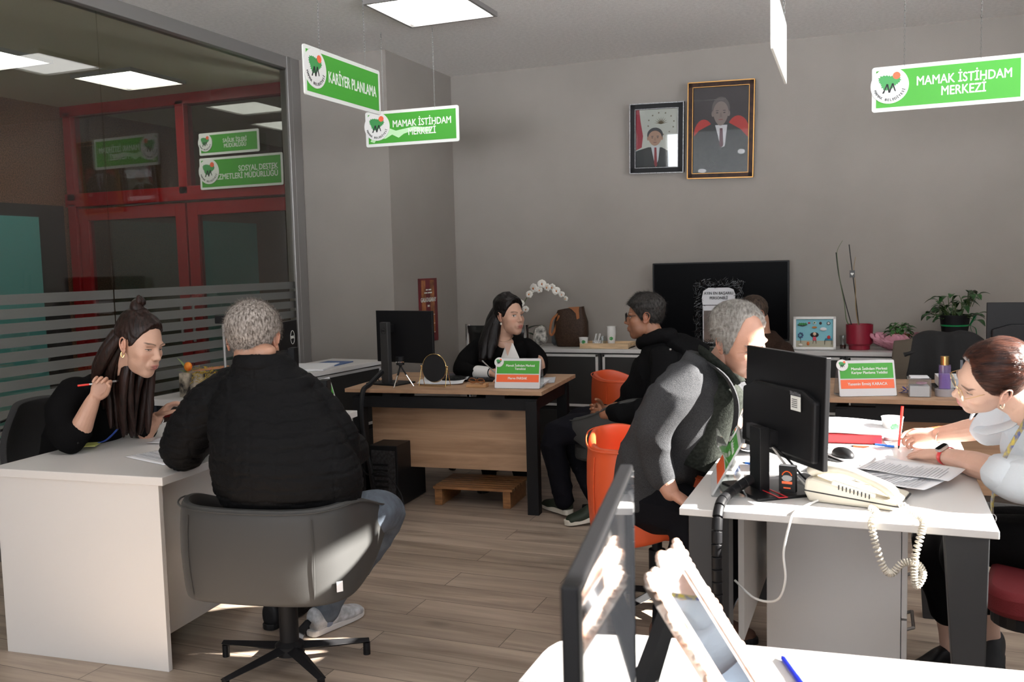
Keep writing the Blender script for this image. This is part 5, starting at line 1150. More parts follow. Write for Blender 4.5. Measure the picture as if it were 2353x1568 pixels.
t = thing('pencil_case', 'orange red case lying behind the forearm on the sunlit desk', 'case', (0.19, 3.98, 0.751), 0.35)
B().tube([(-0.09, 0, 0.02), (-0.05, 0, 0.034), (0.05, 0, 0.048), (0.09, 0, 0.05)], [0.014, 0.020, 0.020, 0.012], 10, k=4, flat=(0.8, 1.4)).ob('body', mat('coral_case', (0.80, 0.13, 0.05), 0.3), t, True)

# ---------------------------------------------------------------- left desk and side table things
t = thing('flower_box', 'black and cream patterned box of flowers on the small side table', 'flower box', (-4.06, 4.60, 0.726), 0.0)
B().box((0.16, 0, 0.075), (0.30, 0.14, 0.15)).ob('box', mat('zebra_paper', (0.42, 0.36, 0.28), 0.4, var=1.0, vscale=16, vcol=(0.0, 0.0, 0.0), stretch=(1, 1, 0.8)), t, bevel=0.003)
B().sphere((0.045, -0.02, 0.185), (0.026, 0.024, 0.030), 14, 10).ob('yellow_tulip', mat('tulip', (0.75, 0.35, 0.02), 0.5, var=0.8, vscale=14, vcol=(0.65, 0.08, 0.01)), t, True)
leaf(t, (0.03, -0.02, 0.14), (-0.04, -0.02, 0.24), 0.02, mat('tulip_leaf', (0.20, 0.28, 0.10), 0.5), 0.0); leaf(t, (0.03, -0.02, 0.14), (-0.045, -0.03, 0.165), 0.02, MATS['tulip_leaf'], 0.1)
b = B()
for k in range(120):
    x, y, z = 0.12 + 0.19 * rng.random(), rng.normal(0, 0.03), 0.10 + 0.09 * rng.random(); b.tube([(x, y - 0.06, z), (x + rng.normal(0, 0.014), y - 0.075, z + rng.normal(0, 0.012))], 0.0016, 4)
tag(b.ob('yellow_grass', mat('yellow_grass', (0.45, 0.30, 0.02), 0.6), t), kind='stuff')
t = thing('note_card', 'terracotta card lying on the flower box', 'card', (-3.86, 4.60, 0.90), 0.2, rot=(0.06, -0.10, 0.1)); B().prism([(-0.12, -0.02), (-0.02, -0.07), (0.10, -0.06), (0.13, 0.01), (0.08, 0.06), (-0.04, 0.05)], 0, 0.003).ob('card', mat('terracotta_card', (0.50, 0.20, 0.09), 0.6), t)
t = thing('perfume_bottle', 'small bottle with brass cap standing behind the terracotta card', 'bottle', (-3.72, 4.72, 0.726)); B().box((0, 0, 0.085), (0.05, 0.03, 0.17)).ob('bottle', mat('plum_glass', (0.16, 0.01, 0.05), 0.2), t, bevel=0.005); B().cyl((0, 0, 0.205), 0.021, 0.042, 20).ob('cap', M_gold, t, True)
t = thing('webcam_stand', 'black camera on a silver pole left of the seated man’s head', 'camera', (-2.98, 3.66, 0.751))
B().tube([(0, 0, 0), (0, 0, 0.50)], 0.007, 10).ob('pole', M_alu, t, True); B().box((0.0, 0, 0.515), (0.07, 0.04, 0.04)).ob('camera', M_black, t, bevel=0.004); B().cyl((0, 0, 0.004), 0.05, 0.008, 24).ob('foot', M_black, t)
t = thing('desk_speaker', 'small black speaker box right of the monitor on the left desk', 'speaker', (-2.66, 4.02, 0.751), 0.3); B().box((0, 0, 0.09), (0.065, 0.08, 0.18)).ob('cabinet', M_black, t, bevel=0.004)
for z_ in (0.06, 0.125): B().cyl((0, -0.041, z_), 0.022, 0.004, 20, axis='Y').ob('cone', M_blackm, t, True)

# ---------------------------------------------------------------- foreground ornate mirror frame and glasses
t = thing('ornate_frame', 'white carved baroque frame with a mirror on the foreground desk', 'frame', (-0.258, 1.455, 0.885), 0, rot=None)
ex = Vector((0, -1, 0)); top = Vector((-0.327, 1.455, 1.005)); bot = Vector((-0.168, 1.455, 0.757)); ey = (top - bot).normalized(); ez = ex.cross(ey)
if ez.x < 0: ex = -ex; ez = ex.cross(ey)
Mt = Matrix((ex, ey, ez)).transposed().to_4x4(); Mt.translation = (top + bot) / 2; t.matrix_world = Mt
M_carv = mat('carved_white', (0.72, 0.66, 0.60), 0.4, var=0.3, vscale=30, vcol=(0.55, 0.30, 0.20))
fw_, fh_ = 0.205, (top - bot).length
def fpt(s_, off):
    per = 2 * (fw_ + fh_); q = s_ * per
    if q < fw_: p, n_ = (-fw_ / 2 + q, fh_ / 2), (0, 1)
    elif q < fw_ + fh_: p, n_ = (fw_ / 2, fh_ / 2 - (q - fw_)), (1, 0)
    elif q < 2 * fw_ + fh_: p, n_ = (fw_ / 2 - (q - fw_ - fh_), -fh_ / 2), (0, -1)
    else: p, n_ = (-fw_ / 2, -fh_ / 2 + (q - 2 * fw_ - fh_)), (-1, 0)
    return (p[0] + n_[0] * off, p[1] + n_[1] * off)
b = B()
for x, y, dx, dy in ((0, fh_ / 2 - 0.018, fw_, 0.036), (0, -fh_ / 2 + 0.018, fw_, 0.036), (fw_ / 2 - 0.018, 0, 0.036, fh_), (-fw_ / 2 + 0.018, 0, 0.036, fh_)): b.box((x, y, 0), (dx, dy, 0.014))
for r_ in (0.008, 0.030): b.tube([(sx * (fw_ / 2 - r_), sy * (fh_ / 2 - r_), 0.008) for sx, sy in ((1, 1), (-1, 1), (-1, -1), (1, -1))], 0.005, 6, closed=True)
NS = 84
for k in range(NS):
    p = fpt(k / NS, -0.002 + 0.006 * math.sin(k * 0.75) + 0.004 * math.sin(k * 2.1)); b.sphere((p[0], p[1], 0.004), (0.0085 + 0.003 * math.sin(k * 1.3), 0.0085, 0.008), 8, 6)
for sx in (-1, 1):
    for sy in (-1, 1):
        for q in range(7): a = q * 0.9; b.sphere((sx * (fw_ / 2 - 0.002 + 0.008 * math.cos(a)), sy * (fh_ / 2 - 0.002 + 0.008 * math.sin(a)), 0.006), 0.0058, 8, 6)
for q in range(7): a = PI * (0.1 + 0.8 * q / 6); b.sphere((0.020 * math.cos(a), fh_ / 2 + 0.014 * math.sin(a), 0.005), 0.0062, 8, 6)
b.ob('carved_frame', M_carv, t, True, ang=60)
B().box((0, 0, 0.004), (fw_ - 0.068, fh_ - 0.068, 0.002)).ob('mirror_glass', mat('mirror', (0.75, 0.82, 0.92), 0.03, metal=1.0), t)
B().box((0, 0, -0.010), (fw_ - 0.02, fh_ - 0.02, 0.003)).ob('backing', M_blackm, t)
lg = B(); lp0 = Mt.inverted() @ Vector((-0.312, 1.50, 0.95)); lp1 = Mt.inverted() @ Vector((-0.375, 1.49, 0.755))
lg.tube([lp0, lp1], [0.012, 0.018], 4, flat=(1.3, 0.35)); lg.ob('easel_leg', M_blackm, t)
def tumbler(label, loc):
    t = thing('drinking_glass', label, 'glass', loc, 0, 'clear tumblers on the foreground desk')
    B().lathe([(0, 0), (0.030, 0), (0.036, 0.09), (0.0345, 0.09), (0.0285, 0.008), (0, 0.008)], seg=32).ob('glass_wall', M_clear, t, True)
tumbler('clear glass tumbler in front of the carved white frame', (-0.285, 1.375, 0.751))
tumbler('clear glass tumbler standing beside the blurred monitor screen', (-0.262, 1.20, 0.751))
# ================================================================ people
V = Vector
def nrmz(v): v = V(v); return v.normalized()
def remesh(me, voxel, smooth=2, fac=0.6):
    o = bpy.data.objects.new('tmp', me); COL.objects.link(o)
    m = o.modifiers.new('r', 'REMESH'); m.mode = 'VOXEL'; m.voxel_size = voxel; m.use_smooth_shade = True
    if smooth:
        s = o.modifiers.new('s', 'SMOOTH'); s.factor = fac; s.iterations = smooth
    dg = bpy.context.evaluated_depsgraph_get(); out = bpy.data.meshes.new_from_object(o.evaluated_get(dg))
    bpy.data.objects.remove(o); bpy.data.meshes.remove(me); return out
def vget(me):
    n = len(me.vertices); a = np.empty(n * 3); me.vertices.foreach_get('co', a); b = np.empty(n * 3)
    me.vertex_normals.foreach_get('vector', b); return a.reshape(n, 3), b.reshape(n, 3)
def displace(me, fn):
    co, nr = vget(me); d = fn(co, nr); me.vertices.foreach_set('co', (co + nr * d[:, None]).ravel()); me.update()
def folds(amp, freq=(14, 14, 30), seed=0.0, warp=0.5):
    def f(co, nr):
        x, y, z = co.T; s = seed
        w1 = np.sin(x * 9 + s) + np.sin(y * 11 + 1.3 * s) + np.sin(z * 7 + 2 * s); w2 = np.sin(x * 17 + y * 5 + s * 3) + np.sin(z * 13 - y * 8 + s)
        a = np.sin(x * freq[0] + y * freq[1] * 0.6 + z * freq[2] + warp * 2.5 * w1 + s); b = np.sin(-x * freq[0] * 0.7 + y * freq[1] + z * freq[2] * 1.4 + warp * 3 * w2 + 2 * s)
        return amp * (0.6 * (1 - 2 * np.abs(a) ** 0.7) + 0.4 * b)
    return f
def rings_loft(bm, rings, seg=28, k=5, pw=2.25):
    """rings: (centre, side dir, front dir, half width, half depth)"""
    C_ = smooth_path([r[0] for r in rings], k); n = len(C_)
    def lerp_at(i, j):
        x = i / k; a = int(min(x, len(rings) - 2)); f = x - a; f = f * f * (3 - 2 * f); A, B_ = rings[a][j], rings[a + 1][j]
        return V(A).lerp(V(B_), f) if j in (1, 2) else A + (B_ - A) * f
    L = []
    for i in range(n):
        s_, f_, a, b = lerp_at(i, 1).normalized(), lerp_at(i, 2).normalized(), lerp_at(i, 3), lerp_at(i, 4)
        L.append([bm.verts.new(C_[i] + s_ * (a * math.copysign(abs(math.cos(t)) ** (2 / pw), math.cos(t))) + f_ * (b * math.copysign(abs(math.sin(t)) ** (2 / pw), math.sin(t)))) for t in [2 * PI * j / seg for j in range(seg)]])
    for A, B_ in zip(L, L[1:]):
        for j in range(seg): bm.faces.new((A[j], A[(j + 1) % seg], B_[(j + 1) % seg], B_[j]))
    bm.faces.new(L[0][::-1]); bm.faces.new(L[-1])
def limb(bm, pts, rad, seg=18, k=6, flat=None, up=None, caps=True):
    b = B.__new__(B); b.bm = bm; b.mi = 0; b.tube(pts, rad, seg, k=k, flat=flat, up=up)
    if caps:
        r = rad if isinstance(rad, (list, tuple)) else [rad, rad]
        if not flat:
            b.sphere(pts[0], r[0] * 0.995, 14, 10); b.sphere(pts[-1], r[-1] * 0.995, 14, 10)

# ---- signed distance head
def _ell(P, c, r): q = P - np.array(c); r = np.array(r); k0 = np.linalg.norm(q / r, axis=1); k1 = np.linalg.norm(q / (r * r), axis=1); return k0 * (k0 - 1) / np.maximum(k1, 1e-6)
def _cap(P, a, b, r0, r1):
    a = np.array(a); b = np.array(b); ab = b - a; t = np.clip(((P - a) @ ab) / (ab @ ab), 0, 1); return np.linalg.norm(P - a - t[:, None] * ab, axis=1) - (r0 + (r1 - r0) * t)
def _smin(a, b, k): h = np.clip(0.5 + 0.5 * (b - a) / k, 0, 1); return b * (1 - h) + a * h - k * h * (1 - h)
def _smax(a, b, k): return -_smin(-a, -b, k)
def head_sdf(P, o):
    fw = o.get('width', 1.0); jaw = o.get('jaw', 1.0); ns = o.get('nose', 1.0); fat = o.get('fat', 0.0)
    Q = P.copy(); Q[:, 0] = np.abs(Q[:, 0])
    d = _ell(Q, (0, -0.014, 0.032), (0.075 * fw, 0.097, 0.088))
    d = _smin(d, _ell(Q, (0, 0.030, -0.025), (0.060 * fw, 0.060, 0.086)), 0.03)
    d = _smin(d, _ell(Q, (0, 0.026, -0.072), ((0.050 + 0.008 * fat) * fw * jaw, 0.054, 0.042)), 0.025)
    d = _smin(d, _ell(Q, (0, 0.070, -0.099), (0.026 * jaw, 0.018, 0.019)), 0.03)
    d = _smin(d, _ell(Q, (0.040, 0.056, -0.022), (0.022 + 0.004 * fat, 0.024, 0.020)), 0.02)
    d = _smin(d, _ell(Q, (0.032, 0.046, -0.052), (0.021 + 0.005 * fat, 0.030, 0.030)), 0.02)
    d = _smin(d, _ell(Q, (0.024, 0.080, 0.026), (0.026, 0.010, 0.008)), 0.014)
    d = _smax(d, -_ell(Q, (0.031, 0.099, 0.006), (0.020, 0.017, 0.012)), 0.014)
    d = _smin(d, _cap(Q, (0, 0.086, 0.014), (0, 0.100 + 0.006 * ns, -0.022), 0.0070, 0.0098), 0.010)
    d = _smin(d, _ell(Q, (0, 0.103 + 0.006 * ns, -0.025), (0.0108, 0.010, 0.0090)), 0.006)
    d = _smin(d, _ell(Q, (0.0120, 0.095 + 0.003 * ns, -0.030), (0.0070, 0.010, 0.0070)), 0.005)
    d = _smin(d, _ell(Q, (0, 0.088, -0.060), (0.030, 0.014, 0.022)), 0.012)
    d = _smin(d, _ell(Q, (0, 0.0985, -0.0580), (0.0225, 0.0065, 0.0042)), 0.004)
    d = _smin(d, _ell(Q, (0, 0.0965, -0.0690), (0.0195, 0.0075, 0.0055)), 0.004)
    d = _smax(d, -_ell(Q, (0, 0.105, -0.0635), (0.024, 0.006, 0.0012)), 0.0025)
    d = _smax(d, -_ell(Q, (0, 0.101, -0.084), (0.018, 0.007, 0.006)), 0.008)
    if o.get('lines'):
        for a, b in (((0.018, 0.100, -0.036), (0.034, 0.082, -0.068)), ((0.0, 0.093, 0.060), (0.03, 0.086, 0.060)), ((0.0, 0.090, 0.071), (0.03, 0.082, 0.071)), ((0.0, 0.095, 0.050), (0.028, 0.09, 0.050)), ((0.046, 0.078, 0.004), (0.060, 0.056, -0.004)), ((0.046, 0.078, 0.008), (0.060, 0.058, 0.014))):
            d = _smax(d, -_cap(Q, a, b, 0.0014, 0.0012), 0.003)
    return d
def head_surface(o, nu=150, nv=120):
    th = np.linspace(0.0, PI, nv + 1)[1:-1]; ph = np.linspace(0, 2 * PI, nu, endpoint=False)
    ph = ph - 0.45 * np.sin(ph - 0)          # denser towards the face (phi = 0 is +y)
    T, F = np.meshgrid(th, ph, indexing='ij')
    D = np.stack([np.sin(T) * np.sin(F), np.sin(T) * np.cos(F), np.cos(T)], -1).reshape(-1, 3)
    D = np.vstack([D, [[0, 0, 1]], [[0, 0, -1]]])
    D /= np.linalg.norm(D, axis=1)[:, None]
    O = np.array([0, 0.012, -0.01])
    lo = np.full(len(D), 0.02); hi = np.full(len(D), 0.19)
    # march outward to find last inside point, then bisect
    ts = np.linspace(0.03, 0.18, 60); last = np.full(len(D), 0.03)
    for t in ts:
        ins = head_sdf(O + D * t, o) < 0; last[ins] = t
    lo = last; hi = last + 0.15 / 59
    for _ in range(12):
        mid = (lo + hi) / 2; ins = head_sdf(O + D * mid[:, None], o) < 0; lo = np.where(ins, mid, lo); hi = np.where(ins, hi, mid)
    P = O + D * lo[:, None]
    n1 = len(th); faces = []
    for i in range(n1 - 1):
        for j in range(nu):
            k = (j + 1) % nu; faces.append((i * nu + j, (i + 1) * nu + j, (i + 1) * nu + k, i * nu + k))
    N = n1 * nu
    for j in range(nu): faces.append((N, j, (j + 1) % nu)); faces.append(((n1 - 1) * nu + j, N + 1, (n1 - 1) * nu + (j + 1) % nu))
    return P, D, faces
def sstep(x): x = np.clip(x, 0, 1); return x * x * (3 - 2 * x)
def hair_mask(P, o):
    """1 where hair grows; hairline height against the angle from the face"""
    phi = np.abs(np.degrees(np.arctan2(P[:, 0], P[:, 1] - 0.0)))
    k = np.array(o.get('hairline', [(0, 0.074), (30, 0.068), (48, 0.050), (62, 0.022), (74, -0.012), (84, -0.012), (90, 0.022), (104, 0.018), (116, -0.03), (140, -0.066), (180, -0.078)]))
    zl = np.interp(phi, k[:, 0], k[:, 1])
    return sstep((P[:, 2] - zl) / o.get('hair_soft', 0.010) + 0.5), phi
def head_matrix(pos, face, up=(0, 0, 1), s=1.0):
    f = nrmz(face); u = V(up); x = f.cross(u).normalized(); u2 = x.cross(f)
    m = Matrix((x, f, u2)).transposed().to_4x4(); m.translation = V(pos); return m @ Matrix.Scale(s, 4)
def ear_bm(b, side):
    M_ = Matrix.Translation((side * 0.0735, -0.006, -0.004)) @ Matrix.Rotation(side * -0.38, 4, 'Z') @ Matrix.Rotation(0.12, 4, 'X')
    P_ = lambda x, y, z: M_ @ V((side * x, y, z))
    rim = [P_(0.004, 0.010, -0.006), P_(0.008, 0.014, 0.012), P_(0.011, 0.006, 0.028), P_(0.013, -0.010, 0.031), P_(0.014, -0.021, 0.018), P_(0.012, -0.020, -0.002), P_(0.008, -0.012, -0.018), P_(0.004, -0.001, -0.028), P_(0.002, 0.007, -0.026), P_(0.001, 0.009, -0.014)]
    b.tube(rim, 0.0034, 8, k=5)
    b.tube([P_(0.006, 0.002, -0.012), P_(0.009, -0.009, -0.004), P_(0.010, -0.010, 0.012), P_(0.008, -0.002, 0.022)], 0.0028, 8, k=4)
    b.sphere((0, 0, 0), (0.0045, 0.0175, 0.028), 16, 12, M_ @ Matrix.Translation((side * 0.003, -0.003, 0.003)))
    b.sphere((0, 0, 0), (0.0045, 0.0070, 0.008), 12, 8, M_ @ Matrix.Translation((side * 0.003, 0.001, -0.024)))
    b.sphere((0, 0, 0), (0.004, 0.004, 0.006), 10, 8, M_ @ Matrix.Translation((side * 0.005, 0.010, -0.004)))
M_skin = mat('skin', (0.5, 0.3, 0.2), 0.48, attr=True, bump=0.12, bscale=260, var=0.10, vscale=14)
M_iris = mat('dark_iris', (0.02, 0.012, 0.008), 0.15)
M_eyew = mat('eye_white', (0.62, 0.58, 0.55), 0.25)
def col_attr(me, cols):
    a = me.color_attributes.new('Col', 'FLOAT_COLOR', 'POINT'); c = np.ones((len(me.vertices), 4)); c[:, :3] = cols; a.data.foreach_set('color', c.ravel())
def hand_bm(bm, W, f, t, n, s=1.0, curls=(0.5, 0.55, 0.6, 0.65), thumb=(0.5, 0.35), spread=0.06, mid=1.0, lens=1.0):
    """W wrist, f towards the fingers, t thumb side, n palm side"""
    W = V(W); f = nrmz(f); t = V(t); t = (t - f * t.dot(f)).normalized(); n_ = V(n); n = (n_ - f * n_.dot(f) - t * n_.dot(t)).normalized()
    rings_loft(bm, [(W - f * 0.02 * s, t, n, 0.0265 * s, 0.020 * s), (W + f * 0.012 * s, t, n, 0.028 * s, 0.019 * s), (W + f * 0.045 * s, t, n, 0.038 * s, 0.017 * s), (W + f * 0.078 * s, t, n, 0.040 * s, 0.014 * s), (W + f * 0.090 * s, t, n, 0.036 * s, 0.010 * s)], 20, 3)
    for i, (off, L) in enumerate(((0.029, 0.074), (0.0095, 0.082), (-0.0105, 0.077), (-0.029, 0.061))):
        base = W + f * (0.082 - 0.0035 * abs(i - 1)) * s + t * off * s; d = (f + t * (spread * (1.5 - i))).normalized(); p = base; pts = [base - d * 0.012 * s, base]; c = curls[i]
        ang = 0.0
        for q, fr in enumerate((0.47, 0.30, 0.23)):
            ang += c * (0.75 if q == 0 else (1.0 if q == 1 else 0.7)) * mid; dd = d * math.cos(ang) + n * math.sin(ang); p = p + dd * L * fr * s * lens; pts.append(p)
        rr = [0.0092, 0.0090, 0.0082, 0.0076, 0.0066]; rr = [x * s * (0.92 if i == 3 else 1) for x in rr]
        limb(bm, pts, rr, 10, 3)
    b0 = W + f * 0.022 * s + t * 0.024 * s; d = (f * 0.62 + t * (0.75 - thumb[0] * 0.5) + n * (0.25 + thumb[0] * 0.6)).normalized()
    p1 = b0 + d * 0.040 * s; d2 = (d + (f - t * 0.4 + n * 0.2) * thumb[1]).normalized(); p2 = p1 + d2 * 0.033 * s; d3 = (d2 + (f * 0.5 - t * 0.5 + n * 0.25) * thumb[1]).normalized(); p3 = p2 + d3 * 0.026 * s
    limb(bm, [b0 - d * 0.01 * s, b0, p1, p2, p3], [0.013 * s, 0.0135 * s, 0.0112 * s, 0.0098 * s, 0.0082 * s], 12, 3)
    return W + f * 0.09 * s
def strands(P, N, mask, n, length, comb, jit, width, seed, M_, lift=0.35, nseg=3, curl=0.0):
    r = np.random.default_rng(seed); w = mask / mask.sum(); idx = r.choice(len(P), n, p=w); vs = []; fs = []
    for i in idx:
        p = V(P[i]) + V(r.normal(0, 0.0012, 3)); nn = V(N[i]); c = V(comb(P[i])) ; c = c - nn * c.dot(nn)
        d = (c.normalized() * (1 - lift) + nn * lift + V(r.normal(0, jit, 3))).normalized(); s_ = d.cross(nn)
        if s_.length < 1e-4: continue
        s_.normalize(); L = length * (0.6 + 0.7 * r.random()); b0 = len(vs); q = p.copy()
        for k in range(nseg + 1):
            ww = width * (1 - 0.75 * k / nseg); vs.append(q - s_ * ww); vs.append(q + s_ * ww)
            d = (d - nn * 0.10 + V(r.normal(0, jit * 0.4, 3)) + c * 0.0 + V((0, 0, -curl))).normalized(); q = q + d * L / nseg
        for k in range(nseg): fs.append((b0 + 2 * k, b0 + 2 * k + 1, b0 + 2 * k + 3, b0 + 2 * k + 2))
    me = bpy.data.meshes.new('s'); me.from_pydata([M_ @ v for v in vs], [], fs); return me
def hair_mat(name, c1, c2, rough=0.38, sc=(90, 90, 8)):
    return mat(name, c1, rough, var=0.6, vscale=1.0, vcol=c2, stretch=sc, bump=0.35, bscale=1.2, spec=0.22)

def build_person(label, o):
    """o: dict with head pose, face options, skin parts and garments. Everything in world coordinates below one Empty."""
    base = V(o['base']); t = thing('person', label, 'person', base); t_inv = Matrix.Translation(-base)
    Mh = head_matrix(o['head'], o['face'], o.get('up', (0, 0, 1)), o.get('hs', 1.0))
    P, D, F = head_surface(o)
    sk = np.array(o['skin'])
    n = len(P); cols = np.tile(sk, (n, 1)); x, y, z = P.T; ax = np.abs(x)
    def mixc(w, c): nonlocal cols; cols = cols * (1 - w[:, None]) + np.array(c) * w[:, None]
    mixc(0.30 * np.exp(-(((ax - 0.042) / 0.018) ** 2 + ((z + 0.025) / 0.018) ** 2)) * (y > 0.03), sk * np.array([1.05, 0.72, 0.70]))
    if o.get('stubble'): mixc(o['stubble'] * sstep((-0.030 - z) / 0.02) * sstep((y - 0.0) / 0.02), sk * np.array([0.62, 0.60, 0.62]))
    lip = np.maximum(np.exp(-(((x) / 0.020) ** 4 + ((z + 0.0585) / 0.0048) ** 4)), np.exp(-(((x) / 0.017) ** 4 + ((z + 0.0700) / 0.0062) ** 4))) * (y > 0.07)
    mixc(np.clip(lip, 0, 1), o.get('lips', sk * np.array([0.85, 0.5, 0.48])))
    mixc(0.9 * np.exp(-((x / 0.019) ** 4 + ((z + 0.0640) / 0.0013) ** 4)) * (y > 0.07), sk * 0.15)
    bz = 0.026 + 0.006 * np.sin(np.clip((ax - 0.012) / 0.04, 0, 1) * 2.6); brow = sstep((0.0026 + 0.0 * x - np.abs(z - bz)) / 0.003 + 0.3) * sstep((ax - 0.010) / 0.004) * sstep((0.052 - ax) / 0.006) * (y > 0.04)
    mixc(0.88 * brow, o.get('brow', (0.02, 0.013, 0.01)))
    mixc(0.35 * np.exp(-(((ax - 0.031) / 0.018) ** 2 + ((z - 0.006) / 0.011) ** 2)) * (y > 0.05), sk * np.array([0.62, 0.5, 0.5]))
    mixc(0.6 * np.exp(-(((ax - 0.0065) / 0.0028) ** 2 + ((z + 0.0365) / 0.0016) ** 2)) * (y > 0.09), sk * 0.2)
    # body mesh: head + ears + everything in o['skin_parts']
    bmh = bmesh.new(); vv = [bmh.verts.new(Mh @ V(p)) for p in P]
    for f in F: bmh.faces.new([vv[i] for i in f])
    me_h = bpy.data.meshes.new('h'); bmh.to_mesh(me_h); bmh.free()
    e = B(); ear_bm(e, 1); ear_bm(e, -1); e.bm.transform(Mh); me_e = e.me()
    me_e = remesh(me_e, 0.0022 * o.get('hs', 1.0), 1)
    meshes = [(me_h, cols), (me_e, np.tile(sk * np.array([1.0, 0.86, 0.84]), (len(me_e.vertices), 1)))]
    bm = bmesh.new(); nk = o['neck']
    hb_ = Mh @ V((0, -0.022, -0.05)); limb(bm, [hb_ + (Mh @ V((0, -0.005, 0.03)) - Mh @ V((0, 0, 0))) , hb_, V(hb_).lerp(V(nk), 0.6), V(nk)], [0.052, 0.055, 0.056 * o.get('neck_s', 1), 0.066 * o.get('neck_s', 1)], 20)
    for L_ in o.get('links', []): limb(bm, [V(nk)] + [V(p) for p in L_], 0.033, 12, 3)
    for fn in o.get('skin_low', []): fn(bm)
    me_b = bpy.data.meshes.new('b'); bm.to_mesh(me_b); bm.free(); me_b = remesh(me_b, 0.006, 3); meshes.append((me_b, np.tile(sk * 0.97, (len(me_b.vertices), 1))))
    for fn in o.get('skin_parts', []):
        bm = bmesh.new(); fn(bm); m_ = bpy.data.meshes.new('b'); bm.to_mesh(m_); bm.free(); m_ = remesh(m_, 0.0024, 2, 0.5); meshes.append((m_, np.tile(sk * np.array([1.0, 0.95, 0.93]), (len(m_.vertices), 1))))
    bmf = bmesh.new(); call = []
    for m_, c in meshes: bmf.from_mesh(m_); call.append(c); bpy.data.meshes.remove(m_)
    me = bpy.data.meshes.new('body'); bmf.to_mesh(me); bmf.free(); col_attr(me, np.vstack(call)); me.transform(t_inv)
    put('body', me, M_skin, t, True, ang=0)
    # eyes
    def surf(x, z):
        dd = np.linalg.norm(P[:, [0, 2]] - np.array([x, z]), axis=1) + (P[:, 1] < 0) * 9; return P[int(np.argmin(dd))]
    op = o.get('eye_open', 1.0)
    for s_ in (-1, 1):
        q = surf(s_ * 0.031, 0.006); c = V((s_ * 0.031, q[1] - 0.0012, 0.006 - 0.002 * (1 - op))); RZ = Matrix.Rotation(s_ * -0.28, 4, 'Z')
        ey = thing('eye', None, None); ey.parent = t; ey.matrix_local = t_inv @ Mh @ Matrix.Translation(c) @ RZ
        B().sphere((0, 0, 0), (0.0150, 0.0046, 0.0068 * op), 20, 12).ob('eye_white', M_eyew, ey, True)
        gx, gz = o.get('gaze', (0, 0)); B().sphere((gx, 0.0010, gz), (0.0058, 0.0044, min(0.0058, 0.0070 * op)), 14, 10).ob('iris', M_iris, ey, True)
        pts = [(-0.0158, -0.001, -0.0005), (-0.009, 0.0032, 0.0052 * op), (0, 0.0050, 0.0072 * op), (0.009, 0.0032, 0.0056 * op), (0.0158, -0.001, 0.0)]
        B().tube(pts, [0.0008, 0.0015, 0.0017, 0.0016, 0.0009], 6, k=3).ob('lash_line', mat('lash', (0.012, 0.008, 0.006), 0.6), ey, True)
        me_l = B().tube([(p[0] * 1.05, p[1] - 0.0008, p[2] + 0.0034) for p in pts], [0.001, 0.0028, 0.0034, 0.0028, 0.001], 8, k=3).me(); col_attr(me_l, np.tile(sk * 0.9, (len(me_l.vertices), 1))); put('eyelid', me_l, M_skin, ey, True, ang=0)
        me_l = B().tube([(p[0] * 1.0, p[1] - 0.0012, -p[2] * 0.9 - 0.0022) for p in pts], [0.001, 0.0022, 0.0026, 0.0022, 0.001], 8, k=3).me(); col_attr(me_l, np.tile(sk * 0.9, (len(me_l.vertices), 1))); put('eyelid', me_l, M_skin, ey, True, ang=0)
    # hair
    hm = o.get('hair')
    if hm:
        mask, phi = hair_mask(P, o); cen = np.array([0, -0.01, 0.03]); N = P - cen; N /= np.linalg.norm(N, axis=1)[:, None]
        th = hm['thick'](P, phi) if callable(hm['thick']) else np.full(len(P), hm['thick'])
        off = th * mask - 0.004 * (1 - mask) + mask * hm.get('rough', 0.0015) * (np.sin(P[:, 0] * 260 + 3 * np.sin(P[:, 2] * 90)) + np.sin(P[:, 2] * 210 + 4 * np.sin(P[:, 1] * 70)))
        HP = P + N * off[:, None]
        bmf = bmesh.new(); vv = [bmf.verts.new(Mh @ V(p)) for p in HP]
        for f in F:
            if max(mask[i] for i in f) > 0.03: bmf.faces.new([vv[i] for i in f])
        for v_ in [v_ for v_ in bmf.verts if not v_.link_faces]: bmf.verts.remove(v_)
        if hm.get('strands'):
            n_, L, comb, jit, wid = hm['strands']; m_ = strands(HP, N, np.where(mask > 0.6, 1.0, 0.0), n_, L, comb, jit, wid, 5, Mh, hm.get('lift', 0.35), curl=hm.get('curl', 0)); bmf.from_mesh(m_); bpy.data.meshes.remove(m_)
        for fn in hm.get('extra', []):
            b2 = B(); fn(b2, Mh); m_ = b2.me(fix=False); bmf.from_mesh(m_); bpy.data.meshes.remove(m_)
        me = bpy.data.meshes.new('hair'); bmf.to_mesh(me); bmf.free(); me.transform(t_inv); put('hair', me, hm['mat'], t, True, ang=0)
    for g in o.get('garments', []):
        bm = bmesh.new()
        for fn in g['parts']: fn(bm)
        m_ = bpy.data.meshes.new('g'); bm.to_mesh(m_); bm.free(); m_ = remesh(m_, g.get('voxel', 0.008), g.get('smooth', 4))
        for d in g.get('disp', []): displace(m_, d)
        m_.transform(t_inv); put(g['name'], m_, g['mat'], t, True, ang=0)
    for fn in o.get('extras', []): fn(t, t_inv, Mh)
    return t
def XF(o_, t_inv): o_.data.transform(t_inv); return o_
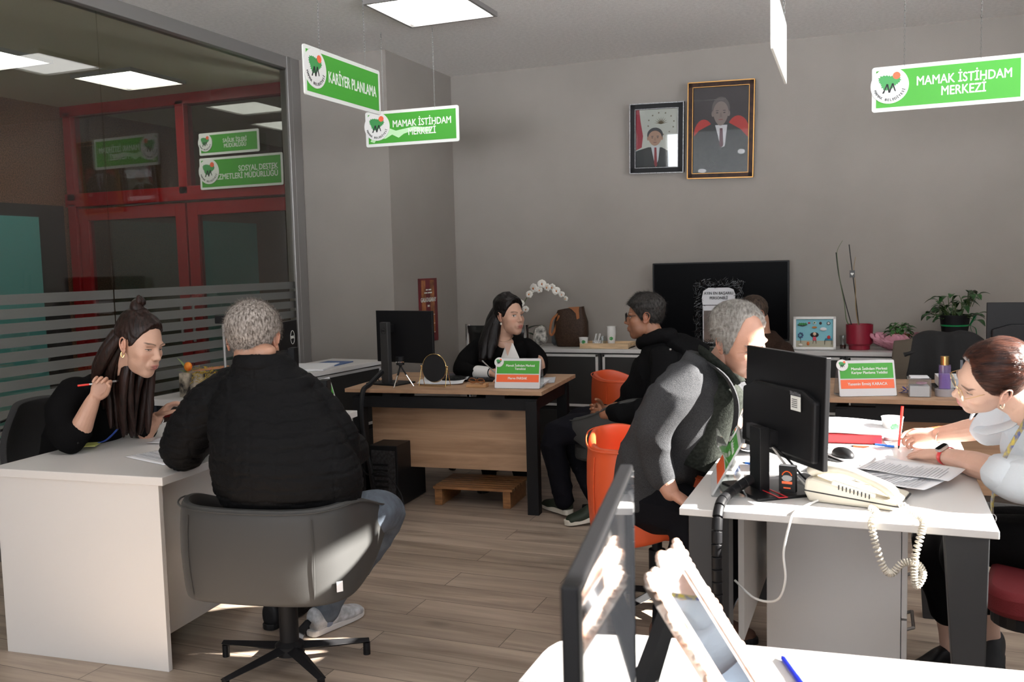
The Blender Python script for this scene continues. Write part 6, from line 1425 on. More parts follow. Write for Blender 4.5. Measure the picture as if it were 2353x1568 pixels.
def locks(paths, rad, m=None, flat=(1.0, 0.45), seg=8, local=True, jit=0.0, n=1):
    """hair locks: flattened tubes, several jittered copies of each path"""
    def fn(b, Mh):
        r = random.Random(11)
        for pts in paths:
            for k in range(n):
                j = V((r.gauss(0, jit), r.gauss(0, jit), r.gauss(0, jit * 0.5)))
                q = [(Mh @ V(p) if local else V(p)) + j * (0.3 + 0.7 * i / max(1, len(pts) - 1)) for i, p in enumerate(pts)]
                b.tube(q, rad, seg, k=6, flat=flat)
    return fn
def shoe(t, t_inv, heel, toe, m, sole_m=None, h=0.075, w=0.045, name='shoe', sole=0.022):
    heel, toe = V(heel), V(toe); d = toe - heel; L = d.length; f = d.normalized(); s_ = f.cross(V((0, 0, 1))).normalized(); u = s_.cross(f)
    bm = bmesh.new()
    rings_loft(bm, [(heel - f * 0.015 + u * (h * 0.55), s_, u, w * 0.45, h * 0.35), (heel + u * h * 0.62, s_, u, w * 0.78, h * 0.62), (heel + f * L * 0.3 + u * h * 0.56, s_, u, w * 0.80, h * 0.55), (heel + f * L * 0.62 + u * h * 0.38, s_, u, w * 1.0, h * 0.36), (heel + f * L * 0.88 + u * h * 0.30, s_, u, w * 0.88, h * 0.27), (toe + u * h * 0.24, s_, u, w * 0.35, h * 0.12)], 20, 4)
    me = bpy.data.meshes.new('s'); bm.to_mesh(me); bm.free(); me = remesh(me, 0.005, 3); me.transform(t_inv); sh = put(name, me, m, t, True, ang=0)
    b = B(); pl = [(-0.02, -0.028), (0.06 * L / 0.26, -0.036), (0.17 * L / 0.26, -0.044), (0.24 * L / 0.26, -0.036), (0.275 * L / 0.26, 0), (0.24 * L / 0.26, 0.036), (0.17 * L / 0.26, 0.044), (0.06 * L / 0.26, 0.036), (-0.02, 0.028)]
    pl = [(p.x, p.y) for p in smooth_path([(x, y, 0) for x, y in pl], 4, True)]
    Mx = Matrix((f, s_, u)).transposed().to_4x4(); Mx.translation = heel
    b.prism(pl, -0.004, sole, Mx); o_ = b.ob('sole', sole_m or m, sh, bevel=0.004); XF(o_, t_inv)
    return sh
def sleeve(pts, rad, flat=None): return lambda bm: limb(bm, [V(p) for p in pts], rad, 20, 6, flat)
def torso(rings): return lambda bm: rings_loft(bm, [(V(c), nrmz(s_), nrmz(f), a, b_) for c, s_, f, a, b_ in rings], 32, 6)
def ball(c, r): return lambda bm: (lambda b: (setattr(b, 'bm', bm), setattr(b, 'mi', 0), b.sphere(c, r, 20, 14)))(B.__new__(B))
CR = V((0.929, 0.369, 0)); CF = V((-0.369, 0.926, 0)); UZ = V((0, 0, 1))
# ---------------------------------------------------------------- person 2: man from behind in the quilted jacket
SK_M = (0.44, 0.235, 0.155); SK_W = (0.56, 0.335, 0.24); SK_P = (0.62, 0.40, 0.31)
M_quilt = mat('black_quilted_nylon', (0.0045, 0.0045, 0.005), 0.65, spec=0.10, bump=0.25, bscale=90)
H_grey = hair_mat('short_grey_hair', (0.30, 0.27, 0.245), (0.07, 0.055, 0.045), 0.6, (160, 160, 60))
def quilt(co, nr):
    x, y, z = co.T; w = 0.004 * np.sin(x * 30 + z * 10) + 0.003 * np.sin(x * 71 + y * 40)
    a = ((z + w + 0.02 * x) / 0.047) % 1.0; g = np.exp(-((np.minimum(a, 1 - a)) / 0.07) ** 2)
    h = (((x * 0.93 + y * 0.37) + 0.004 * np.sin(z * 40)) / 0.095) % 1.0; g2 = np.exp(-((np.minimum(h, 1 - h)) / 0.03) ** 2)
    return -0.0045 * g - 0.0022 * g2 + 0.0015 * np.sin(x * 60 + 5 * np.sin(z * 31)) * np.sin(z * 140 + 4 * np.sin(x * 23))
s2 = V((0.955, 0.295, 0)); f2 = V((-0.295, 0.955, 0))
def p2_extras(t, ti, Mh):
    XF(B().tube([Mh @ V(p) for p in ((-0.078, 0.03, 0.012), (-0.082, -0.005, 0.030), (-0.080, -0.024, 0.005), (-0.076, -0.028, -0.02))], 0.0014, 6, k=4).ob('spectacle_temple', M_black, t, True), ti)
    shoe(t, ti, (-2.145, 3.02, 0.006), (-2.085, 3.28, 0.006), mat('white_sneaker', (0.55, 0.57, 0.60), 0.6, var=0.35, vscale=30, bump=0.4, bscale=50), mat('sole_white', (0.7, 0.7, 0.7), 0.5), h=0.088, w=0.052)
    shoe(t, ti, (-2.36, 3.02, 0.006), (-2.36, 3.29, 0.006), M_blackm, None, h=0.088, w=0.052)  # left shoe of the same pair in black: shade put into its colour
build_person('heavy seated man seen from behind, grey cropped hair, black quilted jacket, jeans', dict(
    base=(-2.02, 2.86, 0.47), head=(-2.135, 2.70, 1.245), face=(-0.33, 0.93, -0.30), hs=1.12, width=1.08, fat=1.2, jaw=1.1, neck=(-2.07, 2.67, 1.12), neck_s=1.22, skin=SK_M, links=[[(-2.22, 2.70, 1.05), (-2.44, 2.67, 0.85), (-2.55, 2.86, 0.795)], [(-1.95, 2.77, 1.04), (-1.87, 2.83, 0.84), (-2.05, 3.08, 0.80)]],
    hairline=[(0, 0.074), (30, 0.068), (48, 0.050), (62, 0.022), (74, -0.012), (84, -0.012), (90, 0.022), (104, 0.018), (116, -0.03), (140, -0.060), (180, -0.066)],
    hair=dict(mat=H_grey, thick=lambda P, phi: 0.004 + 0.007 * sstep((P[:, 2] - 0.0) / 0.08), rough=0.0006, strands=(9000, 0.012, lambda p: (p[0] * 0.5, -0.2, -0.6 if p[2] < 0.06 else 0.1), 0.25, 0.0005), lift=0.5),
    skin_low=[ball((-2.075, 2.655, 1.175), (0.060, 0.050, 0.045)), ball((-2.07, 2.66, 1.21), (0.056, 0.045, 0.03))],
    skin_parts=[lambda bm: (limb(bm, [(-2.55, 2.86, 0.795), (-2.62, 2.98, 0.79)], [0.035, 0.028]), hand_bm(bm, (-2.62, 2.98, 0.79), (-0.4, 0.9, -0.02), (0.9, 0.4, 0), (0, 0, -1), 1.05, (0.2, 0.2, 0.2, 0.25))),
                lambda bm: (limb(bm, [(-2.05, 3.08, 0.80), (-2.14, 3.15, 0.80)], [0.035, 0.028]), hand_bm(bm, (-2.14, 3.15, 0.80), (-0.85, 0.5, -0.05), (0.4, 0.8, 0.2), (0, 0, -1), 1.05, (0.3, 0.3, 0.3, 0.35)))],
    garments=[
        dict(name='quilted_jacket', mat=M_quilt, voxel=0.0062, smooth=3, disp=[quilt, folds(0.004, (10, 10, 26), 1.0)], parts=[
            torso([((-1.995, 2.705, 0.50), s2, f2, 0.225, 0.14), ((-1.995, 2.70, 0.60), s2, f2, 0.245, 0.165), ((-1.985, 2.665, 0.75), s2, f2, 0.272, 0.190), ((-2.02, 2.665, 0.90), s2, f2, 0.250, 0.182), ((-2.07, 2.69, 1.01), s2, f2, 0.218, 0.155), ((-2.08, 2.70, 1.09), s2, f2, 0.175, 0.125), ((-2.08, 2.68, 1.155), s2, f2, 0.118, 0.098), ((-2.085, 2.67, 1.20), s2, f2, 0.088, 0.078)]),
            sleeve([(-2.225, 2.70, 1.065), (-2.33, 2.665, 0.99), (-2.44, 2.655, 0.86), (-2.47, 2.68, 0.815), (-2.53, 2.80, 0.80), (-2.565, 2.885, 0.795)], [0.088, 0.096, 0.088, 0.080, 0.062, 0.048]),
            sleeve([(-1.97, 2.765, 1.03), (-1.92, 2.79, 0.96), (-1.872, 2.81, 0.875), (-1.872, 2.85, 0.815), (-1.90, 2.98, 0.80), (-2.03, 3.065, 0.80)], [0.084, 0.090, 0.086, 0.080, 0.062, 0.048])]),
        dict(name='jacket_collar', mat=M_quilt, voxel=0.005, smooth=2, parts=[lambda bm: limb(bm, [V((-2.085, 2.675, 1.165)) + s2 * 0.092 * math.sin(a) * 1.0 + f2 * (-0.088 * math.cos(a)) + V((0, 0, 0.012 * math.cos(a))) for a in [math.radians(q) for q in range(-125, 126, 25)]], 0.022, 10, 3, flat=(1.35, 0.5))]),
        dict(name='jeans', mat=mat('grey_denim', (0.10, 0.125, 0.16), 0.8, var=0.35, vscale=14, bump=0.3, bscale=300), voxel=0.008, smooth=3, disp=[folds(0.003, (20, 20, 30), 2.0)], parts=[
            sleeve([(-1.88, 2.70, 0.52), (-1.84, 2.90, 0.545), (-1.845, 3.09, 0.525), (-1.89, 3.17, 0.45), (-2.0, 3.14, 0.28), (-2.10, 3.09, 0.15), (-2.125, 3.08, 0.09)], [0.10, 0.098, 0.083, 0.075, 0.066, 0.060, 0.060]),
            sleeve([(-2.09, 2.72, 0.52), (-2.20, 2.95, 0.53), (-2.30, 3.16, 0.51), (-2.335, 3.20, 0.44), (-2.345, 3.13, 0.25), (-2.35, 3.08, 0.09)], [0.10, 0.098, 0.083, 0.075, 0.064, 0.060])]),
        dict(name='blue_sock', mat=mat('heather_blue', (0.22, 0.26, 0.36), 0.9), voxel=0.006, smooth=1, parts=[sleeve([(-2.128, 3.075, 0.11), (-2.13, 3.07, 0.05)], [0.04, 0.042])]),
    ], extras=[p2_extras])).location.y += 0.085
# ---------------------------------------------------------------- person 1: woman at the left desk writing
M_suit = mat('black_suit_cloth', (0.005, 0.0048, 0.005), 0.85, spec=0.05, bump=0.25, bscale=300)
M_coat = mat('black_coat_cloth', (0.005, 0.005, 0.0055), 0.8, spec=0.06, bump=0.3, bscale=160)
H_dark = hair_mat('dark_brown_hair', (0.018, 0.008, 0.006), (0.006, 0.003, 0.002), 0.40)
H_black = hair_mat('black_hair', (0.008, 0.006, 0.006), (0.003, 0.002, 0.002), 0.34)
def XP(b, name, m, t, ti, parent=None, smooth=True, bevel=0.0): o_ = b.ob(name, m, parent or t, smooth, bevel=bevel); XF(o_, ti); return o_
def earring(t, ti, Mh, side, m, r=0.008, drop=0.012):
    c = Mh @ V((side * 0.080, -0.002, -0.034 - drop)); XP(B().tube([c + V((r * 0.5 * math.cos(a), r * 0.9 * math.cos(a) * 0.3, r * math.sin(a))) for a in [2 * PI * i / 14 for i in range(14)]], 0.0022, 6, closed=True), 'earring', m, t, ti)
def p1_x(t, ti, Mh):
    earring(t, ti, Mh, 1, M_gold, 0.011, 0.006)
    XP(B().tube([(-3.08, 3.04, 0.98), (-3.04, 3.05, 0.90), (-3.05, 3.03, 0.84), (-3.09, 3.0, 0.79), (-3.13, 2.99, 0.775)], 0.005, 6, k=5, flat=(0.3, 1.4)), 'lanyard', mat('blue_lanyard', (0.01, 0.05, 0.30), 0.5), t, ti)
    XP(B().box((-3.17, 2.99, 0.766), (0.055, 0.085, 0.004), rz=0.5), 'name_card', mat('yellow_card', (0.55, 0.58, 0.16), 0.4), t, ti)
    c = V((-3.060, 3.265, 0.835)); XP(B().tube([c + V((0.030 * math.cos(a), 0.012 * math.cos(a), 0.030 * math.sin(a))) for a in [2 * PI * i / 16 for i in range(16)]], 0.0025, 6, closed=True), 'bracelet', M_chrome, t, ti)
    for k in range(3): XP(B().sphere((-3.12 + 0.006 * k, 2.868 - 0.004 * k, 0.835 - 0.016 * k), (0.007, 0.005, 0.007), 10, 6), 'button', M_black, t, ti)
sA = nrmz((0.10, 1.0, 0)); fA = nrmz((0.95, -0.1, -0.2))
p1 = build_person('woman with long dark hair and top knot leaning over the left desk, pen raised', dict(
    base=(-3.45, 3.12, 0.47), head=(-2.905, 3.029, 1.20), face=(0.95, -0.02, -0.30), up=(0.25, 0.05, 1), hs=1.03, width=0.96, jaw=0.90, nose=0.8, neck=(-3.09, 3.06, 1.03), neck_s=0.82, skin=SK_W, lips=(0.42, 0.12, 0.11), links=[[(-3.20, 2.97, 0.99), (-3.20, 2.88, 0.85), (-3.135, 2.895, 0.825)], [(-3.18, 3.24, 0.98), (-3.17, 3.285, 0.83), (-3.115, 3.255, 0.775)]], eye_open=0.36, gaze=(0.002, -0.001),
    hairline=[(0, 0.092), (25, 0.086), (45, 0.064), (60, 0.034), (72, 0.004), (84, -0.004), (90, 0.024), (104, 0.018), (116, -0.03), (140, -0.066), (180, -0.078)], hair_soft=0.014,
    hair=dict(mat=H_dark, thick=lambda P, phi: 0.004 + 0.016 * sstep((P[:, 2] - 0.05) / 0.06) + 0.010 * sstep((phi - 100) / 60), rough=0.0008,
        extra=[locks([[(0, -0.03, 0.125), (0.012, -0.05, 0.150), (-0.012, -0.06, 0.165), (0.004, -0.04, 0.175), (0.010, -0.05, 0.195)]], [0.026, 0.024, 0.021, 0.016, 0.004], flat=(1, 1), n=3, jit=0.005),
               locks([[(0.066, -0.050, 0.02), (0.074, -0.080, -0.06), (0.066, -0.105, -0.13), (0.05, -0.13, -0.20)], [(0.050, -0.085, 0.03), (0.066, -0.105, -0.06), (0.06, -0.13, -0.14), (0.04, -0.15, -0.22)], [(-0.070, -0.03, 0.02), (-0.082, -0.04, -0.08), (-0.07, -0.02, -0.18)]], [0.020, 0.026, 0.026, 0.010], flat=(1, 0.55), n=2, jit=0.010),
               locks([[(-2.945, 3.014, 1.150), (-2.963, 3.001, 1.060), (-2.985, 3.007, 0.950), (-3.003, 3.030, 0.840), (-3.013, 3.040, 0.800)], [(-2.980, 3.039, 1.150), (-3.015, 3.030, 1.050), (-3.035, 3.037, 0.950), (-3.048, 3.055, 0.830)], [(-2.915, 3.084, 1.100), (-2.944, 3.093, 1.030), (-2.964, 3.090, 0.930), (-2.978, 3.085, 0.840), (-2.988, 3.085, 0.800)], [(-2.930, 3.054, 1.100), (-2.970, 3.046, 1.000), (-2.995, 3.048, 0.900), (-3.008, 3.055, 0.820)]], [0.024, 0.028, 0.026, 0.018, 0.006], flat=(1, 0.5), n=5, jit=0.014, local=False),
               locks([[(-2.965, 2.985, 1.20), (-3.02, 2.985, 1.12), (-3.055, 3.0, 1.03), (-3.06, 3.01, 0.94), (-3.055, 3.01, 0.84)], [(-2.985, 3.0, 1.20), (-3.05, 3.0, 1.11), (-3.09, 3.01, 1.02), (-3.10, 3.02, 0.92)]], [0.020, 0.028, 0.028, 0.022, 0.006], flat=(1, 0.6), n=4, jit=0.010, local=False),
               locks([[(-3.010, 3.004, 1.210), (-3.080, 3.004, 1.120), (-3.144, 3.028, 1.030), (-3.224, 3.040, 0.930)], [(-3.000, 3.054, 1.220), (-3.080, 3.074, 1.130), (-3.152, 3.099, 1.040), (-3.228, 3.103, 0.960)]], [0.034, 0.040, 0.034, 0.010], flat=(1, 0.6), n=4, jit=0.014, local=False)]),
    skin_parts=[lambda bm: (limb(bm, [(-3.135, 2.895, 0.825), (-3.115, 2.90, 0.875), (-3.075, 2.925, 0.975)], [0.044, 0.043, 0.028]), hand_bm(bm, (-3.072, 2.928, 0.98), (0.45, 0.22, 0.80), (0.6, 0.3, -0.55), (0.55, 0.25, -0.35), 0.95, (0.85, 0.95, 1.05, 1.1), (0.7, 0.5), 0.02)),
                lambda bm: (limb(bm, [(-3.115, 3.255, 0.775), (-3.06, 3.265, 0.84)], [0.040, 0.029]), hand_bm(bm, (-3.055, 3.268, 0.845), (0.5, 0.3, 0.55), (0.4, -0.8, 0.2), (0.6, 0, -0.6), 0.92, (0.5, 0.6, 0.6, 0.7)))],
    garments=[
        dict(name='blazer', mat=M_suit, voxel=0.008, smooth=4, disp=[folds(0.005, (16, 12, 22), 3.0)], parts=[
            torso([((-3.46, 3.14, 0.50), sA, fA, 0.19, 0.14), ((-3.42, 3.13, 0.62), sA, fA, 0.18, 0.13), ((-3.33, 3.11, 0.80), sA, fA, 0.185, 0.135), ((-3.25, 3.10, 0.94), sA, fA, 0.19, 0.12), ((-3.18, 3.08, 1.02), sA, fA, 0.15, 0.08), ((-3.15, 3.065, 1.06), sA, fA, 0.07, 0.055)]),
            sleeve([(-3.21, 2.965, 1.0), (-3.22, 2.90, 0.94), (-3.195, 2.87, 0.85), (-3.165, 2.875, 0.805), (-3.135, 2.895, 0.845)], [0.070, 0.072, 0.062, 0.058, 0.054]),
            sleeve([(-3.20, 3.25, 0.985), (-3.19, 3.30, 0.90), (-3.17, 3.285, 0.81), (-3.115, 3.26, 0.79)], [0.068, 0.066, 0.056, 0.050])]),
        dict(name='trousers', mat=M_suit, parts=[sleeve([(-3.50, 3.06, 0.52), (-3.28, 3.03, 0.55), (-3.08, 3.02, 0.54), (-3.06, 3.02, 0.3), (-3.10, 3.02, 0.09)], [0.10, 0.085, 0.07, 0.055, 0.05]), sleeve([(-3.50, 3.22, 0.52), (-3.28, 3.23, 0.55), (-3.08, 3.24, 0.54), (-3.06, 3.24, 0.3), (-3.10, 3.24, 0.09)], [0.10, 0.085, 0.07, 0.055, 0.05])]),
    ], extras=[p1_x, lambda t, ti, Mh: (shoe(t, ti, (-3.14, 3.02, 0.0), (-2.92, 3.02, 0.0), M_black, h=0.06, w=0.038), shoe(t, ti, (-3.14, 3.24, 0.0), (-2.92, 3.24, 0.0), M_black, h=0.06, w=0.038))]))
pen('slim pen with red end in the raised hand of the woman at the left desk', (-2.985, 2.985, 1.050), (-3.135, 2.905, 1.035), mat('silver_pen', (0.5, 0.5, 0.52), 0.3, metal=0.7), cap=M_redpen, r=0.004)

# ---------------------------------------------------------------- person 3: woman behind the oak desk
sC = nrmz((0.97, 0.24, 0)); fC = nrmz((0.24, -0.97, -0.15))
def p3_x(t, ti, Mh):
    XP(B().sphere(Mh @ V((0.079, 0.0, -0.046)), (0.006, 0.006, 0.009), 10, 8), 'earring', mat('pearl', (0.8, 0.78, 0.72), 0.2), t, ti)
    XP(B().tube([V((-2.355, 5.785, 1.02)) + V((0.052 * math.cos(a), -0.052 * math.sin(a), -0.03 * math.sin(a) - 0.01)) for a in [math.radians(q) for q in range(-10, 200, 15)]], 0.0025, 6), 'necklace', mat('rose_gold', (0.8, 0.6, 0.45), 0.3, metal=0.8), t, ti)
    b = B(); b.sheet(lambda u, v: V((-2.275 + 0.02 * v + (u - 0.5) * (0.05 + 0.17 * v), 5.615 - 0.028 * math.cos((u - 0.5) * 2.4) + 0.05 - 0.040 * v, 0.975 - 0.20 * v + 0.004 * math.sin(u * 9))), 12, 12); XP(b, 'blouse', mat('white_silk', (0.75, 0.74, 0.72), 0.5, bump=0.2, bscale=20), t, ti)
    b = B(); b.sheet(lambda u, v: V((-2.278 + (u - 0.5) * 0.058 * (1 - v), 5.612 + 0.02 - 0.010 * v, 0.978 - 0.085 * v)), 4, 8); me_ = b.me(); col_attr(me_, np.tile(np.array(SK_P) * 0.95, (len(me_.vertices), 1))); me_.transform(ti); put('neckline', me_, M_skin, t, True)
    XP(B().tube([V((-2.335, 5.47, 0.802)) + V((0.010 * math.cos(a), 0.031 * math.cos(a), 0.031 * math.sin(a))) for a in [2 * PI * i / 18 for i in range(18)]], 0.004, 6, closed=True), 'wrist_band', M_black, t, ti)
build_person('woman with long black hair, black blazer and white blouse behind the oak desk', dict(
    base=(-2.55, 6.05, 0.47), head=(-2.315, 5.775, 1.150), face=(0.88, -0.46, 0.0), up=(0, 0, 1), hs=1.03, width=0.98, fat=1.2, jaw=0.98, nose=0.9, neck=(-2.375, 5.80, 0.965), neck_s=0.85, skin=SK_W, lips=(0.45, 0.14, 0.12), links=[[(-2.52, 5.80, 0.93), (-2.59, 5.64, 0.82), (-2.41, 5.49, 0.795)], [(-2.20, 5.86, 0.93), (-2.07, 5.68, 0.82), (-2.13, 5.52, 0.79)]], eye_open=0.95, gaze=(0.004, 0.0),
    skin_low=[ball((-2.36, 5.78, 0.96), (0.07, 0.05, 0.05))],
    hairline=[(0, 0.092), (25, 0.086), (45, 0.064), (60, 0.034), (72, 0.004), (84, -0.004), (90, 0.024), (104, 0.018), (116, -0.03), (140, -0.066), (180, -0.078)], hair_soft=0.014,
    hair=dict(mat=H_black, thick=lambda P, phi: 0.006 + 0.022 * sstep((P[:, 2] - 0.04) / 0.06) + 0.014 * sstep((phi - 90) / 60), rough=0.001,
        extra=[locks([[(-2.36, 5.86, 1.24), (-2.45, 5.88, 1.14), (-2.49, 5.86, 1.02), (-2.51, 5.83, 0.90)], [(-2.39, 5.80, 1.22), (-2.44, 5.79, 1.12), (-2.45, 5.76, 1.0), (-2.455, 5.70, 0.88)], [(-2.39, 5.76, 1.15), (-2.44, 5.74, 1.06), (-2.46, 5.70, 0.96), (-2.47, 5.66, 0.86)], [(-2.40, 5.88, 1.2), (-2.41, 5.92, 1.08), (-2.42, 5.95, 0.94)]], [0.036, 0.046, 0.044, 0.016], flat=(1, 0.65), n=5, jit=0.014, local=False)]),
    skin_parts=[lambda bm: (limb(bm, [(-2.41, 5.49, 0.795), (-2.335, 5.47, 0.80)], [0.036, 0.028]), hand_bm(bm, (-2.33, 5.468, 0.802), (0.9, -0.35, -0.05), (0.3, 0.7, 0.5), (0.2, 0.1, -0.9), 0.95, (0.7, 0.8, 0.85, 0.9), (0.6, 0.5), 0.02)),
                lambda bm: (limb(bm, [(-2.13, 5.52, 0.79), (-2.17, 5.47, 0.785)], [0.034, 0.028]), hand_bm(bm, (-2.17, 5.465, 0.785), (-0.8, -0.4, -0.05), (0.3, -0.7, 0.2), (0, 0, -1), 0.95, (0.3, 0.35, 0.4, 0.4)))],
    garments=[
        dict(name='blazer', mat=M_suit, voxel=0.008, smooth=4, disp=[folds(0.005, (16, 12, 22), 7.0)], parts=[
            torso([((-2.50, 6.06, 0.50), sC, fC, 0.20, 0.14), ((-2.47, 6.0, 0.64), sC, fC, 0.19, 0.13), ((-2.42, 5.90, 0.80), sC, fC, 0.20, 0.13), ((-2.38, 5.84, 0.90), sC, fC, 0.205, 0.125), ((-2.365, 5.83, 0.97), sC, fC, 0.15, 0.085), ((-2.37, 5.83, 1.015), sC, fC, 0.066, 0.060)]),
            sleeve([(-2.545, 5.79, 0.935), (-2.60, 5.72, 0.87), (-2.60, 5.60, 0.81), (-2.52, 5.53, 0.795), (-2.40, 5.49, 0.797)], [0.072, 0.075, 0.064, 0.052, 0.044]),
            sleeve([(-2.23, 5.86, 0.935), (-2.14, 5.82, 0.87), (-2.09, 5.70, 0.80), (-2.10, 5.58, 0.79), (-2.14, 5.51, 0.79)], [0.062, 0.066, 0.058, 0.050, 0.044])]),
        dict(name='trousers', mat=M_suit, parts=[sleeve([(-2.60, 6.05, 0.50), (-2.50, 5.80, 0.54), (-2.46, 5.62, 0.52), (-2.46, 5.62, 0.3), (-2.44, 5.64, 0.09)], [0.10, 0.085, 0.07, 0.055, 0.05]), sleeve([(-2.40, 6.10, 0.50), (-2.30, 5.86, 0.54), (-2.25, 5.66, 0.52), (-2.25, 5.62, 0.3), (-2.22, 5.66, 0.09)], [0.10, 0.085, 0.07, 0.055, 0.05])]),
        dict(name='blouse_cuff', mat=mat('white_silk', (0.75, 0.74, 0.72), 0.5, bump=0.2, bscale=20), voxel=0.005, parts=[sleeve([(-2.44, 5.50, 0.797), (-2.36, 5.475, 0.80)], [0.047, 0.040])]),
    ], extras=[p3_x, lambda t, ti, Mh: (shoe(t, ti, (-2.46, 5.68, 0.0), (-2.42, 5.46, 0.0), M_black, h=0.06, w=0.038), shoe(t, ti, (-2.24, 5.70, 0.0), (-2.18, 5.48, 0.0), M_black, h=0.06, w=0.038))]))
pen('slim grey pen in the hand of the woman behind the oak desk', (-2.255, 5.44, 0.77), (-2.375, 5.42, 0.885), mat('grey_pen', (0.25, 0.24, 0.22), 0.3), r=0.004)

# ---------------------------------------------------------------- person 4: man with glasses facing left
sD = nrmz((0.20, 0.98, 0)); fD = nrmz((-0.97, 0.2, 0.1))
H_salt = hair_mat('dark_grey_hair', (0.035, 0.032, 0.030), (0.008, 0.007, 0.006), 0.5, (120, 120, 60))
def p4_x(t, ti, Mh):
    g = spectacles('eyeglasses', t, (0, 0, 0), (0, 0, 0), M_black, rl=0.024, w=0.066, arm=0.10); g.matrix_local = ti @ Mh @ Matrix.Translation((0, 0.104, 0.006))
    for p in ((-1.115, 4.885, 0.985), (-1.04, 4.90, 1.02), (-1.085, 4.86, 0.955)): XP(B().sphere(p, (0.007, 0.004, 0.007), 10, 6), 'snap_button', M_alu, t, ti)
    M_sn = mat('dark_green_sneaker', (0.014, 0.022, 0.012), 0.7); M_so = mat('cream_sole', (0.62, 0.58, 0.50), 0.6)
    shoe(t, ti, (-1.70, 5.08, 0.02), (-1.90, 5.25, 0.01), M_sn, M_so, h=0.085, w=0.05, sole=0.028); shoe(t, ti, (-1.47, 5.02, 0.03), (-1.65, 4.90, 0.01), M_sn, M_so, h=0.085, w=0.05, sole=0.028)
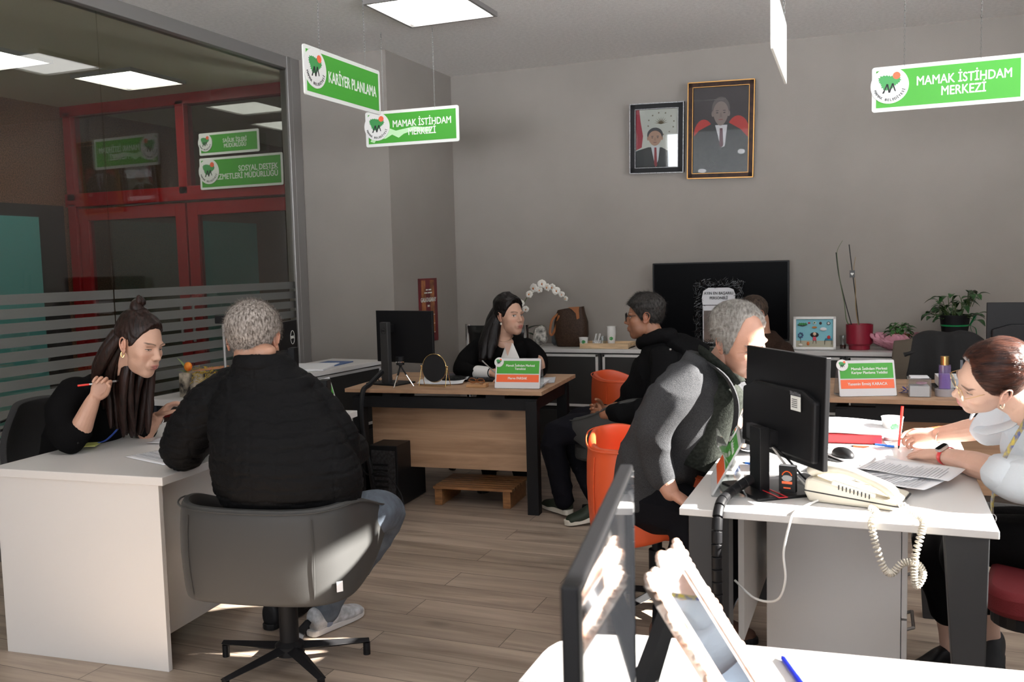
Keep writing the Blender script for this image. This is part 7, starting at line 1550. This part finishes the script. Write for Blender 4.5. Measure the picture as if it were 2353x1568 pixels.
build_person('seated man with glasses facing left in a black hooded coat, hands folded', dict(
    base=(-1.25, 5.12, 0.47), head=(-1.225, 5.10, 1.185), face=(-0.95, -0.16, -0.06), up=(-0.05, 0, 1), hs=1.0, width=1.02, fat=0.8, jaw=1.05, neck=(-1.155, 5.11, 1.02), neck_s=1.05, skin=(0.30, 0.135, 0.075), stubble=0.5, brow=(0.01, 0.01, 0.01), eye_open=0.8, links=[[(-1.09, 4.95, 0.95), (-1.10, 4.83, 0.74), (-1.34, 4.84, 0.672)], [(-1.09, 5.28, 0.94), (-1.15, 5.33, 0.74), (-1.37, 5.06, 0.67)]],
    hairline=[(0, 0.066), (30, 0.060), (48, 0.044), (62, 0.020), (74, -0.012), (84, -0.012), (90, 0.022), (104, 0.018), (116, -0.03), (140, -0.066), (180, -0.078)],
    hair=dict(mat=H_salt, thick=lambda P, phi: 0.004 + 0.017 * sstep((P[:, 2] - 0.02) / 0.06), rough=0.001, strands=(5000, 0.020, lambda p: (p[0] * 0.5, 0.6 if p[2] > 0.08 else -0.4, -0.5 if p[2] < 0.06 else 0.1), 0.2, 0.0006), lift=0.35),
    skin_parts=[lambda bm: (limb(bm, [(-1.34, 4.84, 0.672), (-1.40, 4.85, 0.662)], [0.036, 0.029]), hand_bm(bm, (-1.405, 4.852, 0.660), (-0.85, 0.45, -0.12), (-0.2, 0.2, 0.95), (0.2, 0.85, -0.1), 1.0, (0.75, 0.8, 0.85, 0.9), (0.4, 0.4), 0.02)),
                lambda bm: (limb(bm, [(-1.37, 5.06, 0.67), (-1.425, 4.99, 0.662)], [0.036, 0.029]), hand_bm(bm, (-1.43, 4.985, 0.664), (-0.55, -0.75, 0.05), (-0.2, 0.1, 0.95), (0.1, -0.6, -0.3), 1.0, (0.55, 0.6, 0.65, 0.7), (0.4, 0.4), 0.02))],
    garments=[
        dict(name='hooded_coat', mat=M_coat, voxel=0.008, smooth=3, disp=[folds(0.009, (12, 10, 18), 5.0, 0.6)], parts=[
            torso([((-1.16, 5.12, 0.50), sD, fD, 0.20, 0.20), ((-1.18, 5.12, 0.60), sD, fD, 0.205, 0.22), ((-1.16, 5.12, 0.74), sD, fD, 0.205, 0.205), ((-1.12, 5.11, 0.88), sD, fD, 0.22, 0.18), ((-1.09, 5.11, 0.98), sD, fD, 0.20, 0.145), ((-1.12, 5.11, 1.05), sD, fD, 0.12, 0.115), ((-1.155, 5.11, 1.095), sD, fD, 0.09, 0.10)]),
            sleeve([(-1.08, 4.93, 0.955), (-1.06, 4.875, 0.88), (-1.09, 4.83, 0.77), (-1.13, 4.82, 0.705), (-1.24, 4.825, 0.68), (-1.345, 4.84, 0.675)], [0.088, 0.092, 0.082, 0.074, 0.064, 0.052]),
            sleeve([(-1.09, 5.29, 0.955), (-1.10, 5.34, 0.86), (-1.15, 5.33, 0.74), (-1.22, 5.26, 0.69), (-1.37, 5.07, 0.675)], [0.088, 0.090, 0.080, 0.070, 0.050])]),
        dict(name='hood', mat=M_coat, voxel=0.007, smooth=3, disp=[folds(0.006, (14, 14, 20), 9.0)], parts=[ball((-0.99, 5.13, 0.985), (0.115, 0.14, 0.085)), ball((-1.045, 5.10, 1.03), (0.09, 0.13, 0.07)), ball((-0.95, 5.18, 0.95), (0.09, 0.11, 0.10)),
            lambda bm: limb(bm, [(-1.235, 5.17, 1.045), (-1.245, 5.10, 1.03), (-1.225, 5.03, 1.045), (-1.15, 4.99, 1.075), (-1.06, 5.02, 1.09)], [0.034, 0.036, 0.036, 0.040, 0.045], 14, 4)]),
        dict(name='trousers', mat=mat('navy_black_cloth', (0.006, 0.006, 0.009), 0.85, spec=0.1, bump=0.2, bscale=300), voxel=0.008, disp=[folds(0.006, (18, 18, 30), 6.0)], parts=[
            sleeve([(-1.22, 5.03, 0.55), (-1.45, 4.97, 0.565), (-1.66, 4.945, 0.545), (-1.735, 4.96, 0.47), (-1.735, 5.03, 0.28), (-1.72, 5.07, 0.11)], [0.115, 0.10, 0.085, 0.078, 0.066, 0.062]),
            sleeve([(-1.22, 5.20, 0.55), (-1.45, 5.22, 0.56), (-1.66, 5.23, 0.545), (-1.71, 5.21, 0.46), (-1.60, 5.10, 0.28), (-1.49, 5.03, 0.115)], [0.115, 0.10, 0.085, 0.075, 0.064, 0.060])]),
    ], extras=[p4_x]))

# ---------------------------------------------------------------- person 5: grey haired man leaning forward in the wool jacket
M_wool = mat('charcoal_wool', (0.020, 0.021, 0.023), 0.95, spec=0.1, var=0.75, vscale=420, bump=0.5, bscale=420, vcol=(0.065, 0.066, 0.070))
M_shirtd = mat('dark_green_grey_shirt', (0.022, 0.025, 0.021), 0.85, spec=0.1, var=0.4, vscale=90, bump=0.2, bscale=200)
H_silver = hair_mat('silver_hair', (0.27, 0.255, 0.235), (0.17, 0.155, 0.14), 0.5, (150, 60, 60))
sE = nrmz((0.10, 0.98, -0.10)); fE = nrmz((0.88, -0.05, -0.35))
def p5_x(t, ti, Mh):
    # open lapels and shirt collar
    for pts, m, r in (([(-0.575, 3.36, 1.125), (-0.505, 3.345, 1.07), (-0.475, 3.36, 0.98), (-0.49, 3.37, 0.86), (-0.535, 3.38, 0.74)], M_wool, 0.030), ([(-0.575, 3.53, 1.13), (-0.50, 3.53, 1.05), (-0.48, 3.52, 0.95)], M_wool, 0.030)):
        XP(B().tube(pts, [r * 0.5, r, r, r * 0.8, r * 0.3][:len(pts)], 8, k=5, flat=(0.22, 1.2), up=(1, 0, 0)), 'lapel', m, t, ti)
    XP(B().tube([(-0.62, 3.44, 1.165), (-0.575, 3.385, 1.14), (-0.515, 3.375, 1.09), (-0.470, 3.39, 1.045)], [0.018, 0.026, 0.028, 0.010], 8, k=5, flat=(0.35, 1.2), up=(1, 0, 0)), 'shirt_collar', M_shirtd, t, ti)
    XP(B().tube([(-0.60, 3.53, 1.15), (-0.54, 3.545, 1.12), (-0.47, 3.50, 1.04)], [0.018, 0.028, 0.010], 8, k=5, flat=(0.35, 1.2), up=(1, 0, 0)), 'shirt_collar', M_shirtd, t, ti)
    shoe(t, ti, (-0.80, 3.46, 0.0), (-0.60, 3.30, 0.0), mat('brown_suede', (0.10, 0.045, 0.028), 0.9), M_blackm, h=0.08, w=0.048)
    shoe(t, ti, (-0.66, 3.66, 0.0), (-0.44, 3.58, 0.0), mat('brown_suede', (0.10, 0.045, 0.028), 0.9), M_blackm, h=0.08, w=0.048)
    c = V((-0.512, 3.575, 0.865)); XP(B().tube([c + V((0.028 * math.cos(a), 0.01 * math.sin(a), 0.028 * math.sin(a))) for a in [2 * PI * i / 16 for i in range(16)]], 0.006, 6, closed=True), 'wristwatch', M_chrome, t, ti)
build_person('smiling grey haired man in a charcoal wool jacket leaning over the sunlit desk', dict(
    base=(-0.82, 3.66, 0.47), head=(-0.475, 3.43, 1.205), face=(0.76, -0.45, -0.42), up=(0.16, -0.40, 0.86), hs=1.05, width=1.03, fat=0.9, jaw=1.05, nose=1.2, neck=(-0.585, 3.455, 1.05), neck_s=1.0, skin=(0.50, 0.265, 0.185), stubble=0.15, brow=(0.10, 0.09, 0.085), eye_open=0.42, lines=True, links=[[(-0.66, 3.33, 1.05), (-0.755, 3.27, 0.87), (-0.735, 3.315, 0.70)], [(-0.59, 3.64, 1.02), (-0.485, 3.69, 0.82), (-0.485, 3.62, 0.80)]],
    hairline=[(0, 0.112), (20, 0.112), (35, 0.110), (48, 0.100), (57, 0.070), (64, 0.020), (72, -0.022), (80, -0.030), (86, 0.026), (108, 0.026), (118, -0.03), (140, -0.062), (180, -0.072)], hair_soft=0.012,
    hair=dict(mat=H_silver, thick=lambda P, phi: 0.004 + 0.012 * sstep((P[:, 2] - 0.0) / 0.07), rough=0.0010, strands=(11000, 0.030, lambda p: (0.25 + p[0] * 2, -0.75, -0.5 if p[2] < 0.07 else 0.05), 0.09, 0.0006), lift=0.10),
    skin_low=[ball((-0.555, 3.45, 1.04), (0.055, 0.055, 0.05))],
    skin_parts=[lambda bm: (limb(bm, [(-0.735, 3.315, 0.70), (-0.705, 3.30, 0.65)], [0.038, 0.032]), hand_bm(bm, (-0.705, 3.30, 0.652), (0.75, -0.05, -0.45), (-0.1, 0.95, 0.0), (-0.35, 0.1, -0.85), 1.08, (0.45, 0.5, 0.5, 0.55), (0.2, 0.2), 0.05)),
                lambda bm: (limb(bm, [(-0.485, 3.62, 0.80), (-0.515, 3.56, 0.89)], [0.038, 0.030]), hand_bm(bm, (-0.515, 3.555, 0.895), (-0.05, -0.25, 0.95), (0.8, 0.1, 0.1), (-0.3, 0.9, 0.2), 1.0, (0.6, 0.7, 0.8, 0.9), (0.3, 0.3), 0.03))],
    garments=[
        dict(name='wool_jacket', mat=M_wool, voxel=0.0075, smooth=3, disp=[folds(0.007, (12, 12, 22), 8.0, 0.6)], parts=[
            torso([((-0.855, 3.64, 0.50), sE, fE, 0.205, 0.165), ((-0.835, 3.61, 0.62), sE, fE, 0.205, 0.165), ((-0.77, 3.55, 0.78), sE, fE, 0.195, 0.155), ((-0.69, 3.50, 0.93), sE, fE, 0.205, 0.15), ((-0.63, 3.475, 1.04), sE, fE, 0.185, 0.12), ((-0.61, 3.465, 1.10), sE, fE, 0.12, 0.085), ((-0.61, 3.46, 1.145), sE, fE, 0.080, 0.066)]),
            sleeve([(-0.655, 3.315, 1.06), (-0.705, 3.27, 0.985), (-0.755, 3.265, 0.88), (-0.765, 3.295, 0.80), (-0.74, 3.315, 0.71)], [0.078, 0.082, 0.070, 0.062, 0.055]),
            sleeve([(-0.60, 3.65, 1.03), (-0.545, 3.71, 0.94), (-0.485, 3.70, 0.83), (-0.475, 3.66, 0.795), (-0.50, 3.60, 0.85)], [0.078, 0.078, 0.066, 0.060, 0.050])]),
        dict(name='shirt', mat=M_shirtd, voxel=0.007, parts=[torso([((-0.68, 3.53, 0.72), sE, fE, 0.11, 0.125), ((-0.62, 3.49, 0.90), sE, fE, 0.11, 0.125), ((-0.565, 3.465, 1.02), sE, fE, 0.10, 0.115), ((-0.575, 3.455, 1.09), sE, fE, 0.075, 0.070), ((-0.58, 3.455, 1.13), sE, fE, 0.068, 0.066)])]),
        dict(name='trousers', mat=mat('black_trousers', (0.006, 0.006, 0.008), 0.85, spec=0.1, bump=0.2, bscale=300), voxel=0.008, disp=[folds(0.006, (18, 18, 34), 4.0)], parts=[
            sleeve([(-0.84, 3.56, 0.53), (-0.74, 3.48, 0.545), (-0.65, 3.42, 0.525), (-0.65, 3.41, 0.42), (-0.70, 3.43, 0.25), (-0.745, 3.45, 0.10)], [0.12, 0.110, 0.095, 0.092, 0.082, 0.078]),
            sleeve([(-0.84, 3.72, 0.53), (-0.66, 3.72, 0.55), (-0.52, 3.70, 0.53), (-0.52, 3.70, 0.40), (-0.60, 3.68, 0.10)], [0.12, 0.100, 0.088, 0.080, 0.070])]),
    ], extras=[p5_x]))

# ---------------------------------------------------------------- person 6: man in a brown jacket behind
sF = nrmz((-0.60, 0.80, 0)); fF = nrmz((-0.80, -0.60, -0.1))
build_person('balding man in a brown tweed jacket, mostly hidden before the television', dict(
    base=(-0.70, 6.16, 0.47), head=(-0.745, 6.06, 1.135), face=(-0.70, -0.52, -0.55), up=(0, 0, 1), hs=1.0, neck=(-0.70, 6.10, 0.99), skin=(0.36, 0.18, 0.115), stubble=0.3, brow=(0.03, 0.02, 0.015), eye_open=0.5,
    hairline=[(0, 0.108), (20, 0.106), (38, 0.095), (52, 0.062), (64, 0.016), (72, -0.018), (82, -0.026), (90, 0.018), (104, 0.018), (116, -0.03), (140, -0.062), (180, -0.072)], hair_soft=0.02,
    hair=dict(mat=hair_mat('thin_brown_hair', (0.060, 0.040, 0.028), (0.015, 0.010, 0.008), 0.5, (120, 120, 30)), thick=0.005, rough=0.0008, strands=(3000, 0.02, lambda p: (0.1, -0.8, -0.3), 0.12, 0.0006), lift=0.2),
    garments=[dict(name='tweed_jacket', mat=mat('brown_tweed', (0.030, 0.017, 0.012), 0.95, spec=0.1, var=0.6, vscale=300, bump=0.4, bscale=300), voxel=0.009, smooth=3, disp=[folds(0.005, (14, 14, 20), 2.0)], parts=[
        torso([((-0.70, 6.18, 0.50), sF, fF, 0.20, 0.15), ((-0.70, 6.17, 0.70), sF, fF, 0.20, 0.15), ((-0.69, 6.15, 0.86), sF, fF, 0.215, 0.14), ((-0.69, 6.13, 0.95), sF, fF, 0.18, 0.11), ((-0.69, 6.12, 1.02), sF, fF, 0.085, 0.075)]),
        sleeve([(-0.56, 6.00, 0.90), (-0.53, 5.98, 0.80), (-0.58, 5.90, 0.68), (-0.72, 5.88, 0.66)], [0.075, 0.075, 0.065, 0.05]), sleeve([(-0.81, 6.27, 0.90), (-0.88, 6.28, 0.78), (-0.92, 6.18, 0.66)], [0.075, 0.07, 0.05])]),
        dict(name='trousers', mat=M_suit, parts=[sleeve([(-0.70, 6.12, 0.52), (-0.98, 5.92, 0.54), (-1.05, 5.88, 0.45), (-1.02, 5.92, 0.05)], [0.10, 0.08, 0.07, 0.055]), sleeve([(-0.76, 6.24, 0.52), (-1.05, 6.08, 0.54), (-1.12, 6.05, 0.45), (-1.10, 6.1, 0.05)], [0.10, 0.08, 0.07, 0.055])])]))
tub_chair('grey tub chair hidden under the man in the brown tweed jacket', (-0.68, 6.16, 0), math.radians(125), M_grey_up)

# ---------------------------------------------------------------- person 7: woman at the right writing with a red pen
M_shirt = mat('pale_blue_cotton', (0.62, 0.68, 0.74), 0.8, spec=0.2, bump=0.15, bscale=200)
H_brown = hair_mat('chestnut_hair', (0.055, 0.018, 0.010), (0.014, 0.005, 0.004), 0.40, (10, 90, 90))
sG = nrmz((-0.42, 0.90, 0)); fG = nrmz((-0.85, -0.38, -0.45))
def p7_x(t, ti, Mh):
    g = spectacles('eyeglasses', t, (0, 0, 0), (0, 0, 0), M_gold, rl=0.023, w=0.066, arm=0.098, r=0.0009); g.matrix_local = ti @ Mh @ Matrix.Translation((0, 0.101, 0.006))
    earring(t, ti, Mh, -1, mat('pale_gold', (0.8, 0.68, 0.55), 0.25, metal=0.9), 0.010, 0.004)
    # watch on the near wrist
    c = V((0.228, 3.545, 0.786)); ax = nrmz((0.21, -0.48, 0.02)); n1 = nrmz((-0.45, -0.25, 0.86)); n1 = (n1 - ax * n1.dot(ax)).normalized(); n2 = ax.cross(n1)
    XP(B().tube([c + n1 * 0.029 * math.cos(a) + n2 * 0.034 * math.sin(a) for a in [2 * PI * i / 28 for i in range(28)]], 0.012, 8, closed=True, flat=(0.22, 1.0), up=tuple(n1)), 'watch_strap', mat('red_strap', (0.62, 0.03, 0.03), 0.4), t, ti)
    Mw = Matrix((ax, n2, n1)).transposed().to_4x4(); Mw.translation = c + n1 * 0.031
    w_ = XP(B().prism(rrect(0.036, 0.042, 0.009, 5), 0, 0.009, Mw), 'watch_case', mat('silver_case', (0.7, 0.7, 0.7), 0.3, metal=0.8), t, ti, smooth=False)
    o_ = B().prism(rrect(0.030, 0.036, 0.007, 5), 0.009, 0.0098, Mw).ob('watch_face', M_screen, w_); XF(o_, ti)
    c = V((0.225, 3.835, 0.806)); ax = nrmz((0.133, -0.1, 0.04)); XP(B().tube([c + V((0, 0, 0.027 * math.cos(a))) + ax.cross(V((0, 0, 1))).normalized() * 0.030 * math.sin(a) + ax * 0.01 * math.cos(a) for a in [2 * PI * i / 22 for i in range(22)]], 0.002, 6, closed=True), 'bracelet', mat('pale_gold', (0.8, 0.68, 0.55), 0.25, metal=0.9), t, ti)
    XP(B().sphere((0.118, 3.655, 0.781), (0.006, 0.006, 0.005), 10, 8), 'ring', M_chrome, t, ti)
    # shirt collar, cuffs, lanyard
    XP(B().tube([Mh @ V(p) for p in ((-0.055, -0.075, -0.125), (-0.070, -0.030, -0.150), (-0.055, 0.030, -0.175), (-0.02, 0.065, -0.190))], [0.020, 0.028, 0.030, 0.012], 8, k=5, flat=(0.28, 1.1)), 'shirt_collar', M_shirt, t, ti)
    XP(B().tube([Mh @ V(p) for p in ((0.055, -0.075, -0.125), (0.070, -0.030, -0.150), (0.050, 0.030, -0.175), (0.02, 0.065, -0.190))], [0.020, 0.028, 0.030, 0.012], 8, k=5, flat=(0.28, 1.1)), 'shirt_collar', M_shirt, t, ti)
    XP(B().tube([(0.44, 3.13, 1.04), (0.40, 3.10, 0.97), (0.36, 3.17, 0.85), (0.345, 3.26, 0.72), (0.345, 3.27, 0.66)], 0.008, 8, k=5, flat=(0.25, 1.2)), 'lanyard', mat('navy_yellow_lanyard', (0.02, 0.04, 0.16), 0.5, var=0.9, vscale=60, vcol=(0.5, 0.4, 0.03)), t, ti)
    XP(B().tube([(0.345 + 0.012 * math.cos(a), 3.27, 0.645 + 0.014 * math.sin(a)) for a in [2 * PI * i / 14 for i in range(14)]], 0.002, 6, closed=True).tube([(0.345, 3.27, 0.632), (0.345, 3.27, 0.60)], 0.004, 8), 'lanyard_clip', M_chrome, t, ti)
    shoe(t, ti, (0.255, 3.56, 0.0), (0.10, 3.42, 0.0), M_black, h=0.085, w=0.042); shoe(t, ti, (0.40, 3.63, 0.03), (0.36, 3.42, 0.0), mat('black_boot_suede', (0.008, 0.008, 0.009), 0.8), h=0.10, w=0.045)
build_person('woman in a pale blue shirt with pinned back chestnut hair and thin glasses, writing', dict(
    base=(0.62, 3.30, 0.47), head=(0.325, 3.19, 1.105), face=(-0.94, -0.15, -0.28), up=(-0.06, -0.62, 0.74), hs=0.99, width=0.96, jaw=0.88, nose=0.95, fat=0.8, neck=(0.455, 3.25, 0.99), neck_s=0.85, skin=SK_P, lips=(0.55, 0.14, 0.15), eye_open=0.6, brow=(0.05, 0.02, 0.012), links=[[(0.55, 3.15, 0.96), (0.55, 3.07, 0.85), (0.40, 3.16, 0.805)], [(0.47, 3.44, 0.96), (0.45, 3.60, 0.90), (0.36, 3.735, 0.86)], [(0.52, 3.29, 0.85), (0.60, 3.32, 0.55), (0.38, 3.47, 0.55), (0.20, 3.50, 0.50), (0.23, 3.53, 0.26)], [(0.62, 3.28, 0.53), (0.29, 3.37, 0.53), (0.35, 3.54, 0.29)]],
    hairline=[(0, 0.098), (20, 0.092), (38, 0.070), (52, 0.044), (64, 0.022), (74, 0.004), (84, 0.004), (90, 0.028), (104, 0.022), (116, -0.022), (140, -0.060), (180, -0.072)], hair_soft=0.014,
    hair=dict(mat=H_brown, thick=lambda P, phi: 0.004 + 0.018 * sstep((P[:, 2] - 0.03) / 0.08) + 0.010 * sstep((phi - 90) / 60), rough=0.0006,
        strands=(7000, 0.035, lambda p: (-p[0] * 2, -1.0, -0.3), 0.05, 0.0005), lift=0.05, extra=[locks([[(0, -0.10, 0.02), (0, -0.135, -0.02), (0, -0.13, -0.07)]], [0.045, 0.042, 0.02], n=3, jit=0.01)]),
    skin_low=[ball((0.435, 3.235, 1.00), (0.055, 0.055, 0.05)), lambda bm: limb(bm, [(0.23, 3.53, 0.26), (0.245, 3.545, 0.15), (0.25, 3.55, 0.06)], [0.046, 0.038, 0.034]), lambda bm: limb(bm, [(0.35, 3.54, 0.29), (0.37, 3.58, 0.18), (0.385, 3.60, 0.08)], [0.044, 0.038, 0.034])],
    skin_parts=[lambda bm: (limb(bm, [(0.40, 3.16, 0.805), (0.375, 3.25, 0.795), (0.30, 3.40, 0.792), (0.218, 3.565, 0.782)], [0.048, 0.046, 0.044, 0.027]), hand_bm(bm, (0.212, 3.578, 0.781), (-0.72, 0.66, -0.10), (0.45, 0.7, 0.2), (-0.1, -0.1, -0.95), 0.96, (0.16, 0.16, 0.18, 0.22), (0.05, 0.15), 0.05)),
                lambda bm: (limb(bm, [(0.36, 3.735, 0.86), (0.30, 3.785, 0.835), (0.215, 3.845, 0.806)], [0.045, 0.040, 0.027]), hand_bm(bm, (0.208, 3.85, 0.804), (-0.92, 0.12, -0.10), (-0.3, -0.45, 0.75), (-0.05, -0.75, -0.5), 0.94, (0.55, 0.75, 0.85, 0.95), (0.5, 0.4), 0.02))],
    garments=[
        dict(name='shirt', mat=M_shirt, voxel=0.0075, smooth=3, disp=[folds(0.007, (14, 14, 18), 3.0, 0.6)], parts=[
            torso([((0.66, 3.33, 0.50), sG, fG, 0.175, 0.14), ((0.63, 3.32, 0.62), sG, fG, 0.17, 0.14), ((0.57, 3.31, 0.78), sG, fG, 0.175, 0.14), ((0.51, 3.29, 0.90), sG, fG, 0.19, 0.13), ((0.485, 3.28, 0.98), sG, fG, 0.15, 0.095), ((0.475, 3.265, 1.04), sG, fG, 0.075, 0.068)]),
            sleeve([(0.56, 3.13, 0.965), (0.575, 3.05, 0.90), (0.50, 3.07, 0.82), (0.415, 3.14, 0.80), (0.375, 3.225, 0.80)], [0.078, 0.080, 0.074, 0.070, 0.068]),
            sleeve([(0.46, 3.45, 0.965), (0.47, 3.55, 0.92), (0.43, 3.64, 0.885), (0.375, 3.71, 0.865)], [0.072, 0.072, 0.068, 0.062])]),
        dict(name='rolled_cuff', mat=M_shirt, voxel=0.006, smooth=2, disp=[folds(0.004, (30, 30, 30), 4.0)], parts=[sleeve([(0.392, 3.17, 0.803), (0.372, 3.225, 0.80)], [0.072, 0.070])]),
        dict(name='trousers', mat=M_suit, voxel=0.008, disp=[folds(0.004, (18, 18, 30), 6.0)], parts=[
            sleeve([(0.60, 3.42, 0.53), (0.38, 3.47, 0.55), (0.21, 3.50, 0.52), (0.19, 3.50, 0.43), (0.215, 3.52, 0.30), (0.235, 3.535, 0.22)], [0.11, 0.098, 0.080, 0.072, 0.060, 0.052]),
            sleeve([(0.62, 3.26, 0.53), (0.45, 3.30, 0.56), (0.29, 3.37, 0.53), (0.28, 3.40, 0.44), (0.33, 3.50, 0.32), (0.355, 3.55, 0.27)], [0.11, 0.098, 0.080, 0.072, 0.060, 0.050])]),
    ], extras=[p7_x, lambda t, ti, Mh: None]))
def legs7(): pass
pen('red pen held upright by the woman in the pale blue shirt', (0.075, 3.80, 0.753), (0.088, 3.83, 0.915), M_redpen, cap=M_redpen, r=0.0045)
